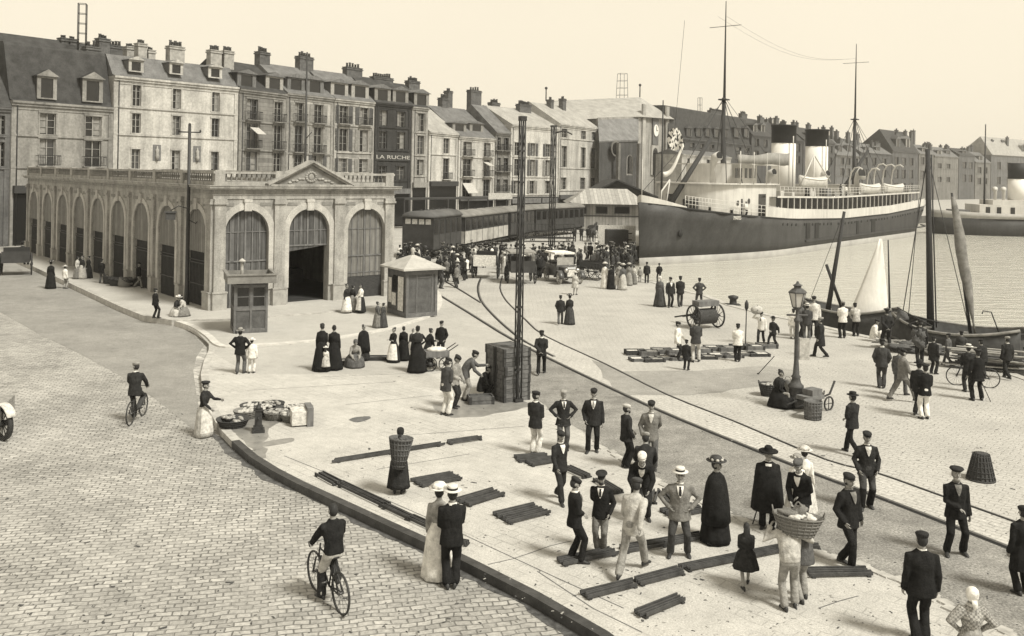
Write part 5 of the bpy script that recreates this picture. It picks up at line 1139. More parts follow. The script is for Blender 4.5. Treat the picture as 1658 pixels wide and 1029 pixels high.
# sign letters
def letters(txt, parent, loc, size, m, rot, name='sign_letters'):
    cu = bpy.data.curves.new(name, 'FONT'); cu.body = txt; cu.size = size; cu.extrude = .03; cu.align_x = 'CENTER'
    o = bpy.data.objects.new(name, cu); COL.objects.link(o)
    dg = bpy.context.evaluated_depsgraph_get(); me = bpy.data.meshes.new_from_object(o.evaluated_get(dg)); bpy.data.objects.remove(o)
    me.materials.clear(); me.materials.append(m)
    return_o = bpy.data.objects.new(name, me); COL.objects.link(return_o); return_o.parent = parent; return_o.location = loc; return_o.rotation_euler = rot
    return return_o
o, A, e, L, ze = dk_house
zl = on_line(636, 257, A, A + e * L).z
mb = MB(); mb.box2((.15, -.16, zl - .25), (L - .15, -.125, zl + .85)); mb.build('sign_board', WOODD, o)
lt = letters('LA RUCHE', o, (L / 2, -.165, zl), .70, M_['pale'], (pi / 2, 0, 0)); lt.scale.x = L * .92 / max(.1, lt.dimensions.x)
# two statue niches of the white house
# (kept as reliefs on the wall: their own things would be parts)
wh = [q for q in bpy.data.objects if q.get('label', '').startswith('wide white house')][0]
Aw, Bw = P(184, 122, dep(184)), P(386, 122, dep(386)); ew = (Bw - Aw); ew.z = 0; ew.normalize()
for px, t, b in ((254, 234, 260), (319, 236, 262)):
    q0, q1 = on_line(px, t, Aw, Bw), on_line(px, b, Aw, Bw); s = (q0 - Aw).dot(ew)
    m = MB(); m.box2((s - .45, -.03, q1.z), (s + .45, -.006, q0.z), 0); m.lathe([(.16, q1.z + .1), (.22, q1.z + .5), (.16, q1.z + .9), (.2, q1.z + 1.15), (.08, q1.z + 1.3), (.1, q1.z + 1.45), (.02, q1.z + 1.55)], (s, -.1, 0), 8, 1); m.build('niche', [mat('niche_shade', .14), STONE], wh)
# roof mast frames (telephone lattices)
def lattice(label, px, y0, y1, D, wd, name='roof_lattice', cat='lattice mast', cross=6, splay=1.0):
    a = P(px, y1, D) - V((0, 0, 2.0)); b = P(px, y0, D); o = empty(name, a, .3, label, cat); h = b.z - a.z; mb = MB()
    for sx in (-1, 1):
        for sy in (-1, 1): mb.tube([(sx * wd / 2 * splay, sy * wd / 2 * splay, 0), (sx * wd / 2, sy * wd / 2, h)], .05, 5)
    mb.build('post', IRON, o); mb = MB()
    for i in range(cross + 1):
        mb = MB(); z = h * i / cross; k = (splay + (1 - splay) * i / cross) * wd / 2
        for sx in (-1, 1): mb.tube([(sx * k, -k, z), (sx * k, k, z)], .03, 4); mb.tube([(-k, sx * k, z), (k, sx * k, z)], .03, 4)
        mb.build('cross_bar', IRON, o)
    return o
lattice('telephone lattice frame with stays on the dark roof', 133, 6, 54, 94, .75, cross=5)
lattice('pale telephone lattice standing on the church roof ridge', 1007, 119, 162, 200, 1.6, cross=5, splay=1.3)
lattice('faint small lattice far behind the dark block', 1133, 158, 180, 230, .8, cross=3)
# ------------------------------------------------------------------ church with the big pale roof
def poly_solid(mb, pts, faces, m=0): mb.add(pts, faces, m)
D0 = 172.0; D1 = 196.0
ch = empty('church', P(970, 330, D0), 0, 'church with a huge pale hipped roof, clock gable and arched door', 'church'); ch.location.z = 0
cl = ch.location
def cw(px, py, D): return P(px, py, D) - V((cl.x, cl.y, 0))
mb = MB()
a0, a1 = cw(968, 190, D0), cw(1034, 188, D0 + 12); b1 = cw(1084, 192, D0 + 26); back = V((0, 26, 0))
for p, q in ((a0, a1), (a1, b1)):
    mb.quad((p.x, p.y, 0), (q.x, q.y, 0), (q.x, q.y, q.z), (p.x, p.y, p.z))
pb = a0 + back; qb = b1 + V((4, 20, 0)); mb.quad((a0.x, a0.y, 0), (pb.x, pb.y, 0), (pb.x, pb.y, a0.z), tuple(a0)); mb.quad((b1.x, b1.y, 0), (qb.x, qb.y, 0), (qb.x, qb.y, b1.z), tuple(b1))
mb.build('wall', wallm(.34), ch)
mb = MB(); r0 = cw(885, 163, D0 + 14); r1 = cw(1036, 157, D0 + 24); k0 = cw(872, 196, D0 - 2)
p = [tuple(k0 + V((0, -.6, 0))), tuple(a1 + V((.3, -.8, -.1))), tuple(b1 + V((1, -.6, -.1))), tuple(r0), tuple(r1), tuple(k0 + V((0, 32, 0))), tuple(qb + V((3, 12, 0)))]
mb.add(p, [(0, 1, 4, 3), (1, 2, 4), (3, 4, 6, 5), (2, 6, 4), (0, 3, 5), (0, 5, 6, 2, 1)]); mb.build('roof', ROOFL, ch)
# lean-to aisle: pale roof, dark wall with a round window
mb = MB(); l0, l1 = cw(970, 228, D0 - 6), cw(1034, 226, D0 + 4)
mb.add([tuple(a0 + V((0, -.05, -.4))), tuple(a1 + V((0, -.05, -.4))), tuple(l1), tuple(l0), tuple(a0 + V((0, .1, -.9))), tuple(a1 + V((0, .1, -.9))), tuple(l1 + V((0, .1, -.3))), tuple(l0 + V((0, .1, -.3)))], [(0, 1, 2, 3), (4, 7, 6, 5), (3, 2, 6, 7)]); mb.build('aisle_roof', mat('aisle_slate', .16, .7, .3, .8, fine=.5), ch)
mb = MB(); l0b, l1b = l0 + V((.1, .3, 0)), l1 + V((-.1, .3, 0))
mb.quad((l0b.x, l0b.y, 0), (l1b.x, l1b.y, 0), (l1b.x, l1b.y, l1b.z), tuple(l0b)); mb.build('aisle_wall', wallm(.08), ch)
al = (l1b - l0b); al.z = 0; aL = al.length; al.normalize(); nn_ = V((al.y, -al.x, 0))
def disc(center, r, ax, name, m, par, off=.05, rz_=1.0):
    mb = MB(); c = center + nn_ * off; n = 20
    pts = [c + ax * (r * cos(2 * pi * k / n)) + V((0, 0, r * rz_ * sin(2 * pi * k / n))) for k in range(n)]
    mb.add([tuple(q) for q in pts] + [tuple(q - nn_ * off * .9) for q in pts], [tuple(range(n))] + [(k, (k + 1) % n, n + (k + 1) % n, n + k) for k in range(n)]); return mb.build(name, m, par)
for px_ in (980, 1019):      # arched windows of the aisle
    q_ = cw(px_, 258, D0 - 3); mb = MB(); n = 8; T0 = frame((q_.x, q_.y, 0), al); zz = q_.z
    pts = [(-.8, -.14, zz - 2.6), (.8, -.14, zz - 2.6)] + [(.8 * cos(pi * i / n), -.14, zz + .8 * sin(pi * i / n)) for i in range(n + 1)]
    mb.add([(1.3 * x, -.1, zz + (z - zz) * 1.12) for x, y, z in pts], [tuple(range(len(pts)))], 0, False, T0); f_ = mb.build('window', wallm(.3), ch); mb = MB(); mb.add(pts, [tuple(range(len(pts)))], 0, False, T0); mb.build('pane', GLASS, f_)
for px_ in (971, 1000, 1033):
    q_ = cw(px_, 258, D0 - 3); mb = MB(); mb.box2((-.35, -.45, 0), (.35, .1, l0.z - .2), 0, frame((q_.x, q_.y, 0), al)); mb.build('buttress', wallm(.2), ch)
c = cw(996, 240, D0 - 3); f_ = disc(c + nn_ * .05, 1.5, al, 'round_window', wallm(.2), ch, .12); disc(c + nn_ * .17, 1.15, al, 'pane', GLASS, f_, .06)
# clock gable
al2 = (b1 - a1); al2.z = 0; al2.normalize(); nn_ = V((al2.y, -al2.x, 0))
c = cw(1060, 211, D0 + 19); mb = MB()
T_ = frame((c.x, c.y, 0), al2); 
mb.box2((-1.5, -.25, c.z - 3), (1.5, -.02, c.z + 3), 0, T_); mb.build('clock_surround', wallm(.16), ch)
f_ = disc(c + nn_ * .3, 1.25, al2, 'clock_face', M_['white'], ch, .1)
mb = MB(); mb.box2((-.06, -.5, c.z), (.06, -.44, c.z + .95), 0, T_); mb.box2((0, -.5, c.z - .06), (.65, -.44, c.z + .06), 0, T_); mb.build('clock_hand', IRON, f_)
c2 = cw(1060, 252, D0 + 19); mb = MB(); mb.box2((-1.9, -.2, c2.z - 4), (1.9, -.02, c2.z + 2.2), 0, T_); mb.build('portal', wallm(.42), ch)
mb = MB(); n = 12; pts = [(-1.2, -.3, c2.z - 4), (1.2, -.3, c2.z - 4)] + [(1.2 * cos(pi * i / n), -.3, c2.z + .5 + 1.2 * sin(pi * i / n)) for i in range(n + 1)]
mb.add(pts, [tuple(range(len(pts)))], 0, False, T_); mb.build('door', GLASS, ch)
for px in (1040, 1078):
    c3 = cw(px, 240, D0 + (14 if px < 1050 else 24)); mb = MB(); mb.box2((-.8, -.35, 0), (.8, -.01, c3.z + 9), 0, frame((c3.x, c3.y, 0), al2)); mb.build('pilaster', wallm(.40), ch)
for px, py, D in ((1036, 157, D0 + 24), (884, 163, D0 + 14)):
    q = cw(px, py, D); mb = MB(); mb.tube([q, q + V((0, 0, 2.6))], .12, 6); mb.ell(q + V((0, 0, 2.6)), (.3, .3, .3), 0, None, 8, 6); mb.build('finial', IRON, ch)
# ------------------------------------------------------------------ houses across the harbour
H('big dark turreted block with a crested roof beyond the foremast', 1086, 1216, 222, .09, [(1105, 7), (1121, 7), (1137, 7), (1153, 7), (1170, 7), (1196, 8), (1210, 8)], [(226, 236), (241, 252), (258, 270)], roof='mansard', ridge=182, dormers=[(1117, 9, 203, 221), (1133, 9, 203, 221), (1148, 9, 203, 221), (1162, 9, 204, 222), (1176, 9, 204, 222), (1195, 10, 202, 222), (1210, 8, 203, 222)], chims=[(1095, 22, 178, 6, 6), (1160, 60, 176, 14, 6), (1203, 24, 180, 6, 6)], strings=False, dep=14, setb=6, lite=True)
H('pale low warehouse wall under the turreted block', 1107, 1181, 252, .44, [(1117, 4), (1147, 5), (1172, 4)], [(258, 266), (276, 283)], roof='pitch', ridge=247, roofm=ROOFM, dep=6, setb=3, strings=False, lite=True)[0].location += V((-3, -14, 0))
far = [ # x0, x1, eave, ridge, lum, roof material, columns, rows, chimneys
 ('gabled dark house behind the first funnel', 1217, 1252, 218, 192, .09, ROOFD, (1226, 1240), ((224, 236), (244, 256)), [(1232, 14, 186, 3), (1257, 12, 187, 4)]),
 ('tall dark house between the two funnels', 1253, 1300, 222, 200, .08, ROOFD, (1264, 1280, 1293), ((228, 242), (250, 262)), [(1268, 14, 193, 3), (1285, 12, 194, 3), (1309, 15, 198, 4)]),
 ('grey house with a paler roof behind the second funnel', 1301, 1352, 226, 208, .10, ROOFD, (1311, 1328, 1345), ((232, 244), (252, 264)), [(1335, 7, 206, 1), (1354, 9, 209, 1)]),
 ('house with pale gable front by the main mast', 1353, 1392, 250, 226, .17, ROOFM, (1364, 1374, 1386), ((254, 266), (272, 284)), [(1355, 9, 209, 2), (1373, 10, 211, 2), (1388, 12, 214, 2)]),
 ('broad dark roofed house under the main mast top', 1393, 1444, 246, 233, .11, ROOFM, (1402, 1416, 1432), ((254, 266), (274, 286)), [(1420, 20, 228, 4)]),
 ('steep hump roofed house crowned by a chimney cluster', 1445, 1487, 244, 212, .12, ROOFD, (1452, 1464, 1476), ((254, 266), (274, 288), (296, 308)), [(1452, 14, 212, 4), (1466, 7, 209, 2)]),
 ('tall stone house with three pale window bands', 1488, 1512, 248, 234, .20, ROOFM, (1494, 1504), ((254, 266), (276, 290)), [(1503, 16, 229, 4)]),
 ('square grey warehouse with a mansard and few windows', 1513, 1552, 252, 238, .22, ROOFM, (1522, 1536), ((264, 272), (286, 294)), [(1532, 9, 233, 3)]),
 ('plain dark house next to the square warehouse', 1553, 1578, 250, 240, .13, ROOFD, (1562, 1572), ((262, 272), (282, 294)), [(1558, 10, 237, 2)]),
 ('low stone house with gable toward the far basin', 1579, 1604, 262, 246, .20, ROOFM, (1586, 1596), ((270, 280), (288, 298)), []),
 ('long pale roofed store at the far end of the basin', 1605, 1720, 250, 226, .17, ROOFL, (1618, 1634, 1656), ((262, 274), (286, 298)), [(1606, 7, 224, 2), (1622, 7, 225, 2)]),
]
for lbl, x0, x1, ev, rg, lu, rm, cs, rw, chs in far:
    H(lbl, x0, x1, ev, lu, [(c, 6) for c in cs], rw, roof='pitch', ridge=rg, roofm=rm, chims=[(a, b, c, d, 4) for a, b, c, d in chs] + [(x0 + (x1 - x0) * random.uniform(.1, .9), random.uniform(5, 9), rg - random.uniform(1, 7), random.randint(1, 4), random.choice((3, 6, 7))) for _ in range(3 if x0 < 1600 else 1)], dormers=[(x0 + (x1 - x0) * q_, 6.5, ev - (ev - rg) * .75, ev - (ev - rg) * .15) for q_ in ((.3, .7) if x1 - x0 > 30 and x0 < 1600 else (.5,))], dep=14, setb=5, strings=lu > .15, lite=True)
# wooded hill line closing the view behind the roofs
mb = MB(); hill = [(1085, 222), (1180, 214), (1260, 212), (1330, 216), (1400, 232), (1470, 236), (1560, 244), (1620, 246), (1760, 240)]
top = [P(x, y, dep(x) * 1.25 + 40) for x, y in hill]
for a, b in zip(top, top[1:]):
    mb.quad((a.x, a.y, -2), (b.x, b.y, -2), tuple(b), tuple(a)); mb.quad(tuple(a), tuple(b), (b.x + 80, b.y + 120, b.z - 3), (a.x + 80, a.y + 120, a.z - 3))
structure(mb, 'hill', mat('hill_scrub', .10, .95, .4, .05, fine=.5))
# ------------------------------------------------------------------ wooden customs shed and the canopy by the basin
A, B = G(927, 371), G(1034, 371); A.y = B.y = min(A.y, B.y); sh = empty('wooden_shed', A, 0, 'pale boarded shed with a low hipped roof near the ship bow', 'shed')
w_ = B.x - A.x; ez = hz(930, 329, A.y); rzz = hz(985, 305, A.y + 5); d = 10
mb = MB(); mb.box2((0, 0, 0), (w_, d, ez)); mb.build('wall', striped('shed_boards', .26, .45, .5), sh)
mb = MB(); mb.box2((-.05, -.06, ez * .52), (w_ + .05, -.002, ez * .52 + .14)); mb.build('rail', WOODD, sh)
for px, hw in ((941, .7), (974, .75), (1007, 1.0)):
    q = P(px, 340, A.y); s = q.x - A.x; m = MB(); m.box2((s - hw - .1, -.07, q.z - .55), (s + hw + .1, -.003, q.z + .55)); f = m.build('window', WOODM, sh); m = MB(); m.box2((s - hw, -.09, q.z - .45), (s + hw, -.072, q.z + .45)); m.build('pane', GLASS, f)
mb = MB(); z = ez; p = [(-.8, -.9, z), (w_ + .8, -.9, z), (w_ + .8, d + .8, z), (-.8, d + .8, z), (2.2, d * .45, rzz), (w_ - 1.5, d * .45, rzz)]
mb.add(p, [(0, 1, 5, 4), (1, 2, 5), (2, 3, 4, 5), (3, 0, 4), (3, 2, 1, 0)]); mb.build('roof', striped('shed_zinc', .36, .5, .6), sh)
D = 146; a, b = P(940, 322, D), P(1078, 318, D); gs = empty('gable_shed', (a.x, a.y, 0), 0, 'dark gabled goods shed with a pale fascia behind the boarded shed', 'shed')
w_ = b.x - a.x; ez = hz(1000, 322, D); rz_ = hz(997, 291, D)
mb = MB(); mb.add([(x, y, z) for y in (0, 14) for x, z in ((0, 0), (w_, 0), (w_, ez), (w_ * .42, rz_), (0, ez))], [(0, 1, 2, 3, 4), (9, 8, 7, 6, 5), (0, 4, 9, 5), (1, 6, 7, 2)]); mb.build('wall', WOODD, gs)
mb = MB(); mb.add([(x, y, z) for y in (-1, 15) for x, z in ((-1.2, ez - .6), (w_ * .42, rz_ + .15), (w_ + 1.2, ez - .5), (w_ + 1.2, ez - .7), (w_ * .42, rz_ - .1), (-1.2, ez - .8))], [(0, 1, 4, 5), (1, 2, 3, 4), (6, 7, 1, 0), (7, 8, 2, 1), (11, 10, 7, 6), (10, 9, 8, 7), (5, 4, 10, 11), (4, 3, 9, 10)]); mb.build('roof', ROOFD, gs)
mb = MB(); mb.box2((w_ * .2, -1.1, ez - .3), (w_ * .62, -1.02, ez + .9)); mb.build('fascia', wallm(.42), gs)
# kiosk-like cornice lamps and bill boards are below; two long low canopies in front of the shops
D = 118; a, b = P(655, 322, D), P(905, 318, D + 22); cp = empty('quay_canopy', (a.x, a.y, 0), atan2(b.y - a.y, b.x - a.x), 'long dark shop canopy with plants under the low white houses', 'canopy')
L = (V((b.x, b.y, 0)) - V((a.x, a.y, 0))).length; zc = a.z
mb = MB(); mb.box2((0, 0, zc - .1), (L, 2.5, zc + .12)); mb.build('roof', WOODD, cp); mb = MB()
for i in range(9): mb.box2((L * i / 8.01, .05, 0), (L * i / 8.01 + .14, .19, zc - .1))
mb.build('post', WOODD, cp)
mb = MB(); mb.box2((L * .50, -.05, zc - .15), (L * .66, -.005, zc + .75)); mb.build('sign_board', M_['pale'], cp)
# ------------------------------------------------------------------ the steamer
HULLD = streaks(mat('hull_black', .055, .55, .25, .5, fine=.3), .3, .8, .12); HULLW = streaks(mat('ship_white', .56, .6, .1, .6), .22, 1.2, .15); BOOT = mat('boot_topping', .32, .7, .2, .5); FUNW = mat('funnel_white', .72, .6, .06, .6); FUNB = mat('funnel_black', .02, .6, .3, 1)
CANV = mat('canvas', .24, .9, .2, 1.2); DECKW = mat('deck_planks', .3, .8, .2, 2)
def ship_frame(bow, dirv):
    d = V((dirv[0], dirv[1], 0)).normalized(); return Matrix(((d.x, d.y, 0, bow.x), (d.y, -d.x, 0, bow.y), (0, 0, 1, 0), (0, 0, 0, 1)))   # x aft, y to the near (quay) side
bowp = V((13.1, 92.7, 0)); SD = V((.626, .78, 0))
ship = empty('steamship', bowp, atan2(SD.y, SD.x), 'large steamer with two white black-topped funnels and a tall dark hull', 'ship')
# local axes: x aft along the hull, y = away from the near side, so the near side is -y
LS = 92.0; BM = 5.6
def interp(tab, x):
    for (a, b), (c, d) in zip(tab, tab[1:]):
        if a <= x <= c: return b + (d - b) * (x - a) / (c - a)
    return tab[0][1] if x < tab[0][0] else tab[-1][1]
SHEER = [(0, 4.85), (6, 4.15), (12.6, 3.5), (26, 2.75), (44, 2.35), (64, 2.55), (80, 3.2), (92, 3.9)]
def half(x, k):      # k 0 waterline .. 1 deck
    f = min(1, x / (26 - 9 * k)); f = (sin(f * pi / 2)) ** (1.1 - .35 * k)
    a = min(1, (LS - x) / (18 - 8 * k)); a = max(0, sin(a * pi / 2)) ** (.8 - .35 * k)
    return max(.05, BM * f * a)
def hull_part(z0f, z1f, name, m, k0, k1, n=34, off=0.0):
    mb = MB(); R = []
    for i in range(n + 1):
        x = LS * (i / n); z0, z1 = z0f(x), z1f(x); row = []
        for j in range(5):
            t = j / 4; z = z0 + (z1 - z0) * t; k = k0 + (k1 - k0) * t; xx = x - (.35 * k if i == 0 else 0)
            row.append((xx, -half(x, k) - off, z))
        for j in range(5):
            t = 1 - j / 4; z = z0 + (z1 - z0) * t; k = k0 + (k1 - k0) * t; row.append((x - (.35 * k if i == 0 else 0), half(x, k) + off, z))
        R.append(row)
    mb.loft(R, 0, True, True, True); return mb.build(name, m, ship)
sheer = lambda x: interp(SHEER, x)
boot = lambda x: ZW + .8
hull_part(lambda x: ZW - 2, boot, 'boot_topping', BOOT, 0, .14)
hull_part(boot, sheer, 'hull', HULLD, .14, 1)
mb = MB()       # forecastle and main deck planking
R = [[(x, -half(x, 1) + .05, sheer(x) + .02), (x, half(x, 1) - .05, sheer(x) + .02)] for x in [LS * i / 30 for i in range(31)]]
mb.loft(R, 0, False, False, False); mb.build('deck', DECKW, ship)
def strake(x0, x1, z0f, z1f, name, m, off=.03, n=20, th=.08):
    for s in (-1,):
        mb = MB(); R = []
        for i in range(n + 1):
            x = x0 + (x1 - x0) * i / n; h = half(x, 1)
            R.append([(x, -h - off, z0f(x)), (x, -h - off, z1f(x)), (x, -h - off + th, z1f(x)), (x, -h - off + th, z0f(x))])
        mb.loft(R, 0, False); R = [[(x, -y, z) for x, y, z in r] for r in R]; mb.loft(R, 0, False)
        return mb.build(name, m, ship)
strake(0, 4.5, sheer, lambda x: sheer(x) + .75 * (1 - x / 5.2), 'bow_bulwark', HULLW)
strake(18, 84, lambda x: sheer(x) - .02, lambda x: sheer(x) + 1.15, 'white_bulwark', HULLW)
strake(30, 90, lambda x: ZW + 1.35 + .0, lambda x: ZW + 1.55, 'rubbing_strake', HULLD, .16, th=.2)
strake(.5, 90, lambda x: sheer(x) - .16, lambda x: sheer(x) - .04, 'rail_strake', FUNB, .05)
ZB = lambda x: 5.05 + .012 * abs(x - 40)            # boat deck
strake(21, 80, lambda x: ZB(x), lambda x: ZB(x) + .22, 'boat_deck_edge', HULLW, .12)
mb = MB(); R = [[(x, -half(x, 1), ZB(x) + .1), (x, half(x, 1), ZB(x) + .1)] for x in [21 + 59 * i / 20 for i in range(21)]]
mb.loft(R, 0, False, False, False); mb.build('boat_deck', DECKW, ship)
for i in range(31):
    x = 22.5 + 57 * i / 30
    for s in (-1, 1): mb = MB(); mb.box2((x - .06, s * (half(x, 1) - .02) - .06, sheer(x) + 1.1), (x + .06, s * (half(x, 1) - .02) + .06, ZB(x))); mb.build('stanchion', HULLW, ship)
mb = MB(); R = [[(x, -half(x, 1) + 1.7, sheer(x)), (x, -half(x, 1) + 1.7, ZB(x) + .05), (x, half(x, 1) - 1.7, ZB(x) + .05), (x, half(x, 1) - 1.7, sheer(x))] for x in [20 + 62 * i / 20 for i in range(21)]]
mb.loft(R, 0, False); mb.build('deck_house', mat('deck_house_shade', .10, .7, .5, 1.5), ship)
# white forward house with rounded front, wheelhouse and canvas dodger
def rounded(x0, x1, hw, r, n=8):
    p = [(x1, -hw), (x1, hw)]
    return [(x0 + r - r * cos(a), hw * sin(a)) for a in [pi / 2 - pi * i / (2 * n) for i in range(2 * n + 1)]] + [(x1, -hw), (x1, hw)]
mb = MB(); mb.prism(rounded(9.0, 23, 4.7, 3.6), 2.6, 6.75); fh = mb.build('forward_house', HULLW, ship)
mb = MB(); mb.prism(rounded(8.6, 23.3, 5.0, 3.7), 6.75, 6.9); mb.build('house_roof', HULLW, fh)
hw_ = 4.7
for x, z, r in ((15.4, 4.9, .34), (12.6, 4.75, .3)):
    m = MB(); n = 14; m.add([(x + r * cos(2 * pi * k / n), -hw_ - .03, z + r * sin(2 * pi * k / n)) for k in range(n)], [tuple(range(n))]); m.build('porthole', GLASS, ship)
m = MB(); m.box2((18.0, -hw_ - .03, 3.2), (20.0, -hw_ - .001, 5.7)); m.build('door', GLASS, ship)
m = MB(); m.box2((13.4, -hw_ - .03, 3.5), (13.8, -hw_ - .001, 5.2)); m.build('door', GLASS, ship)
mb = MB(); mb.prism(rounded(14.0, 20.4, 3.4, 2.4), 6.9, 9.0); whh = mb.build('wheelhouse', HULLW, ship)
for x in (14.9, 16.0, 17.4, 18.6, 19.6):
    m = MB(); m.box2((x - .32, -3.44, 7.5), (x + .32, -3.405, 8.6)); m.build('window', GLASS, whh)
mb = MB(); mb.box2((15, -5.2, 9.0), (24.5, 5.2, 9.12)); mb.build('bridge_deck', HULLW, ship)
mb = MB()
R = [[(x, -5.25, 9.1 + .05 * sin(x)), (x, -5.25, 9.95 + .10 * sin(x * .7) + (x - 12) * .05), (x, -5.18, 9.95 + .10 * sin(x * .7) + (x - 12) * .05), (x, -5.18, 9.1 + .05 * sin(x))] for x in [11.5 + 14 * i / 16 for i in range(17)]]
mb.loft(R, 0, True); mb.build('canvas_dodger', CANV, ship)
mb = MB()
for x in (12, 15.5, 19, 22.5, 25.4): mb.tube([(x, -5.2, 6.8), (x, -5.2, 10.4)], .06, 6)
mb.build('bridge_post', HULLW, ship)
# bow rail, davit, winches
mb = MB()
for i in range(14):
    x = 4.4 + 5.4 * i / 13 if i < 9 else 9.8 + 2.4 * (i - 8); mb.tube([(x, -half(x, 1) + .1, sheer(x)), (x, -half(x, 1) + .1, sheer(x) + 1.25)], .035, 5)
for z in (.4, .8, 1.22): mb.tube([(x, -half(x, 1) + .1, sheer(x) + z) for x in [4.4 + 1.4 * i for i in range(13)]], .03, 5)
mb.build('railing', HULLW, ship)
mb = MB(); mb.tube([(3.4, -.4, sheer(4)), (3.5, -.4, sheer(4) + 1.6), (5.2, -.4, sheer(5) + 2.9)], .09, 6); mb.tube([(5.2, -.4, sheer(5) + 2.9), (4.4, -.4, sheer(5))], .08, 6); mb.build('anchor_davit', HULLW, ship)
mb = MB(); mb.box2((8.5, -1.8, 4.0), (10.4, -.2, 5.1)); mb.lathe([(.7, -.8), (.7, .8)], (9.5, 1.6, 4.8), 12); mb.build('winch', IRON, ship)
m = MB(); m.lathe([(.42, -.06), (.36, .06)], (0, 0, 0), 12, 0, Matrix.Translation((4.6, -half(4.6, .55) - .06, 1.6)) @ Matrix.Rotation(pi / 2, 4, 'X')); m.build('hawse_pipe', FUNB, ship)
# funnels
for x, hh in ((36.5, 14.6), (48.5, 14.6)):
    f = MB(); f.lathe([(1.62, 5.2), (1.62, hh - 2.35)], (x, 0, 0), 28, 0, None, True, 1.0, .95); fo = f.build('funnel', FUNW, ship)
    f = MB(); f.lathe([(1.66, hh - 2.4), (1.68, hh - .2), (1.76, hh - .2), (1.76, hh), (1.5, hh), (1.5, hh - 1)], (x, 0, 0), 28, 0, None, True, 1.0, .95, False); f.build('funnel_top', FUNB, fo)
    f = MB(); f.tube([(x - 1.0, -1.7, 5.2), (x - 1.0, -1.7, hh - 2.5), (x - 1.0, -1.7, hh - 1.5)], .07, 6); f.build('steam_pipe', HULLW, fo)
# masts with cross trees, stays and derricks
def mast(x, ztop, zbot, name='mast'):
    m = MB(); zj = zbot + (ztop - zbot) * .55; m.tube([(x, 0, zbot), (x, 0, zj)], [.30, .22], 10); m.tube([(x + .1, 0, zj - 1.2), (x + .1, 0, ztop)], [.18, .05], 8); m.box2((x - .5, -.5, zj - .3), (x + .5, .5, zj - .15)); m.box2((x - .03, -2.0, ztop - 3), (x + .03, 2.0, ztop - 2.94))
    mo = m.build(name, WOODD, ship); m = MB()
    for dx, dy in ((-7, -4), (-7, 4), (5, -4), (5, 4), (-3, -4.6)): m.tube([(x, 0, zj), (x + dx, dy, zbot + 1)], .045, 4)
    m.build('stay', IRON, mo); return mo
mast(18.5, 28.2, 3); mast(64.5, 28.8, 3)
m = MB(); m.tube([(7.2, .6, 4.6), (13.3, -1, 11.8)], [.34, .22], 8); m.build('derrick', WOODD, ship)
m = MB(); m.tube([(60.5, 0, 6.5), (68, -1, 12.2)], [.3, .22], 8); m.build('derrick', WOODD, ship)
m = MB(); m.tube([(4.2, 0, 4.6), (4.2, 0, 15.5)], [.14, .06], 8); m.build('jack_staff', WOODD, ship)
m = MB(); m.tube([(0.2, 0, 4.8), (.2, 0, 9.2)], [.05, .03], 6); m.build('stem_staff', HULLW, ship)
# lifeboats and davits
def lifeboat(x0, x1, y, z, covered=False):
    m = MB(); R = []
    for i in range(11):
        t = i / 10; x = x0 + (x1 - x0) * t; w_ = .95 * max(.06, sin(pi * t)) ** .6; r = .35 * (2 * t - 1) ** 2
        R.append([(x, y + w_ * cos(a), z + r * .8 + (1.15 if sin(a) > 0 else 1.15) + (sin(a) * (1.15 if sin(a) < 0 else .28))) for a in [2 * pi * k / 14 for k in range(14)]])
    m.loft(R, 0); bo = m.build('lifeboat', mat('lifeboat_canvas', .5, .8, .2, 2), ship)
    m = MB(); m.tube([(x0 + (x1 - x0) * i / 10, y - .97 * max(.06, sin(pi * i / 10)) ** .6, z + 1.15 + .28 * (2 * i / 10 - 1) ** 2) for i in range(11)], .06, 5); m.build('gunwale', FUNW, bo)
def davit(x, y, z, h=3.6, out=-1.8):
    m = MB(); m.tube([(x, y, z - 3), (x, y, z + h * .5), (x, y + out * .12, z + h * .8), (x, y + out * .4, z + h * .98), (x, y + out * .75, z + h), (x, y + out, z + h * .93)], .11, 7); m.build('davit', HULLW, ship)
lifeboat(29.5, 38.5, -5.0, 6.3); lifeboat(51.5, 60, -5.2, 5.4); lifeboat(62.5, 72, -5.2, 5.4)
for x in (51.8, 59.6, 62.8, 71.6, 67): davit(x, -3.6, 5.4, 4.6 if x > 60 else 3.9)
m = MB(); m.tube([(29, -5.4, 6.8), (33, -5.4, 10.6), (39, -5.4, 7.2)], .09, 6); m.tube([(33, -5.4, 6), (33, -5.4, 10.6)], .09, 6); m.build('boat_frame', HULLW, ship)
def cowl(x, y, z, r=.75, rot=-pi * .6):
    m = MB(); pts = [(x, y, z), (x, y, z + 2.2), (x + .25 * cos(rot), y + .25 * sin(rot), z + 2.9), (x + .9 * cos(rot), y + .9 * sin(rot), z + 3.1)]
    m.tube(pts, [.36, .36, .5, r], 14); c = m.build('ventilator', HULLW, ship)
    m = MB(); q = V(pts[-1]); d = V((cos(rot), sin(rot), .2)).normalized(); u = V((-d.y, d.x, 0)).normalized(); v = d.cross(u); m.add([tuple(q + d * .03 + u * (r * .9 * cos(2 * pi * k / 16)) + v * (r * .9 * sin(2 * pi * k / 16))) for k in range(16)], [tuple(range(16))]); m.build('ventilator_mouth', FUNB, c)
cowl(56, -3.2, 5.3, .95); cowl(13, -1.5, 6.8, .5); cowl(44, -2.5, 5.2, .5); cowl(27, -2, 5.2, .45)
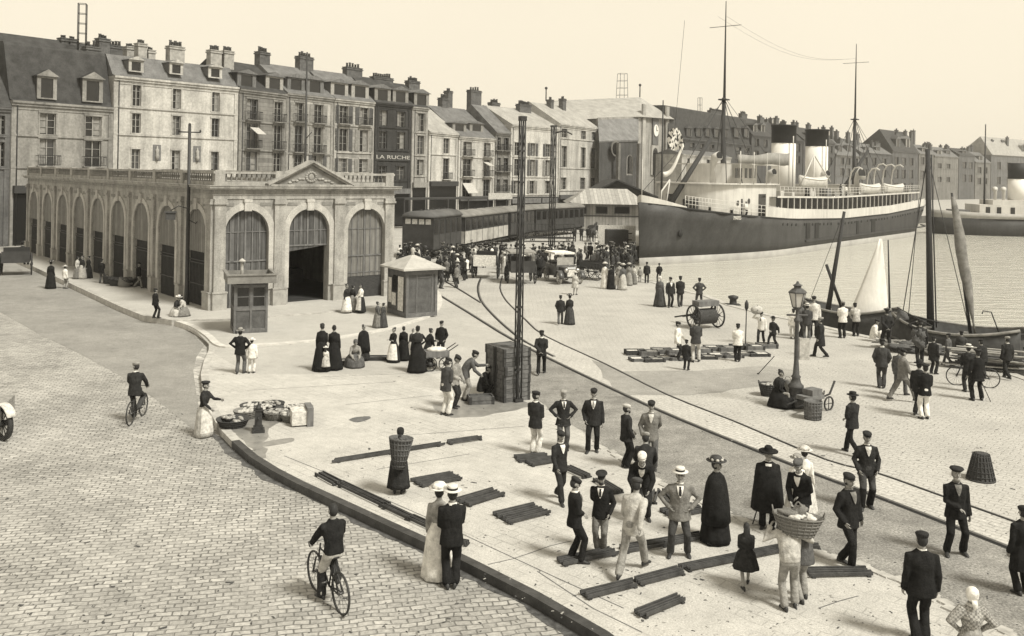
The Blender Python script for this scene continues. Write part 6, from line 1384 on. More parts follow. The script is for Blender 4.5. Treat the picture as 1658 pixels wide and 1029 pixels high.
for x0, x1 in ((30.2, 31.5), (33.2, 34.5), (55.5, 57.2), (49, 49.8)):
    m = MB(); z0 = sheer(x0); k = .75; m.box2((x0, -half(x0, k) - .06, z0 - 2.5), (x1, -half(x1, k) + .2, z0 - .6)); m.build('cargo_port', FUNB, ship)
for i in range(46):
    if i % 9 == 4: continue
    x = 23 + 60 * i / 45; k = .86; z = sheer(x) - .75; r = .17; n = 10; y = -half(x, k) - .035
    m = MB(); m.add([(x + r * cos(2 * pi * q / n), y - .02, z + r * sin(2 * pi * q / n)) for q in range(n)] + [(x + r * cos(2 * pi * q / n), y + .25, z + r * sin(2 * pi * q / n)) for q in range(n)], [tuple(range(n))] + [(q, (q + 1) % n, n + (q + 1) % n, n + q) for q in range(n)]); m.build('porthole', FUNB, ship)
# boat-deck clutter: rails, benches, skylights
mb = MB()
for i in range(49): x = 22 + 58 * i / 48; mb.tube([(x, -half(x, 1), ZB(x) + .2), (x, -half(x, 1), ZB(x) + 1.3)], .03, 4)
for z in (.6, 1.0, 1.3): mb.tube([(22 + 58 * i / 24, -half(22 + 58 * i / 24, 1), ZB(22 + 58 * i / 24) + z) for i in range(25)], .025, 4)
mb.build('railing', HULLW, ship)
mb = MB()
for x, l in ((25, 2), (41.5, 2.6), (53.5, 2.5), (61, 2), (73, 3)): mb.box2((x, -1.8, 5.2), (x + l, 1.8, 6.7)); mb.box2((x - .1, -1.9, 6.7), (x + l + .1, 1.9, 6.8))
mb.build('skylight', HULLW, ship)
mb = MB(); mb.box2((76, -4.3, 3.0), (88, 4.3, 4.0)); mb.box2((82, -2.6, 4.0), (87, 2.6, 5.4)); mb.build('aft_house', mat('aft_house_paint', .2), ship)
t = letters('PARIS', ship, (11.6, -half(11.6, .93) - .16, sheer(11.6) - .62), .6, M_['light'], (pi / 2, 0, -.12), 'ship_name')
m = MB(); [m.tube([(18.5 + 46 * q / 12, y_, 26.5 - 2.0 * sin(pi * q / 12)) for q in range(13)], .012, 4) for y_ in (0, 1)]; m.tube([(18.5, 0, 16.5), (.4, 0, 6)], .035, 4); m.tube([(64.5, 0, 17), (90, 0, 5)], .035, 4); m.tube([(18.5, 0, 17), (33, 0, 9.5)], .03, 4); m.build('aerial', IRON, ship)
for x in (24.6, 28, 40, 43, 58, 74, 78):     # lockers, rafts and boxes on the boat deck
    m = MB(); h_ = random.uniform(.5, 1.1); m.box2((x, -4.6, 5.25), (x + random.uniform(.8, 1.8), -3.6, 5.25 + h_)); m.build('deck_locker', random.choice([HULLW, WOODM, CANV]), ship)
for x in (1.8, 5.2, 8.0, 11.5): m = MB(); m.lathe([(.16, 0), (.12, .3), (.2, .42), (.2, .5)], (x, -half(x, 1) + .5, sheer(x)), 8); m.build('bitt', IRON, ship)
# signal flags at the bow
flag = empty('signal_flag', P(1080, 285, 96), .3, 'white streamer and spotted flag flying above the ship bow', 'flag')
mb = MB(); n = 16; R = []
for i in range(n + 1):
    t = i / n; q = P(1072 + 34 * t ** .8, 282 - 48 * t ** 1.6 + 2 * sin(t * 6), 96) - flag.location; wd = .28 * (1 - .35 * t); R.append([q + V((0, 0, wd)), q + V((.12, .1 * sin(t * 9), -wd))])
R = [[r[0], r[1], r[1] + V((.0, .05, 0)), r[0] + V((0, .05, 0))] for r in R]
mb.loft([[Matrix.Rotation(-.3, 4, 'Z') @ p for p in r] for r in R], 0); mb.build('streamer', mat('flag_white', .7, .9, .1, 2), flag)
mb = MB(); n = 30; spot = []
for i in range(n):
    for j in range(n):
        u, v = (i + .5) / n - .5, (j + .5) / n - .5
        if u ** 2 + v ** 2 > .25: continue
        u -= .5 / n; v -= .5 / n
        f = lambda a, b: Matrix.Rotation(-.3, 4, 'Z') @ (P(1093 + 24 * a, 225 + 36 * b, 96) - flag.location + V((0, .35 * sin(a * 7 + b * 4), 0)))
        m_ = 1 if noise.noise(V((i * .27, j * .24, 3))) > .10 else 0
        p = [f(u, v), f(u + 1 / n, v), f(u + 1 / n, v + 1 / n), f(u, v + 1 / n)]
        mb.add(p + [q + V((0, .04, 0)) for q in p], [(0, 1, 2, 3), (7, 6, 5, 4)], m_)
mb.build('spotted_flag', [mat('flag_white', .7), M_['charcoal']], flag)
mb = MB(); q0 = Matrix.Rotation(-.3, 4, 'Z') @ (P(1104, 245, 96) - flag.location); q1 = Matrix.Rotation(-.3, 4, 'Z') @ (P(1093, 205, 96) - flag.location); mb.tube([q0, q1, q1 + V((3, 4, 12))], .02, 4); mb.build('halyard', IRON, flag)
# ------------------------------------------------------------------ second steamer further down the basin
b2p = P(1513, 362, 160); b2p.z = 0
ship2 = empty('steamship', b2p, atan2(-.12, 1), 'second smaller steamer cut by the picture edge, dark hull with a pale sheer strip', 'ship')
def loft_hull(par, Ls, bm, sh, zb, name, m, kb=1.0):
    mb = MB(); R = []
    for i in range(21):
        x = Ls * i / 20; f = max(.03, sin(min(1, x / (Ls * .22)) * pi / 2) ** .7) * max(.05, sin(min(1, (Ls - x) / (Ls * .2)) * pi / 2) ** .5)
        R.append([(x - 1.2 * (1 - i / 20) * (z > 0), s * bm * f * kk, z) for s, z, kk in ((-1, zb, .85 * kb), (-1, sh(x), 1), (1, sh(x), 1), (1, zb, .85 * kb))])
    mb.loft(R, 0, True); return mb.build(name, m, par)
loft_hull(ship2, 46, 4.2, lambda x: 1.3 + .7 * (1 - x / 46) ** 3, ZW - 1, 'hull', HULLD)
loft_hull(ship2, 46, 4.28, lambda x: 1.9 + .7 * (1 - x / 46) ** 3, 1.3, 'bulwark', mat('ship_grey', .36, .7, .2, 1), 1.17)
mb = MB(); mb.box2((6.2, -3.4, 1.6), (38, 3.4, 3.7)); mb.box2((8.5, -3.0, 3.7), (30, 3.0, 4.5)); h2 = mb.build('deck_house', HULLW, ship2)
for x in (7.2, 9, 11.2, 13.5, 16, 19): m = MB(); m.box2((x, -3.44, 2.1), (x + .7, -3.405, 3.3)); m.build('window', GLASS, h2)
mb = MB(); mb.lathe([(1.5, 4.4), (1.5, 8.2)], (13.6, 0, 0), 24); f = mb.build('funnel', FUNW, ship2); mb = MB(); mb.lathe([(1.54, 8.2), (1.56, 10.9), (1.4, 10.9)], (13.6, 0, 0), 24); mb.build('funnel_top', FUNB, f)
mb = MB(); mb.tube([(8.2, 0, 1), (8.2, 0, 17.6)], [.2, .09], 8); mb.build('mast', WOODD, ship2)
mb = MB()
for x in (9.6, 11): mb = MB(); mb.tube([(x, -1, 3.6), (x, -1, 6), (x - .3, -1.5, 6.4)], [.25, .28, .5], 10); mb.build('ventilator', HULLW, ship2)
mb = MB(); mb.box2((2.5, -1.8, 1.6), (5.2, 1.8, 2.7)); mb.build('hatch', WOODM, ship2)
# ------------------------------------------------------------------ kiosks, masts, lamp
KIOSKW = mat('kiosk_paint', .12, .7, .35, 2.5, bump=.3, fine=.4); KIOSKD = mat('kiosk_panel', .085, .7, .35, 3, bump=.3, fine=.4)
ZI = .06
fl, fr_ = G(378, 540, ZI), G(433, 537.5, ZI); e = (fr_ - fl); e.z = 0; W1 = e.length; e.normalize()
k1 = empty('kiosk', fl, atan2(e.y, e.x), 'dark wooden booth with glazed upper panels and a flat tray roof', 'kiosk', 'kiosks before the market hall')
D1_ = 1.75; ZT = 2.28
mb = MB()
for x in (0, W1 / 2 - .05, W1 - .1):
    mb.box2((x, 0, 0), (x + .1, .1, ZT))
for y in (.85, D1_ - .1):
    for x in (0, W1 - .1): mb.box2((x, y, 0), (x + .1, y + .1, ZT))
for z in (0, 1.02, ZT - .22): mb.box2((.1, .01, z), (W1 - .1, .08, z + (.14 if z else .2))); mb.box2((.01, .1, z), (.08, D1_, z + (.14 if z else .2))); mb.box2((W1 - .08, .1, z), (W1 - .01, D1_, z + .16))
mb.build('frame', KIOSKW, k1)
mb = MB(); mb.box2((.1, .04, .2), (W1 - .1, .06, 1.02)); mb.box2((.04, .1, .2), (.06, D1_, 1.02)); mb.box2((W1 - .06, .1, .2), (W1 - .04, D1_, 1.02)); mb.box2((.05, D1_ - .06, .1), (W1 - .05, D1_ - .04, ZT)); mb.build('panel', KIOSKD, k1)
for x0 in (.1, W1 / 2 + .05):
    x1 = x0 + W1 / 2 - .15; m = MB(); m.box2((x0, .035, 1.16), (x0 + .05, .07, ZT - .22)); m.box2((x1 - .05, .035, 1.16), (x1, .07, ZT - .22)); m.box2((x0 + .05, .036, 1.62), (x1 - .05, .07, 1.66)); m.box2((x0 + .05, .036, 1.16), (x1 - .05, .07, 1.21)); f = m.build('window', KIOSKW, k1)
    m = MB(); m.quad((x0 + .05, .055, 1.2), (x1 - .05, .055, 1.2), (x1 - .05, .055, ZT - .22), (x0 + .05, .055, ZT - .22)); m.build('pane', GLASS, f)
    m = MB(); m.box2((x0 + .05, .062, 1.72), (x1 - .05, .07, 2.02)); m.build('curtain', CURTAIN, f)
m = MB(); m.quad((.055, .1, 1.16), (.055, D1_ - .1, 1.16), (.055, D1_ - .1, ZT - .1), (.055, .1, ZT - .1)); m.build('side_glazing', GLASS, k1)
mb = MB(); o_ = .32; b_ = .06
mb.box2((-o_, -o_, ZT), (W1 + o_, D1_ + o_, ZT + .07))
for a, b in (((-o_, -o_), (W1 + o_, -o_ + b_)), ((-o_, D1_ + o_ - b_), (W1 + o_, D1_ + o_)), ((-o_, -o_ + b_), (-o_ + b_, D1_ + o_ - b_)), ((W1 + o_ - b_, -o_ + b_), (W1 + o_, D1_ + o_ - b_))): mb.box2((a[0], a[1], ZT + .07), (b[0], b[1], ZT + .36))
for a, b in (((-o_ - .05, -o_ - .05), (W1 + o_ + .05, -o_ + .10)), ((-o_ - .05, -o_ + .10), (-o_ + .10, D1_ + o_)), ((W1 + o_ - .10, -o_ + .10), (W1 + o_ + .05, D1_ + o_))): mb.box2((a[0], a[1], ZT + .36), (b[0], b[1], ZT + .42))
mb.build('roof', mat('kiosk_cornice', .19, .7, .3, 2), k1)
mb = MB(); mb.lathe([(.09, 0), (.07, .5), (.06, .75), (.16, .80), (.16, .84), (.02, .95)], (W1 * .28, D1_ * .6, ZT + .07), 12); mb.build('vent_pipe', mat('zinc_light', .4, .5), k1)
mb = MB(); mb.tube([(.12, -.02, .0), (.12, -.02, .14)], .04, 6); mb.build('foot_bracket', IRON, k1)
a, b, c = G(632, 503.5, ZI), G(657, 514.5, ZI), G(706.5, 510.5, ZI)
e = (c - b); e.z = 0; W2 = e.length; e.normalize(); n_ = V((-e.y, e.x, 0)); D2 = abs((a - b).dot(n_)); D2 = max(1.7, min(D2, 2.1))
k2 = empty('kiosk', b, atan2(e.y, e.x), 'square news kiosk with a pale pyramid roof and white bills', 'kiosk', 'kiosks before the market hall')
ZE = 2.42
mb = MB(); mb.box2((0, 0, 0), (W2, D2, ZE)); mb.build('wall', KIOSKD, k2)
mb = MB()
for x in (-.02, W2 - .12): mb.box2((x, -.04, 0), (x + .14, .10, ZE))
mb.box2((-.02, -.035, 0), (W2 + .02, .0, .22)); mb.box2((-.02, -.035, ZE - .25), (W2 + .02, 0, ZE)); mb.box2((W2 * .32, -.02, .22), (W2 * .32 + .07, 0, ZE - .25)); mb.box2((W2 * .82, -.02, .22), (W2 * .82 + .07, 0, ZE - .25)); mb.box2((W2 * .32, -.021, 2.0), (W2 * .85, -.001, 2.06))
mb.box2((-.035, D2 - .12, 0), (.0, D2, ZE)); mb.box2((-.034, .1, 0), (0, D2, .25))
mb.build('frame', KIOSKW, k2)
for y0, y1, z0, z1 in ((.25, .85, .3, 2.05), (1.1, 1.55, .5, 1.15), (D2 - .5, D2 - .15, .6, 1.9)):
    m = MB(); m.box2((-.05, y0, z0), (-.036, y1, z1)); m.build('bill', M_['light'], k2)
m = MB(); m.box2((-.03, .9, 1.2), (-.002, D2 - .6, 2.05)); m.build('counter_window', GLASS, k2)
mb = MB(); o_ = .33; zt = ZE + .72; p = [(-o_, -o_, ZE), (W2 + o_, -o_, ZE), (W2 + o_, D2 + o_, ZE), (-o_, D2 + o_, ZE)]; p += [(x, y, z + .09) for x, y, z in p] + [(W2 / 2, D2 / 2, zt)]
mb.add(p, [(3, 2, 1, 0), (0, 1, 5, 4), (1, 2, 6, 5), (2, 3, 7, 6), (3, 0, 4, 7), (4, 5, 8), (5, 6, 8), (6, 7, 8), (7, 4, 8)]); mb.build('roof', mat('kiosk_zinc', .40, .55, .2, 2, bump=.2), k2)
mb = MB(); mb.lathe([(.12, -.1), (.07, .1), (.12, .2), (.1, .3), (.01, .36)], (W2 / 2, D2 / 2, zt), 10); mb.build('finial', mat('zinc_light', .4, .5), k2)
def lattice_mast(label, px, ybase, ytop, wd, z=0.0, taper=.8):
    o = empty('lattice_mast', G(px, ybase, z), .45, label, 'lattice mast', 'iron lattice masts of the quay'); h = hz(px, ytop, o.location.y) - z; mb = MB()
    for sx in (-1, 1):
        for sy in (-1, 1): mb.tube([(sx * wd / 2, sy * wd / 2, 0), (sx * wd / 2 * taper, sy * wd / 2 * taper, h)], wd * .16, 4)
    mb.build('post', IRON, o); mb = MB(); k = int(h / (wd * 5.5))
    for i in range(k):
        z0, z1 = h * i / k, h * (i + 1) / k; w0 = wd / 2 * (1 + (taper - 1) * i / k)
        for a, b in (((-1, -1), (1, -1)), ((1, -1), (1, 1)), ((1, 1), (-1, 1)), ((-1, 1), (-1, -1))):
            s = 1 if i % 2 else -1
            A_, B_ = (a, b) if s > 0 else (b, a)
            mb.tube([(A_[0] * w0, A_[1] * w0, z0), (B_[0] * w0, B_[1] * w0, z1)], wd * .05, 4); mb.box2((min(a[0], b[0]) * w0 - .01, min(a[1], b[1]) * w0 - .01, z0), (max(a[0], b[0]) * w0 + .01, max(a[1], b[1]) * w0 + .01, z0 + .06))
    mb.build('lattice_bar', IRON, o)
    mb = MB(); mb.box2((-wd * .6, -wd * .6, h), (wd * .6, wd * .6, h + .15)); mb.build('cap', IRON, o)
    mb = MB(); mb.box2((-wd * .8, -wd * .8, -.05), (wd * .8, wd * .8, .12)); mb.build('foot', IRON, o); return o, h
lm, h = lattice_mast('tall iron lattice mast rising beside the stacked crates', 838, 650, 195, .18)
mb = MB(); mb.box2((-.025, -.025, .1), (.025, .025, h * .98)); mb.build('core', IRON, lm)
lm2, h2 = lattice_mast('far iron lattice mast with lamp bracket in front of the white corner house', 893, 408, 205, .42)
mb = MB(); mb.tube([(0, -.3, h2 - .6), (.9, -.6, h2 - .35), (1.6, -.8, h2 - .7)], .07, 6); mb.build('bracket', IRON, lm2)
b_ = G(302, 493, ZF); tp = empty('tram_pole', b_, .4, 'dark pole with crossarm and bracket lamp before the hall arches', 'pole'); h = hz(302, 206, b_.y)
mb = MB(); mb.tube([(0, 0, 0), (0, 0, 1.2), (0, 0, h)], [.15, .11, .08], 10); mb.build('shaft', IRON, tp)
mb = MB(); mb.tube([(-.55, 0, h - .35), (.55, 0, h - .35)], .035, 6); mb.ell((-.55, 0, h - .28), (.05, .05, .09)); mb.ell((.55, 0, h - .28), (.05, .05, .09)); mb.ell((0, 0, h + .05), (.08, .08, .1)); mb.build('crossarm', IRON, tp)
mb = MB(); mb.tube([(0, 0, 5.2), (-.5, -.1, 5.35), (-.9, -.2, 5.1)], .03, 5); mb.tube([(0, 0, 4.6), (.4, -.1, 4.4), (.6, -.1, 4.7)], .025, 5); br_ = mb.build('bracket', IRON, tp)
mb = MB(); mb.box2((-1.15, -.4, 4.62), (-.65, -.02, 4.98)); mb.box2((-1.2, -.45, 4.98), (-.6, .03, 5.06)); mb.build('lamp_box', mat('lamp_box_paint', .06), br_)
# slender mast behind the hall
q = P(494, 270, 74); sp_ = empty('signal_pole', (q.x, q.y, 0), 0, 'thin dark pole rising behind the pediment of the hall', 'pole'); mb = MB(); mb.tube([(0, 0, 0), (0, 0, hz(494, 84, 74))], [.14, .06], 8); mb.build('shaft', IRON, sp_); mb = MB(); mb.tube([(0, 0, 10), (.5, 0, 10.6)], .04, 5); mb.build('bracket', IRON, sp_)
# gas lamp
b_ = G(1288, 659); gl = empty('gas_lamp', b_, 0, 'cast iron gas lamp with a tapering glass lantern beside the seated woman', 'street lamp'); k_ = 1.0
LIRON = mat('lamp_iron', .075, .6, .4, 8, bump=.2)
hl = hz(1291, 455, b_.y); s_ = hl / 4.1
mb = MB(); mb.lathe([(.27, 0), (.27, .12), (.23, .16), (.21, .62), (.25, .66), (.25, .72), (.17, .80), (.13, .95), (.16, 1.0), (.11, 1.06), (.075, 1.5), (.065, 2.75), (.10, 2.8), (.10, 2.86), (.05, 2.92), (.05, 3.15), (.13, 3.22), (.13, 3.26)], (0, 0, 0), 16); o = mb.build('post', LIRON, gl); o.scale = (s_,) * 3
mb = MB(); mb.tube([(-.34, 0, 3.0), (.34, 0, 3.0)], .03, 6); o = mb.build('ladder_bar', LIRON, gl); o.scale = (s_,) * 3
M6 = lambda r, z: [(r * cos(pi / 3 * k), r * sin(pi / 3 * k), z) for k in range(6)]
mb = MB(); mb.loft([M6(.15, 3.27), M6(.26, 3.72)], 0, False, False); lan = mb.build('lantern_glass', mat('lantern_glass', .5, .15, .1, 4, spec=.6), gl); lan.scale = (s_,) * 3
mb = MB()
for k in range(6): a = pi / 3 * k; mb.tube([(.155 * cos(a), .155 * sin(a), 3.26), (.268 * cos(a), .268 * sin(a), 3.73)], .016, 5)
mb.loft([M6(.30, 3.72), M6(.30, 3.76), M6(.18, 3.86), M6(.12, 3.88), M6(.12, 3.94), M6(.17, 3.97), M6(.06, 4.03), M6(.03, 4.1)], 0, False); mb.loft([M6(.12, 3.20), M6(.17, 3.27)], 0, False); o = mb.build('lantern_frame', LIRON, gl); o.scale = (s_,) * 3
mb = MB(); mb.box2((.09, -.03, 1.55), (.42, .03, 2.25)); o = mb.build('notice', M_['pale'], gl); o.scale = (s_,) * 3
# ------------------------------------------------------------------ timber racks lying on the fish quay
RACKM = mat('tarred_timber', .055, .85, .5, 4, bump=.6, stretch=(1, 1, 1))
def rack(label, a, b, d, n, layers=1):
    A, B, D_ = G(*a), G(*b), G(*d); u = B - A; L = u.length; u.normalize(); v = D_ - A; v = v - u * v.dot(u); W = max(v.length, .2); v.normalize()
    o = empty('timber_rack', A, atan2(u.y, u.x), label, 'timber rack', 'dark timber racks laid on the fish quay'); sg = 1 if V((-u.y, u.x, 0)).dot(v) > 0 else -1
    mb = MB()
    for i in range(n):
        y = sg * W * (i + .5) / n; w_ = min(.075, W / n * .42); j = random.uniform(-.05, .05) * min(1, L / 2)
        mb.box(((L / 2) + j, y + random.uniform(-.01, .01), .068 + random.uniform(-.006, .006)), (L * random.uniform(.90, 1.04), w_ * random.uniform(.85, 1.1), .06), 0, Matrix.Rotation(random.uniform(-.5, .5) * .03 / max(L, 1), 4, 'Z'))
        
    mb.build('slat', RACKM, o); k = max(2, int(L / 1.3) + 1)
    for i in range(k): x = L * (.06 + .88 * i / (k - 1)); mb = MB(); mb.box((x, sg * W / 2, .022), (.07, W * .94, .032)); mb.build('batten', WOODD, o)
    return o
for args in (
    ('long narrow rack behind the woman with the back basket', (533, 748), (716, 719), (536, 752), 3), ('short narrow rack ending the long row near the crates', (721, 717), (775, 709), (724, 722), 3),
    ('wide many-slatted rack just beyond the white hatted couple', (664, 779), (729, 767), (694, 789), 9), ('wide rack right of the boater hat, middle of three wide ones', (735, 812), (795, 794), (759, 823), 8),
    ('wide rack lying alone between the couple and the boy in black', (795, 834), (861, 818), (828, 851), 7), ('first rack of the kerb row, at its upper end', (508, 771), (540, 788), (524, 767), 4),
    ('second rack of the kerb row, the longest one', (543, 788), (618, 824), (557, 783), 4), ('third rack of the kerb row beside the dark kerb', (616, 824), (658, 844), (627, 818), 4),
    ('fourth rack of the kerb row reaching the pale skirt', (657, 843), (694, 860), (668, 837), 4), ('stub of a rack showing beyond the boater man', (735, 876), (760, 880), (736, 881), 3),
    ('rack under the feet of the man in white trousers', (830, 740), (884, 736), (846, 750), 5), ('second rack stacked by the white trousers man', (848, 749), (892, 742), (862, 757), 5),
    ('rack running off behind the striding man', (924, 757), (960, 773), (914, 763), 4), ('rack between the officer cap and the stooping pair', (975, 777), (1012, 799), (964, 784), 4),
    ('short rack propped left of the boater hat blazer man', (1050, 816), (1056, 797), (1058, 818), 2), ('thin rack slanting beneath the blazer man', (1063, 797), (1080, 818), (1067, 795), 2),
    ('rack between the blazer man and the black cape', (1066, 828), (1120, 818), (1086, 843), 6), ('rack under the boy in black overalls', (899, 909), (986, 891), (910, 920), 5),
    ('rack under the working man in light clothes', (1000, 888), (1068, 877), (1008, 899), 4), ('rack under the feet of the blazer man', (1066, 877), (1133, 865), (1074, 888), 4), ('long front rack left part, near the cracked paving', (937, 963), (1020, 942), (951, 974), 4),
    ('long front rack middle part', (1022, 941), (1096, 922), (1036, 952), 4), ('long front rack end reaching the basket carriers', (1094, 920), (1262, 886), (1106, 930), 5), ('short front rack nearest the picture bottom', (1025, 994), (1092, 967), (1046, 1004), 4),
    ('rack lying beyond the basket carriers by the border stones', (1300, 924), (1400, 922), (1300, 938), 4), ('little rack piece left of the strolling capped man', (1306, 884), (1324, 885), (1306, 891), 3)): rack(*args)
# ------------------------------------------------------------------ crates, baskets, pump
def crate(name, label, loc, rz, dims, group, m=WOODM, m2=WOODD, fill=None):
    o = empty(name, loc, rz, label, 'crate', group); l, w_, h = dims; mb = MB(); t = .025
    for z0, z1 in ((0, h * .45), (h * .52, h)):
        mb.box2((-l / 2, -w_ / 2, z0), (l / 2, -w_ / 2 + t, z1)); mb.box2((-l / 2, w_ / 2 - t, z0), (l / 2, w_ / 2, z1)); mb.box2((-l / 2, -w_ / 2 + t, z0), (-l / 2 + t, w_ / 2 - t, z1)); mb.box2((l / 2 - t, -w_ / 2 + t, z0), (l / 2, w_ / 2 - t, z1))
    mb.box2((-l / 2 + t, -w_ / 2 + t, .0), (l / 2 - t, w_ / 2 - t, .03)); mb.build('side_board', m, o); mb = MB()
    for sx in (-1, 1):
        for sy in (-1, 1): mb = MB(); mb.box((sx * (l / 2 - .03), sy * (w_ / 2 - .03), h / 2), (.09, .09, h * .985)); mb.build('corner_post', m2, o)
    mb = MB(); mb.box2((-l / 2 + .03, -w_ / 2 + .03, .03), (l / 2 - .03, w_ / 2 - .03, h - .015 if fill is None else h * .8)); mb.build('lid' if fill is None else 'contents', m if fill is None else fill, o); return o
base = G(824, 650); cpos = base + V((-.05, .55, 0)); rot = .55
PILEM = mat('crate_tarred', .11, .85, .5, 4, bump=.6)
for lay in range(6):
    for j, nm in ((0, 'near'), (1, 'far')):
        off = V((cos(rot), sin(rot), 0)) * (.0) + V((-sin(rot), cos(rot), 0)) * (.62 * j - .3)
        crate('fish_crate', '%s crate of the tall dark stack at the lattice mast, %s row' % (('lowest', 'second lowest', 'third', 'fourth', 'second highest', 'topmost')[lay], nm), cpos + off + V((random.uniform(-.03, .03), random.uniform(-.03, .03), .293 * lay)), rot + random.uniform(-.04, .04), (1.0, .56, .288), 'crates stacked at the lattice mast', PILEM)
tag(crate('fish_crate', 'half emptied crate on the ground by the crouching man', G(778, 652), .2, (.8, .5, .25), 'loose crates', PILEM, WOODD, M_['slate']))
FISH = mat('fish_heap', .3, .4, .6, 14, bump=.6, spec=.5)
for r in range(2):
    for i in range(11):
        t = (i + .5) / 11; x = 1018 + (1252 - 1018) * t + r * 8; y = (574, 584)[r] - 12 * t + (2 if i % 2 else 0)
        if r == 1 and i > 9: continue
        crate('fish_crate', 'shallow fish crate, number %s from the left end of the %s row of catch' % (('one', 'two', 'three', 'four', 'five', 'six', 'seven', 'eight', 'nine', 'ten', 'eleven')[i], ('back', 'front')[r]), G(x, y), .12 + random.uniform(-.1, .1), (.84, .5, .2 if r == 0 else .13), 'fish crates set out in two rows on the quay', WOODM if (i * 3 + r) % 4 else WOODD, WOODD, FISH if i % 3 else M_['light'])
def basket(name, label, loc, r0, r1, h, m, group=None, fill=None, tilt=0, handles=True, flip=False, cat='basket'):
    o = empty(name, loc, random.random() * 3, label, cat, group); o.rotation_euler = (tilt, 0, o.rotation_euler.z)
    pr = [(r0, 0), (r0 + (r1 - r0) * .35, h * .35), (r0 + (r1 - r0) * .7, h * .7), (r1, h), (r1 * 1.05, h * 1.0), (r1 * 1.05, h * .93), (r1 * .93, h * .93), (r0 * .9, .04), (.01, .035)]
    if flip: pr = [(r, h - z) for r, z in pr]
    mb = MB(); mb.lathe(pr, (0, 0, 0), 20, cap=not flip)
    for k in range(5 if h > .3 else 3): z = h * (k + .5) / 5.5 if h > .3 else h * (k + .6) / 3.6; rr = r0 + (r1 - r0) * (z / h); z = h - z if flip else z; mb.tube([(rr * 1.02 * cos(2 * pi * q / 20), rr * 1.02 * sin(2 * pi * q / 20), z) for q in range(21)], .016, 5)
    for q in range(20): a = 2 * pi * q / 20; mb.tube([((r0 + .012) * cos(a), (r0 + .012) * sin(a), h if flip else 0), ((r1 + .012) * cos(a), (r1 + .012) * sin(a), 0 if flip else h)], .011, 4)
    mb.build('basket_wall', m, o)
    if flip: mb = MB(); mb.lathe([(r0, h), (r0 * .5, h + .01), (.01, h + .012)], (0, 0, 0), 20); mb.build('bottom', m, o)
    if fill:
        mb = MB(); rnd = random.Random(len(label))
        for k in range(14): a, q = rnd.random() * 6.28, rnd.random() ** .5 * r1 * .72; mb.ell((q * cos(a), q * sin(a), h * .86 + .04 * rnd.random()), (r1 * .26, r1 * .12, .045), 0, Matrix.Identity(4), 7, 5)
        mb.build('contents', fill, o)
    if handles:
        for s in (-1, 1): mb = MB(); mb.tube([(s * r1, -.1, h), (s * r1 * 1.06, -.06, h + .09), (s * r1 * 1.06, .06, h + .09), (s * r1, .1, h)], .014, 5); mb.build('handle', m, o)
    return o
for i, (x, y, l) in enumerate(((377, 690, 'large round fish basket nearest the woman in the apron'), (398, 676, 'round fish basket overlapping the large one near the kerb'), (430, 671, 'round fish basket just behind the iron pump'), (447, 678, 'round fish basket right of the pump, front line'), (466, 672, 'fish basket in the middle of the basket row, back line'), (474, 681, 'shallow fish basket in front of the tilted box'), (441, 664, 'fish basket rearmost behind the pump'), (487, 670, 'fish basket touching the tilted box'), (408, 667, 'fish basket behind the overlapping pair'))):
    r = .46 if i == 0 else .36; basket('fish_basket', l, G(x, y), r * .72, r, .24, WICKERD if i % 2 == 0 else WICKER, 'round fish baskets beside the pump', FISH if i % 3 == 0 else M_['pale'], 0, False)
o = empty('tipped_box', G(496, 686), .35, 'grey wooden box standing on end after the baskets', 'box'); mb = MB(); mb.box2((-.02, -.35, 0), (.16, .35, .55)); mb.build('board', WOODM, o); mb = MB(); mb.box2((-.45, -.3, .05), (-.02, .3, .45)); mb.build('sack', M_['light'], o)
o = empty('water_pump', G(418, 699), .3, 'dark iron water pump post with a pointed top by the baskets', 'pump')
mb = MB(); mb.box((0, 0, .07), (.52, .52, .14)); mb.box((0, 0, .2), (.4, .4, .12)); mb.build('plinth', IRON, o)
mb = MB(); mb.box((0, 0, .62), (.3, .3, .74), taper=.88); mb.box((0, 0, 1.0), (.36, .36, .06)); mb.lathe([(.16, 1.03), (.1, 1.12), (.05, 1.2), (.04, 1.3), (.01, 1.36)], (0, 0, 0), 10); mb.build('post', IRON, o)
mb = MB(); mb.tube([(0, -.15, .7), (0, -.26, .68), (0, -.28, .6)], .035, 7); mb.build('spout', IRON, o); o.scale = (.68, .68, .64)
basket('lobster_basket', 'tall dark wicker basket turned upside down on the setts', G(1588, 776), .18, .33, .66, WICKERD, None, None, 0, False, True)
basket('fish_basket', 'dark round basket on the ground left of the seated woman', G(1243, 640), .2, .3, .42, WICKERD, 'baskets round the lamp post', FISH)
basket('fish_basket', 'basket of odds and ends behind the lamp foot', G(1312, 652), .28, .42, .34, WICKERD, 'baskets round the lamp post', M_['mid'])
basket('fish_basket', 'basket further behind the lamp, half hidden', G(1276, 632), .24, .36, .32, WICKER, 'baskets round the lamp post', M_['slate'])
basket('tub', 'grey staved tub standing in front of the lamp foot', G(1316, 678), .24, .27, .58, mat('tub_wood', .13, .85, .4, 6, bump=.5), None, None, 0, False, cat='tub')
o = empty('hand_barrow', G(1318, 663), .6, 'small barrow with raised shafts and gear near the lamp post', 'barrow'); mb = MB(); mb.tube([(-1.1, -.2, .25), (.5, -.22, .5), (.75, -.22, .9)], .035, 6); mb.tube([(-1.1, .2, .25), (.5, .22, .5)], .035, 6); mb.build('shaft', WOODD, o); mb = MB(); mb.box((-.2, 0, .45), (.8, .5, .12)); mb.box((-.1, .0, .6), (.5, .4, .2)); mb.build('bed', WOODM, o)
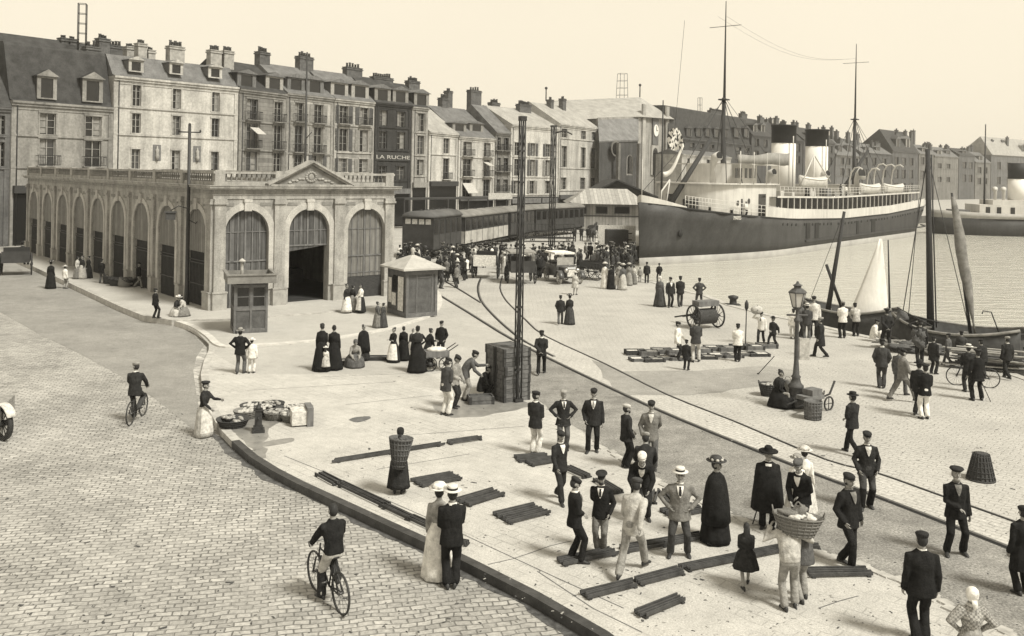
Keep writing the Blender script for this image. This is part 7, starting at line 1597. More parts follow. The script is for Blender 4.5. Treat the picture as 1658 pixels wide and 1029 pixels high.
mb = MB(); mb.tube([(.35 + .22 * cos(q), -.3, .22 + .22 * sin(q)) for q in [2 * pi * k / 16 for k in range(17)]], .03, 6); mb.tube([(.35, -.3, .0), (.35, -.3, .44)], .015, 5); mb.tube([(.13, -.3, .22), (.57, -.3, .22)], .015, 5); mb.build('wheel', WOODD, o)
o = empty('oar', G(1236, 606), 0, 'thin wooden handle leaning behind the seated woman', 'oar'); mb = MB(); mb.tube([(-.2, 0, .02), (.35, -.2, .75)], .016, 6); mb.ell((-.2, 0, .03), (.05, .03, .03)); mb.build('handle', WOODD, o)
def lump(mb, c, r, m=0, n=14, k=10):
    s_ = random.random() * 40; R = []
    for i in range(k + 1):
        a = pi * i / k; row = []
        for q in range(n):
            d = V((max(.03, sin(a)) * cos(2 * pi * q / n), max(.03, sin(a)) * sin(2 * pi * q / n), -cos(a))); f = 1 + .75 * noise.noise(d * 2.1 + V((s_, 0, 0))) + .3 * noise.noise(d * 5 + V((0, s_, 0)))
            row.append((c[0] + d.x * r[0] * f, c[1] + d.y * r[1] * f, c[2] + d.z * r[2] * f))
        R.append(row)
    mb.loft(R, m)
# hose reel cart
c = G(1142, 531); HRr = .60
o = empty('cable_cart', c, .45, 'two wheeled drum cart wound with rope, box on top', 'cart')
def wheel(par, center, r, nsp, rim=.045, rot=0.0, m=WOODD, name='wheel', axis='x', hub=.09, w_=.06):
    mb = MB(); M = Matrix.Translation(center) @ (Matrix.Rotation(rot, 4, 'Z')); n = 28
    prof = [(r, -w_ / 2), (r, w_ / 2), (r - rim, w_ / 2), (r - rim, -w_ / 2)]
    mb.loft([[(x, R_ * cos(2 * pi * k / n), R_ * sin(2 * pi * k / n)) for R_, x in prof] for k in range(n + 1)], 0, True, False, True, M)
    for k in range(nsp): a = 2 * pi * k / nsp; mb.tube([(0, hub * .6 * cos(a), hub * .6 * sin(a)), (0, (r - rim * .5) * cos(a), (r - rim * .5) * sin(a))], .016 if r > .4 else .012, 4, 0, M)
    mb.tube([(-w_ * 1.3, 0, 0), (w_ * 1.3, 0, 0)], hub, 8, 0, M); return mb.build(name, m, par)
for s in (-1, 1): wheel(o, (s * .72, 0, HRr), HRr, 12, .07)
mb = MB(); mb.tube([(-.52, 0, HRr), (.52, 0, HRr)], .34, 18)
for k in range(14): mb.tube([((-.48 + .96 * k / 13), .36 * cos(a), HRr + .36 * sin(a)) for a in [2 * pi * q / 16 for q in range(17)]], .035, 5)
mb.build('rope_drum', mat('rope_coil', .09, .95, .5, 20, bump=.6), o); mb = MB(); mb.tube([(-.9, 0, HRr), (.9, 0, HRr)], .05, 8); mb.box2((-.62, -.05, HRr), (-.56, .05, 1.12)); mb.box2((.56, -.05, HRr), (.62, .05, 1.12)); mb.build('axle_frame', IRON, o)
mb = MB(); mb.box2((-.62, -.28, 1.12), (.62, .28, 1.38)); mb.build('box', WOODM, o); mb = MB(); mb.tube([(-.3, .3, .7), (-.25, 2.2, .25)], .04, 6); mb.tube([(.3, .3, .7), (.25, 2.2, .25)], .04, 6); mb.build('shaft', WOODD, o)
o = empty('bollard', G(1187, 493), 0, 'squat iron mooring bollard on the quay edge', 'bollard'); mb = MB(); mb.lathe([(.28, 0), (.22, .08), (.2, .32), (.3, .4), (.3, .5), (.1, .56)], (0, 0, 0), 14); mb.build('body', IRON, o); mb = MB(); mb.box((0, 0, .02), (.8, .6, .05)); mb.build('base_plate', IRON, o)
o = empty('sounding_pole', G(1207, 557), 0, 'thin upright pole with a dark float head by the fish crates', 'pole'); mb = MB(); mb.tube([(0, 0, 0), (.02, 0, hz(1207, 494, o.location.y))], .025, 6); mb.build('shaft', WOODD, o); mb = MB(); mb.lathe([(.02, -.4), (.09, -.25), (.09, -.05), (.02, .1)], (.02, 0, 1.9), 8); mb.build('float', IRON, o)
# ------------------------------------------------------------------ bicycles
def bicycle(label, pr, pf, R=.345, lean=0.0):
    d = pf - pr; d.z = 0; L = d.length; k = 1.08 / L
    o = empty('bicycle', (pr + pf) / 2, atan2(d.y, d.x), label, 'bicycle'); o.rotation_euler.x = lean; x0, x1 = -.54, .54
    for x in (x0, x1):
        mb = MB(); n = 32; mb.tube([(x + R * cos(2 * pi * k / n), 0, R + R * sin(2 * pi * k / n)) for k in range(n + 1)], .021, 6); w_ = mb.build('wheel', IRON, o)
        mb = MB()
        for k in range(16): a = 2 * pi * k / 16; mb.tube([(x, .02 * (-1) ** k, R), (x + R * cos(a), 0, R + R * sin(a))], .0035, 3)
        mb.tube([(x, -.05, R), (x, .05, R)], .025, 8); mb.build('spoke', STEEL, w_)
    mb = MB(); bb = (-.06, 0, .30); st = (-.20, 0, .80); hd = (.36, 0, .83)
    for a, b in ((bb, st), (st, hd), (bb, (.39, 0, .70)), ((x0, .05, R), bb), ((x0, -.05, R), bb), ((x0, .05, R), st), ((x0, -.05, R), st), ((hd[0] - .02, 0, .92), (.41, 0, .66)), ((.41, .05, .66), (x1, .05, R)), ((.41, -.05, .66), (x1, -.05, R))): mb.tube([a, b], .016, 6)
    mb.build('frame', IRON, o)
    mb = MB(); mb.tube([(.22, -.26, .96), (.33, -.24, 1.0), (.36, 0, .97), (.33, .24, 1.0), (.22, .26, .96)], .013, 6); mb.build('handlebar', STEEL, o)
    mb = MB(); mb.tube([st, (-.22, 0, .90)], .014, 6); mb.loft([[(x, w_ * c, .90 + h * s) for c, s in [(cos(q), sin(q)) for q in [2 * pi * j / 10 for j in range(10)]]] for x, w_, h in ((-.36, .05, .02), (-.30, .10, .035), (-.2, .06, .03), (-.08, .022, .022))], 0); mb.build('saddle', LEATHER, o)
    mb = MB(); mb.tube([(bb[0], -.06, .3), (bb[0] + .1, -.08, .17), (bb[0] + .1, -.18, .17)], .014, 5); mb.tube([(bb[0], .06, .3), (bb[0] - .1, .08, .43), (bb[0] - .1, .18, .43)], .014, 5); mb.tube([(bb[0] + .09 * cos(q), -.05, .3 + .09 * sin(q)) for q in [2 * pi * k / 14 for k in range(15)]], .008, 4); mb.build('crank', STEEL, o)
    return o
# ------------------------------------------------------------------ the boat train
CARD = mat('carriage_dark', .045, .6, .35, 1.5, bump=.1); CARL = mat('carriage_pale', .38, .6, .25, 1.5); CARR = mat('carriage_roof', .20, .8, .3, .8)
def carriage(label, pa, pb, h, mlow, mup, roofm, nwin=8, front=False):
    d = pb - pa; d.z = 0; L = d.length - .95; d.normalize(); o = empty('railway_carriage', pa, atan2(d.y, d.x), label, 'railway carriage', 'carriages of the boat train'); w_ = 1.45
    z0 = .85; mb = MB(); mb.box2((0, -w_, z0), (L, w_, z0 + 1.15)); mb.build('lower_body', mlow, o); mb = MB(); mb.box2((.01, -w_ + .02, z0 + 1.15), (L - .01, w_ - .02, h - .35)); mb.build('upper_body', mup, o)
    mb = MB(); mb.loft([[(x, w_ * 1.06 * cos(a), h - .42 + .58 * sin(a)) for a in [pi * k / 10 for k in range(11)]] for x in (-.12, L + .12)], 0, True, True); mb.build('roof', roofm, o)
    mb = MB()
    for i in range(5): mb.lathe([(.16, 0), (.16, .15), (.24, .17), (.02, .25)], (L * (i + .5) / 5, 0, h), 8)
    mb.build('roof_ventilator', CARD, o)
    for i in range(nwin):
        x = L * (i + .5) / nwin
        for s in (-1, 1): m = MB(); m.box2((x - L / nwin * .32, s * (w_ - .01), z0 + 1.3), (x + L / nwin * .32, s * (w_ + .012), h - .62)); m.build('window', GLASS, o)
        for s in (-1, 1): m = MB(); m.box2((x - L / nwin * .5 - .02, s * (w_ - .02), z0 + .05), (x - L / nwin * .5 + .03, s * (w_ + .02), h - .5)); m.build('door_joint', CARD, o)
    if front:
        for s in (-.95, -.32, .32, .95): m = MB(); m.box2((-.03, s - .24, h - 1.0), (-.004, s + .24, h - .55)); m.build('end_window', M_['pale'], o)
        mb = MB()
        for s in (-.9, .9): mb.tube([(-.55, s, 1.05), (0, s, 1.05)], .09, 8); mb.lathe([(.22, -.04), (.22, .04)], (0, 0, 0), 12, 0, Matrix.Translation((-.55, s, 1.05)) @ Matrix.Rotation(pi / 2, 4, 'Y'))
        mb.box2((-.06, -w_, .8), (-.004, w_, 1.0)); mb.build('buffer', IRON, o)
    for x in (1.6, 3.4, L - 3.4, L - 1.6):
        for s in (-1, 1): wheel(o, (x, s * .75, .47), .47, 8, .09, pi / 2, IRON)
    mb = MB(); mb.box2((.1, -1.2, .62), (L - .1, 1.2, .84)); mb.box2((.1, -w_ - .12, .55), (L - .1, -w_ + .1, .62)); mb.build('underframe', IRON, o)
    return o
t0, t1, t2, t3, t4 = G(676, 419), G(729, 408), G(806, 392), G(850, 384), G(935, 376)
carriage('dark end carriage of the train with lookout windows facing the crowd', t0, t1, 4.0, CARD, CARD, mat('carriage_roof_dark', .10, .8, .3, .8), 5, True)
carriage('carriage with pale lower panels, second of the train', t1, t2, 3.75, CARL, CARD, CARR, 8); carriage('short dark carriage passing behind the tall mast', t2, t3, 3.75, CARD, CARD, CARR, 6); carriage('last dark carriage reaching the boarded shed', t3, t4, 3.75, CARD, CARD, CARR, 9)
# ------------------------------------------------------------------ carts, carriages and the motor car
def cart(label, p, rz, L=2.0, W=1.5, bed=.9, board=None, mbody=WOODD, r=.62, name='horse_cart', hood=None, seat=True):
    o = empty(name, p, rz, label, 'cart', 'carts and carriages on the quay'); mb = MB()
    mb.box2((-W / 2, -L / 2, bed), (W / 2, L / 2, bed + .08)); mb.box2((-W / 2, -L / 2, bed + .08), (-W / 2 + .04, L / 2, bed + .5)); mb.box2((W / 2 - .04, -L / 2, bed + .08), (W / 2, L / 2, bed + .5)); mb.build('bed', mbody, o)
    mb = MB(); mb.box2((-W / 2, -L / 2 - .03, bed - .05), (W / 2, -L / 2 - .002, bed + .75)); mb.build('tailboard', board or mbody, o)
    for s in (-1, 1): wheel(o, (s * (W / 2 + .1), -L * .2, r), r, 12); wheel(o, (s * (W / 2 + .04), L * .38, r * .8), r * .8, 10)
    if seat: mb = MB(); mb.box2((-W / 2 + .06, L * .1, bed + .45), (W / 2 - .06, L * .38, bed + .6)); mb.box2((-W / 2 + .06, L * .05, bed + .6), (W / 2 - .06, L * .1, bed + .95)); mb.build('seat', LEATHER, o)
    mb = MB(); mb.tube([(-.5, L / 2, .8), (-.4, L / 2 + 1.9, .95)], .04, 6); mb.tube([(.5, L / 2, .8), (.4, L / 2 + 1.9, .95)], .04, 6); mb.build('shaft', WOODD, o)
    if hood: 
        mb = MB(); mb.box2((-W / 2 - .05, -L / 2, bed + 1.25), (W / 2 + .05, L / 2, bed + 1.36)); mb.build('hood', hood, o); mb = MB()
        for sx in (-1, 1):
            for sy in (-1, 1): mb.tube([(sx * W / 2, sy * L * .45, bed + .4), (sx * W / 2, sy * L * .45, bed + 1.25)], .03, 5)
        mb.build('hood_post', IRON, o)
    return o
cart('cart with a white tailboard among the crowd, seen from behind', G(787, 449), -.1, 2.0, 1.6, .95, M_['white'], WOODD, .75)
m = MB(); rnd = random.Random(4)
cart('dark roofed carriage standing right behind the tall mast', G(842, 457), .15, 2.4, 1.7, .85, None, CARD, .65, 'carriage', M_['mid'])
cart('dark open cart with wheel in view beside the motor car', G(962, 452), 1.2, 1.8, 1.3, .8, None, WOODD, .62)
cart('black open carriage seen from behind at the pavement by the hall', G(26, 444, ZR), .45, 2.0, 1.75, .95, None, CARD, .78, 'carriage')
cart('cart standing before the boarded shed', G(968, 384), 1.4, 2.4, 1.5, .9, None, WOODD, .6)
o = empty('crate_trolley', G(890, 391), .1, 'slatted luggage trolley on the pale forecourt', 'trolley'); mb = MB()
for i in range(14): mb.box2((-2.6 + .4 * i, -.7, .5), (-2.55 + .4 * i, -.65, 2.0))
for z in (.5, 1.25, 1.95): mb.box2((-2.6, -.72, z), (2.65, -.66, z + .08))
mb.build('slat_side', IRON, o); mb = MB(); mb.box2((-2.7, -.7, .38), (2.7, .9, .5)); mb.build('platform', WOODD, o)
for s in (-2, 2): wheel(o, (s, -.5, .25), .25, 6, .06, pi / 2, IRON)
crate('packing_case', 'dark big packing case on the pale stage by the bow', G(998, 398), .1, (2.2, 1.6, 1.75), None, WOODD); crate('packing_case', 'grey packing case beside the train', G(822, 385), .2, (1.9, 1.3, 1.3), None, WOODM)
o = empty('loading_board', G(1012, 397), .05, 'pale panelled board standing behind the packing case', 'board'); mb = MB(); mb.box2((-2.8, .9, 0), (1.3, 1.0, 2.1)); mb.build('panel', M_['light'], o); mb = MB(); mb.box2((.2, .87, .5), (.9, .895, .6)); mb.box2((.2, .87, 1.2), (.9, .895, 1.3)); mb.build('slot', IRON, o)
# motor car, front three quarters
car = empty('motor_car', G(911, 456), .35, 'old open motor car with pale folded hood and big lamps', 'car'); CARB = mat('car_body', .07, .35, .3, 3, spec=.5)
mb = MB(); mb.loft([[(x, y, z) for x, z in ((-w_, z0), (w_, z0), (w_, z1), (w_ * .8, z1 + .08), (-w_ * .8, z1 + .08), (-w_, z1))] for y, w_, z0, z1 in ((-1.55, .36, .5, 1.0), (-1.5, .4, .45, 1.08), (-.5, .5, .45, 1.12), (-.45, .68, .45, 1.15), (1.5, .75, .45, 1.2), (1.6, .7, .5, 1.1))], 0, False); mb.build('body', CARB, car)
mb = MB(); mb.box2((-.34, -1.6, .55), (.34, -1.555, 1.02)); mb.build('radiator', M_['light'], car)
for s in (-1, 1):
    for y in (-1.2, 1.1):
        wheel(car, (s * .78, y, .42), .42, 12, .07, 0, M_['pale'], 'wheel', 'x', .08, .1)
        mb = MB(); mb.loft([[(s * x, y + .5 * cos(a), .42 + .5 * sin(a)) for x in (.62, .98)] + [(s * x, y + .53 * cos(a), .42 + .53 * sin(a)) for x in (.98, .62)] for a in [pi * k / 8 for k in range(9)]], 0, True); mb.build('mudguard', CARB, car)
    mb = MB(); mb.lathe([(.05, -.15), (.17, 0), (.17, .04)], (0, 0, 0), 12, 0, Matrix.Translation((s * .42, -1.6, .95)) @ Matrix.Rotation(pi / 2, 4, 'X')); mb.build('headlamp', mat('brass', .4, .3, .2, 4, metal=.7), car)
mb = MB(); mb.box2((-.62, -.42, 1.15), (.62, -.40, 1.75)); mb.build('windscreen', mat('screen_glass', .35, .1), car); mb = MB(); mb.box2((-.75, -.3, 1.95), (.75, 1.6, 2.08)); mb.build('hood', M_['white'], car); mb = MB()
for s in (-1, 1):
    for y in (-.3, .6, 1.5): mb.tube([(s * .72, y, 1.15), (s * .72, y, 1.95)], .025, 5)
mb.build('hood_post', IRON, car); mb = MB(); mb.box2((-.6, .3, 1.1), (.6, 1.3, 1.4)); mb.build('seat', LEATHER, car)
# part of a vehicle at the picture edge
o = empty('carriage', G(-22, 712, ZR), .25, 'vehicle cut by the picture edge showing one dark tyred wheel', 'carriage'); wheel(o, (.42, -.1, .47), .47, 12, .11, .75, IRON, w_=.12); wheel(o, (-.9, -.3, .47), .47, 12, .11, .75, IRON); mb = MB(); mb.box2((-1.2, -.5, .55), (.4, 1.2, .95)); mb.build('body', M_['mid'], o); mb = MB(); mb.loft([[Matrix.Translation((.42, -.1, .47)) @ Matrix.Rotation(.75, 4, 'Z') @ V((x, r_ * cos(a), r_ * sin(a))) for x, r_ in ((-.13, .53), (.13, .53), (.13, .56), (-.13, .56))] for a in [pi * (.15 + .7 * k / 8) for k in range(9)]], 0, True, True, True); mb.build('mudguard', M_['light'], o)
# ------------------------------------------------------------------ sailing boats along the quay edge
SAIL = streaks(mat('sail_cloth', .74, .9, .10, 1.0, bump=.4), .16, 3, .4); SAILG = mat('sail_furled', .20, .9, .4, 3, bump=.6); HULLB = mat('boat_hull', .05, .7, .4, 2, bump=.3); BOATW = mat('boat_inner', .22, .8, .4, 3)  # sail streaks: seams, plus crease shade put into the cloth colour
def boat(label, pa, pb, bm, free, keel=-2.6):
    """open hull from stem pa to stern pb"""
    d = pb - pa; d.z = 0; L = d.length; o = empty('fishing_boat', V((pa.x, pa.y, ZW)), atan2(d.y, d.x), label, 'fishing boat', 'sailing boats moored at the quay'); mb = MB(); R = []
    for i in range(15):
        t = i / 14; f = sin(min(1, t / .45) * pi / 2) ** .8 * (1 if t < .6 else cos((t - .6) / .4 * 1.1)); f = max(.04, f); zt = free + .45 * (2 * t - 1) ** 2
        R.append([(L * t, -bm * f, zt), (L * t, -bm * f * .92, zt * .45), (L * t, -bm * f * .5, -.4), (L * t, 0, -.7), (L * t, bm * f * .5, -.4), (L * t, bm * f * .92, zt * .45), (L * t, bm * f, zt), (L * t, bm * f * .9, zt), (L * t, bm * f * .82, zt - .5), (L * t, -bm * f * .82, zt - .5), (L * t, -bm * f * .9, zt)])
    mb.loft(R, 0, True); mb.build('hull', HULLB, o); mb = MB()
    for s in (0, 6): mb.tube([V(r[s]) + V((0, 0, .03)) for r in R], .07, 6)
    mb.build('gunwale', BOATW, o); mb = MB()
    for t in (.25, .5, .75): r = R[int(t * 14)]; mb.box2((L * t - .12, r[0][1] * .88, r[0][2] - .3), (L * t + .12, r[6][1] * .88, r[0][2] - .22))
    mb.build('thwart', BOATW, o); return o, L
ZQ = 0
def spar(o, p0, p1, r0, r1, name='mast', m=WOODD):
    mb = MB(); I = o.matrix_basis.inverted() if False else (Matrix.Translation(o.location) @ Matrix.Rotation(o.rotation_euler.z, 4, 'Z')).inverted()
    mb.tube([I @ p0, I @ p0.lerp(p1, .5), I @ p1], [r0, (r0 + r1) / 2, r1], 8); return mb.build(name, m, o), I
dA = 50.0
ba = P(1298, 500, 56); bb_ = P(1450, 512, 52)
bo1, L1 = boat('small sailing boat with a raised white triangular sail', ba, bb_, 1.25, 1.35)
D_ = ba.lerp(bb_, .8).y
spar(bo1, P(1441, 520, D_), P(1438, 388, D_), .07, .035, 'mast'); _, I = spar(bo1, P(1340, 505, 54), P(1367, 342, 54), .16, .09, 'mast'); spar(bo1, P(1363, 498, 54), P(1338, 428, 54), .10, .09, 'boom')
mb = MB(); n = 10; R = []
for i in range(n + 1):
    t = i / n; l = P(1370 + (1424 - 1370) * t ** .92, 516 + (386 - 516) * t, D_ - .05); r = P(1441 + (1428 - 1441) * t, 522 + (386 - 522) * t, D_); R.append([I @ (l.lerp(r, k / 8) + V((0, -.45 * sin(pi * k / 8) * (1 - t) - .10 * noise.noise(V((k * .6, t * 3, 2))) * (k not in (0, 8)), 0))) for k in range(9)])
q = [p for row in R for p in row]; R2 = [row + [p + V((0, .02, 0)) for p in reversed(row)] for row in R]
mb.loft(R2, 0); mb.build('sail', SAIL, bo1)
mb = MB(); mb.tube([I @ P(1366, 345, 54), I @ P(1348, 480, 53)], .018, 4); mb.tube([I @ P(1366, 345, 54), I @ P(1300, 515, 55)], .015, 4); mb.build('rigging', IRON, bo1)
bc, bd = P(1445, 540, 47.5), P(1660, 552, 43.0)
bo2, L2 = boat('larger fishing boat with a tall dark mast, spars and heaped nets', bc, bd, 1.7, 1.75)
D_ = P(1503, 520, 47).y
_, I = spar(bo2, P(1507, 545, D_), P(1502, 241, D_), .20, .12); mb = MB(); mb.tube([I @ P(1516, 530, D_), I @ P(1508, 250, D_)], .035, 5); mb.tube([I @ P(1502, 250, D_), I @ P(1458, 530, 48)], .025, 4); mb.tube([I @ P(1502, 250, D_), I @ P(1570, 535, 46)], .02, 4); mb.tube([I @ P(1488, 320, D_), I @ P(1470, 520, D_)], .02, 4); mb.build('rigging', IRON, bo2)
spar(bo2, P(1455, 505, 48), P(1520, 522, 46), .05, .04, 'boom'); spar(bo2, P(1470, 535, 46), P(1655, 560, 43.5), .07, .05, 'boom'); spar(bo2, P(1500, 548, 45), P(1660, 541, 43.5), .06, .04, 'boom')
# furled sail wound round its leaning mast
D_ = 45.5; mb = MB(); R = []
for i in range(13):
    t = i / 12; c = P(1543 + 36 * t, 318 + 222 * t, D_); w_ = .05 + .22 * sin(pi * min(1, t * 1.05 + .05)) ** .9; R.append([I @ (c + V((w_ * cos(a) * (1 + .2 * sin(3 * a + i)), w_ * .6 * sin(a), 0))) for a in [2 * pi * k / 12 for k in range(12)]])
mb.loft(R, 0); mb.build('furled_sail', SAILG, bo2); spar(bo2, P(1572, 545, D_ + .3), P(1541, 312, D_ + .3), .09, .05, 'mast')
mb = MB(); rnd = random.Random(3)
for k in range(46): t = rnd.random(); p = P(1455 + 200 * t, 552 + 10 * t + rnd.uniform(-8, 8), 47 - 3.6 * t + rnd.uniform(-.6, .6)); M = Matrix.Translation(I @ p) @ Matrix.Rotation(rnd.uniform(-.4, .4), 4, 'Z') @ Matrix.Rotation(rnd.uniform(-.3, .3), 4, 'Y'); mb.box((0, 0, 0), (rnd.uniform(.8, 2.6), .09, .07), rnd.randint(0, 1), M)
for k in range(34): t = rnd.random(); p = P(1450 + 150 * t, 560 + 12 * t, 47 - 3 * t + rnd.uniform(-.5, .5)); lump(mb, I @ p, (rnd.uniform(.3, .7), rnd.uniform(.2, .4), rnd.uniform(.10, .2)), 2)
mb.build('gear_heap', [WOODD, WOODM, M_['charcoal']], bo2)
mb = MB(); p0, p1 = P(1620, 545, 43.5), P(1605, 505, 43.5); mb.tube([I @ p0, I @ p1, I @ P(1592, 503, 43.5), I @ P(1590, 508, 43.5)], .03, 6); mb.build('boat_hook', IRON, bo2)
fo = empty('small_flag', P(1455, 505, 46.5), 0, 'small dark flag on a slanting stick over the boat', 'flag'); mb = MB(); fl_ = fo.location; R = [[P(1456 - 8 * t, 500 + 22 * t, 46.5) - fl_ + V((0, .06 * sin(t * 6), 0)), P(1470 + 2 * t, 508 + 10 * t, 46.5) - fl_ + V((0, .06 * cos(t * 5), 0))] for t in (0, .25, .5, .75, 1)]
R = [[r[0], r[1], r[1] + V((0, .02, 0)), r[0] + V((0, .02, 0))] for r in R]; mb.loft(R, 0); mb.build('cloth', M_['slate'], fo); mb = MB(); mb.tube([P(1452, 497, 46.5) - fl_, P(1510, 528, 46) - fl_], .03, 5); mb.build('stick', WOODD, fo)
# planks and nets piled on the quay edge at the picture edge
o = empty('plank_pile', G(1600, 598), -.45, 'pile of weathered planks and oars at the quay edge by the bicycle', 'plank pile'); mb = MB(); rnd = random.Random(8)
for k in range(26): mb.box((rnd.uniform(-.3, .5), rnd.uniform(-.45, .4), .04 + .03 * k), (rnd.uniform(2.0, 3.2), .17, .04), rnd.randint(0, 1), Matrix.Rotation(rnd.uniform(-.12, .12), 4, 'Z') @ Matrix.Rotation(rnd.uniform(-.04, .04), 4, 'Y'))
mb.build('plank', [WOODP, WOODM], o)
o = empty('net_heap', G(1474, 568), -.4, 'heap of dark nets and sacking on the quay edge', 'net heap'); mb = MB()
for k in range(30): lump(mb, V((rnd.uniform(-1.1, 1.1), rnd.uniform(-.5, .6), rnd.uniform(.02, .25))), (rnd.uniform(.25, .6), rnd.uniform(.2, .45), rnd.uniform(.08, .18)), rnd.randint(0, 1))
mb.build('netting', [mat('net_brown', .10, .95, .5, 18, bump=.8), mat('net_grey', .22, .95, .5, 18, bump=.8)], o)
# fish gear heaped against the long side of the hall
for i, (px, py) in enumerate(((186, 462), (198, 464), (208, 462), (176, 459))):
    basket('fish_basket', ('wicker basket leaning on the arcade pavement by the men', 'large ringed basket upright among the arcade heap', 'basket at the end of the arcade heap', 'first basket of the arcade heap')[i], G(px, py, ZF), .28, .42, .45, WICKERD if i != 1 else WICKER, 'baskets along the arcade', M_['slate'], .5 if i == 1 else .15)
# baby carriage with the fishwives
o = empty('hand_cart', G(706, 598), .3, 'light wheeled hand cart with white cloth amid the fishwives', 'hand cart'); mb = MB(); mb.box((0, 0, .62), (.9, .55, .22)); mb.build('tray', WOODM, o); mb = MB(); mb.ell((0, 0, .76), (.4, .24, .12)); mb.build('cloth', M_['light'], o)
for s in (-.3, .3): wheel(o, (s, -.3, .27), .27, 8, .03, pi / 2, IRON)
mb = MB(); mb.tube([(.4, -.2, .7), (.8, -.2, .95)], .02, 5); mb.tube([(.4, .2, .7), (.8, .2, .95)], .02, 5); mb.build('handle', WOODD, o)
crate('fish_crate', 'low crate in front of the crouching woman', G(562, 590), .3, (.8, .5, .2), 'loose crates', WOODD, WOODD, FISH); crate('fish_crate', 'low crate beside the group of fishwives', G(610, 582), .1, (1.0, .5, .14), 'loose crates', WOODD, WOODD, M_['slate'])
# ------------------------------------------------------------------ things carried by people, bicycles, standing gear
bicycle('bicycle ridden away up the street by the man in the cap', *BA); bicycle('bicycle under the bareheaded cyclist in the black jersey', *BB); bicycle('bicycle standing among the men by the larger boat', *BC)
b_ = bw_.location; o = basket('back_basket', 'tall wicker basket strapped on the bowed fishwife', b_ + V((.02, -.24, .66)), .13, .27, .70, mat('wicker_mid', .13, .9, .45, 50, bump=.8), None, M_['slate'], .10, False)
c = (G(1278, 987) + G(1300, 974)) / 2; o = basket('carrying_basket', 'big oval wicker basket of fish carried chest high by two porters', V((c.x - .02, c.y - .02, 1.26)), .27, .42, .34, WICKER, None, M_['light'], -.10, True); o.scale = (1.0, .72, 1); o.rotation_euler = (-.08, .06, -.25)
mb = MB(); mb.tube([(-.12 + .018 * q, .0, .30 + .26 * sin(pi * q / 12)) for q in range(13)], .014, 5); lump(mb, V((-.18, 0, .33)), (.14, .14, .10)); lump(mb, V((.04, .04, .36)), (.13, .12, .13)); mb.build('bundle', WICKER, o)
def stick(label, p0, p1, r=.014, name='walking_stick'):
    o = empty(name, p0, 0, label, 'stick'); mb = MB(); v = p1 - p0; mb.tube([(0, 0, 0), v], r, 6); mb.build('shaft', WOODD, o); mb = MB(); mb.ell(v, (.03, .03, .03)); mb.build('knob', WOODD, o)
q = G(1218, 850); stick('thin walking stick of the man in the caped greatcoat', q, q + V((.28, .1, .85)))
q = G(1604, 650); stick('slanting walking stick of the man in front of the bicycle', q, q + V((-.35, .2, .9)))
o = empty('bundle', G(1226, 557) + V((-.05, 0, 1.45)), 0, 'pale bundle shouldered by the man in white shirt', 'bundle'); mb = MB(); mb.ell((0, 0, .1), (.28, .18, .2)); mb.build('cloth', M_['pale'], o); mb = MB(); mb.tube([(0, -.19, .1), (.03, 0, .31), (0, .19, .1)], .02, 5); mb.build('cord', WOODD, o)
o = empty('net_load', G(1487, 590) + V((0.05, -.05, 1.15)), 0, 'shaggy dark net load on the shoulder of a man at the nets', 'net'); mb = MB(); rr = random.Random(2)
for k in range(9): lump(mb, V((rr.uniform(-.18, .15), rr.uniform(-.12, .12), rr.uniform(-.3, .25))), (.16, .14, .2), 0)
mb.build('netting', mat('net_brown', .10), o)
o = empty('horse', G(960, 391), radians(75), 'dark harnessed horse standing before the boarded shed', 'horse')
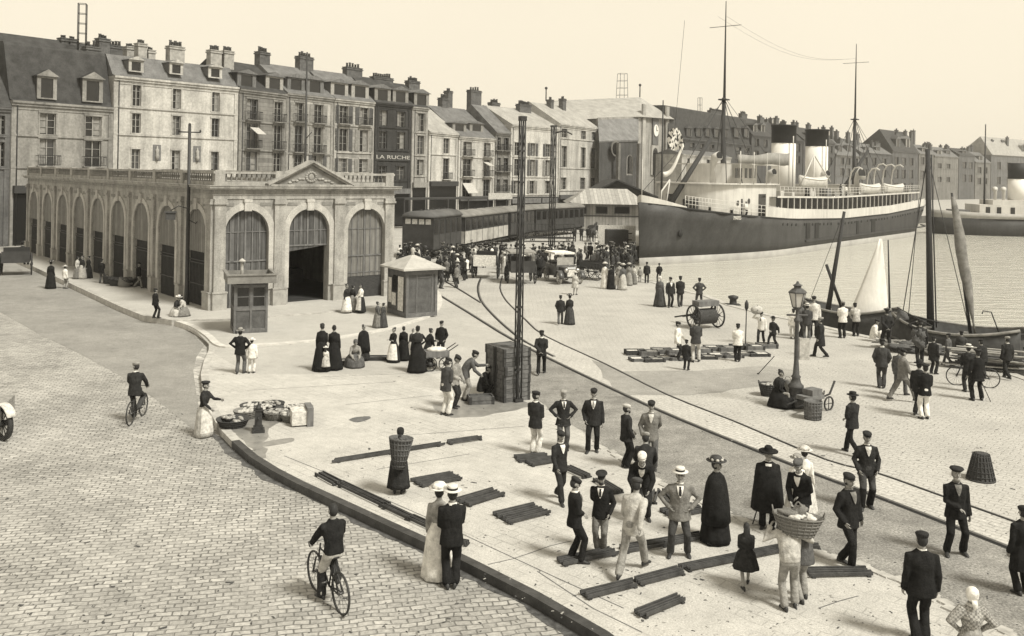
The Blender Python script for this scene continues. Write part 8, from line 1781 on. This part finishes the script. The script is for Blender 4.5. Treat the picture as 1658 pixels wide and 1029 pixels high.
def horse_into(o):
    mb = MB(); R = []
    for x, z, w_, h_ in ((-.95, 1.18, .08, .12), (-.85, 1.2, .24, .26), (-.6, 1.2, .29, .32), (-.2, 1.14, .29, .33), (.25, 1.14, .28, .34), (.55, 1.2, .24, .33), (.75, 1.32, .17, .27), (1.0, 1.62, .12, .20), (1.18, 1.86, .10, .15), (1.32, 1.88, .09, .12), (1.52, 1.72, .065, .085), (1.66, 1.6, .05, .06)):
        R.append([(x + (0 if x < .7 else -.12 * sin(a)), w_ * cos(a), z + h_ * sin(a)) for a in [2 * pi * k / 12 for k in range(12)]])
    mb.loft(R, 0)
    for s in (-1, 1):
        mb.tube([(.5, s * .16, 1.05), (.52, s * .16, .62), (.5, s * .16, .3), (.52, s * .16, .08), (.57, s * .16, .02)], [.12, .07, .05, .045, .06], 8)
        mb.tube([(-.7, s * .17, 1.1), (-.58, s * .17, .78), (-.78, s * .17, .5), (-.74, s * .17, .1), (-.69, s * .17, .02)], [.16, .10, .06, .05, .06], 8)
        mb.tube([(1.2, s * .06, 2.0), (1.2, s * .07, 2.12)], [.035, .008], 5)
    mb.tube([(-.95, 0, 1.25), (-1.1, 0, 1.0), (-1.12, 0, .6)], [.05, .07, .02], 7)
    me = remesh(mb.mesh('coat', mat('horse_coat', .045, .6, .3, 4)), .03, 2); inst(me, 'body', o); mb = MB(); mb.loft([[(x, y, z) for y, z in ((-.05, 0), (.05, 0), (.02, .12), (-.02, .12))] for x, z_ in ((.8, 0),)], 0) if False else mb.tube([(.7, 0, 1.62), (.95, 0, 1.86), (1.12, 0, 2.02)], .05, 6); mb.build('mane', HAIR, o)
horse_into(o)
# deck passengers of the steamer
pt = [q for q in bpy.data.objects if q.name == 'person' or q.name.startswith('person.')]
src = [q for q in tmpl]
for i, (x, y_, z, l) in enumerate(((47.5, -4.6, 5.2, 'passenger in white shirt at the boat deck rail by the second funnel'), (45.0, -4.7, 5.2, 'passenger at the boat deck rail between the funnels'), (11.5, -3.9, 3.6, 'seaman on the foredeck by the white house'), (14.2, -4.95, 3.35, 'second seaman at the rail under the wheelhouse'), (33.0, -4.6, 5.2, 'passenger standing under the swung out lifeboat'))):
    c = copy_tree(src[(4, 0, 0, 4, 5)[i]]); q = ship.matrix_world if False else (Matrix.Translation(ship.location) @ Matrix.Rotation(ship.rotation_euler.z, 4, 'Z')); c.location = q @ V((x, y_, z)); c['label'] = l; c['group'] = 'figures aboard the steamer'; c.rotation_euler.z = random.uniform(-1, 1)
# ------------------------------------------------------------------ the harbour air: far houses fade a little
hm = bpy.data.materials.new('harbour_haze'); hm.use_nodes = True; nt = hm.node_tree; nt.nodes.remove(nt.nodes['Principled BSDF'])
pv_ = nt.nodes.new('ShaderNodeVolumePrincipled'); pv_.inputs['Color'].default_value = (1, .98, .93, 1); pv_.inputs['Density'].default_value = .00035; pv_.inputs['Anisotropy'].default_value = .2
nt.links.new(pv_.outputs[0], nt.nodes['Material Output'].inputs['Volume'])
mb = MB(); mb.box2((-640, -70, -6), (860, 1010, 46)); o = mb.build('haze', hm); tag(o, kind='stuff')
scene.cycles.volume_bounces = 0; scene.cycles.volume_max_steps = 64
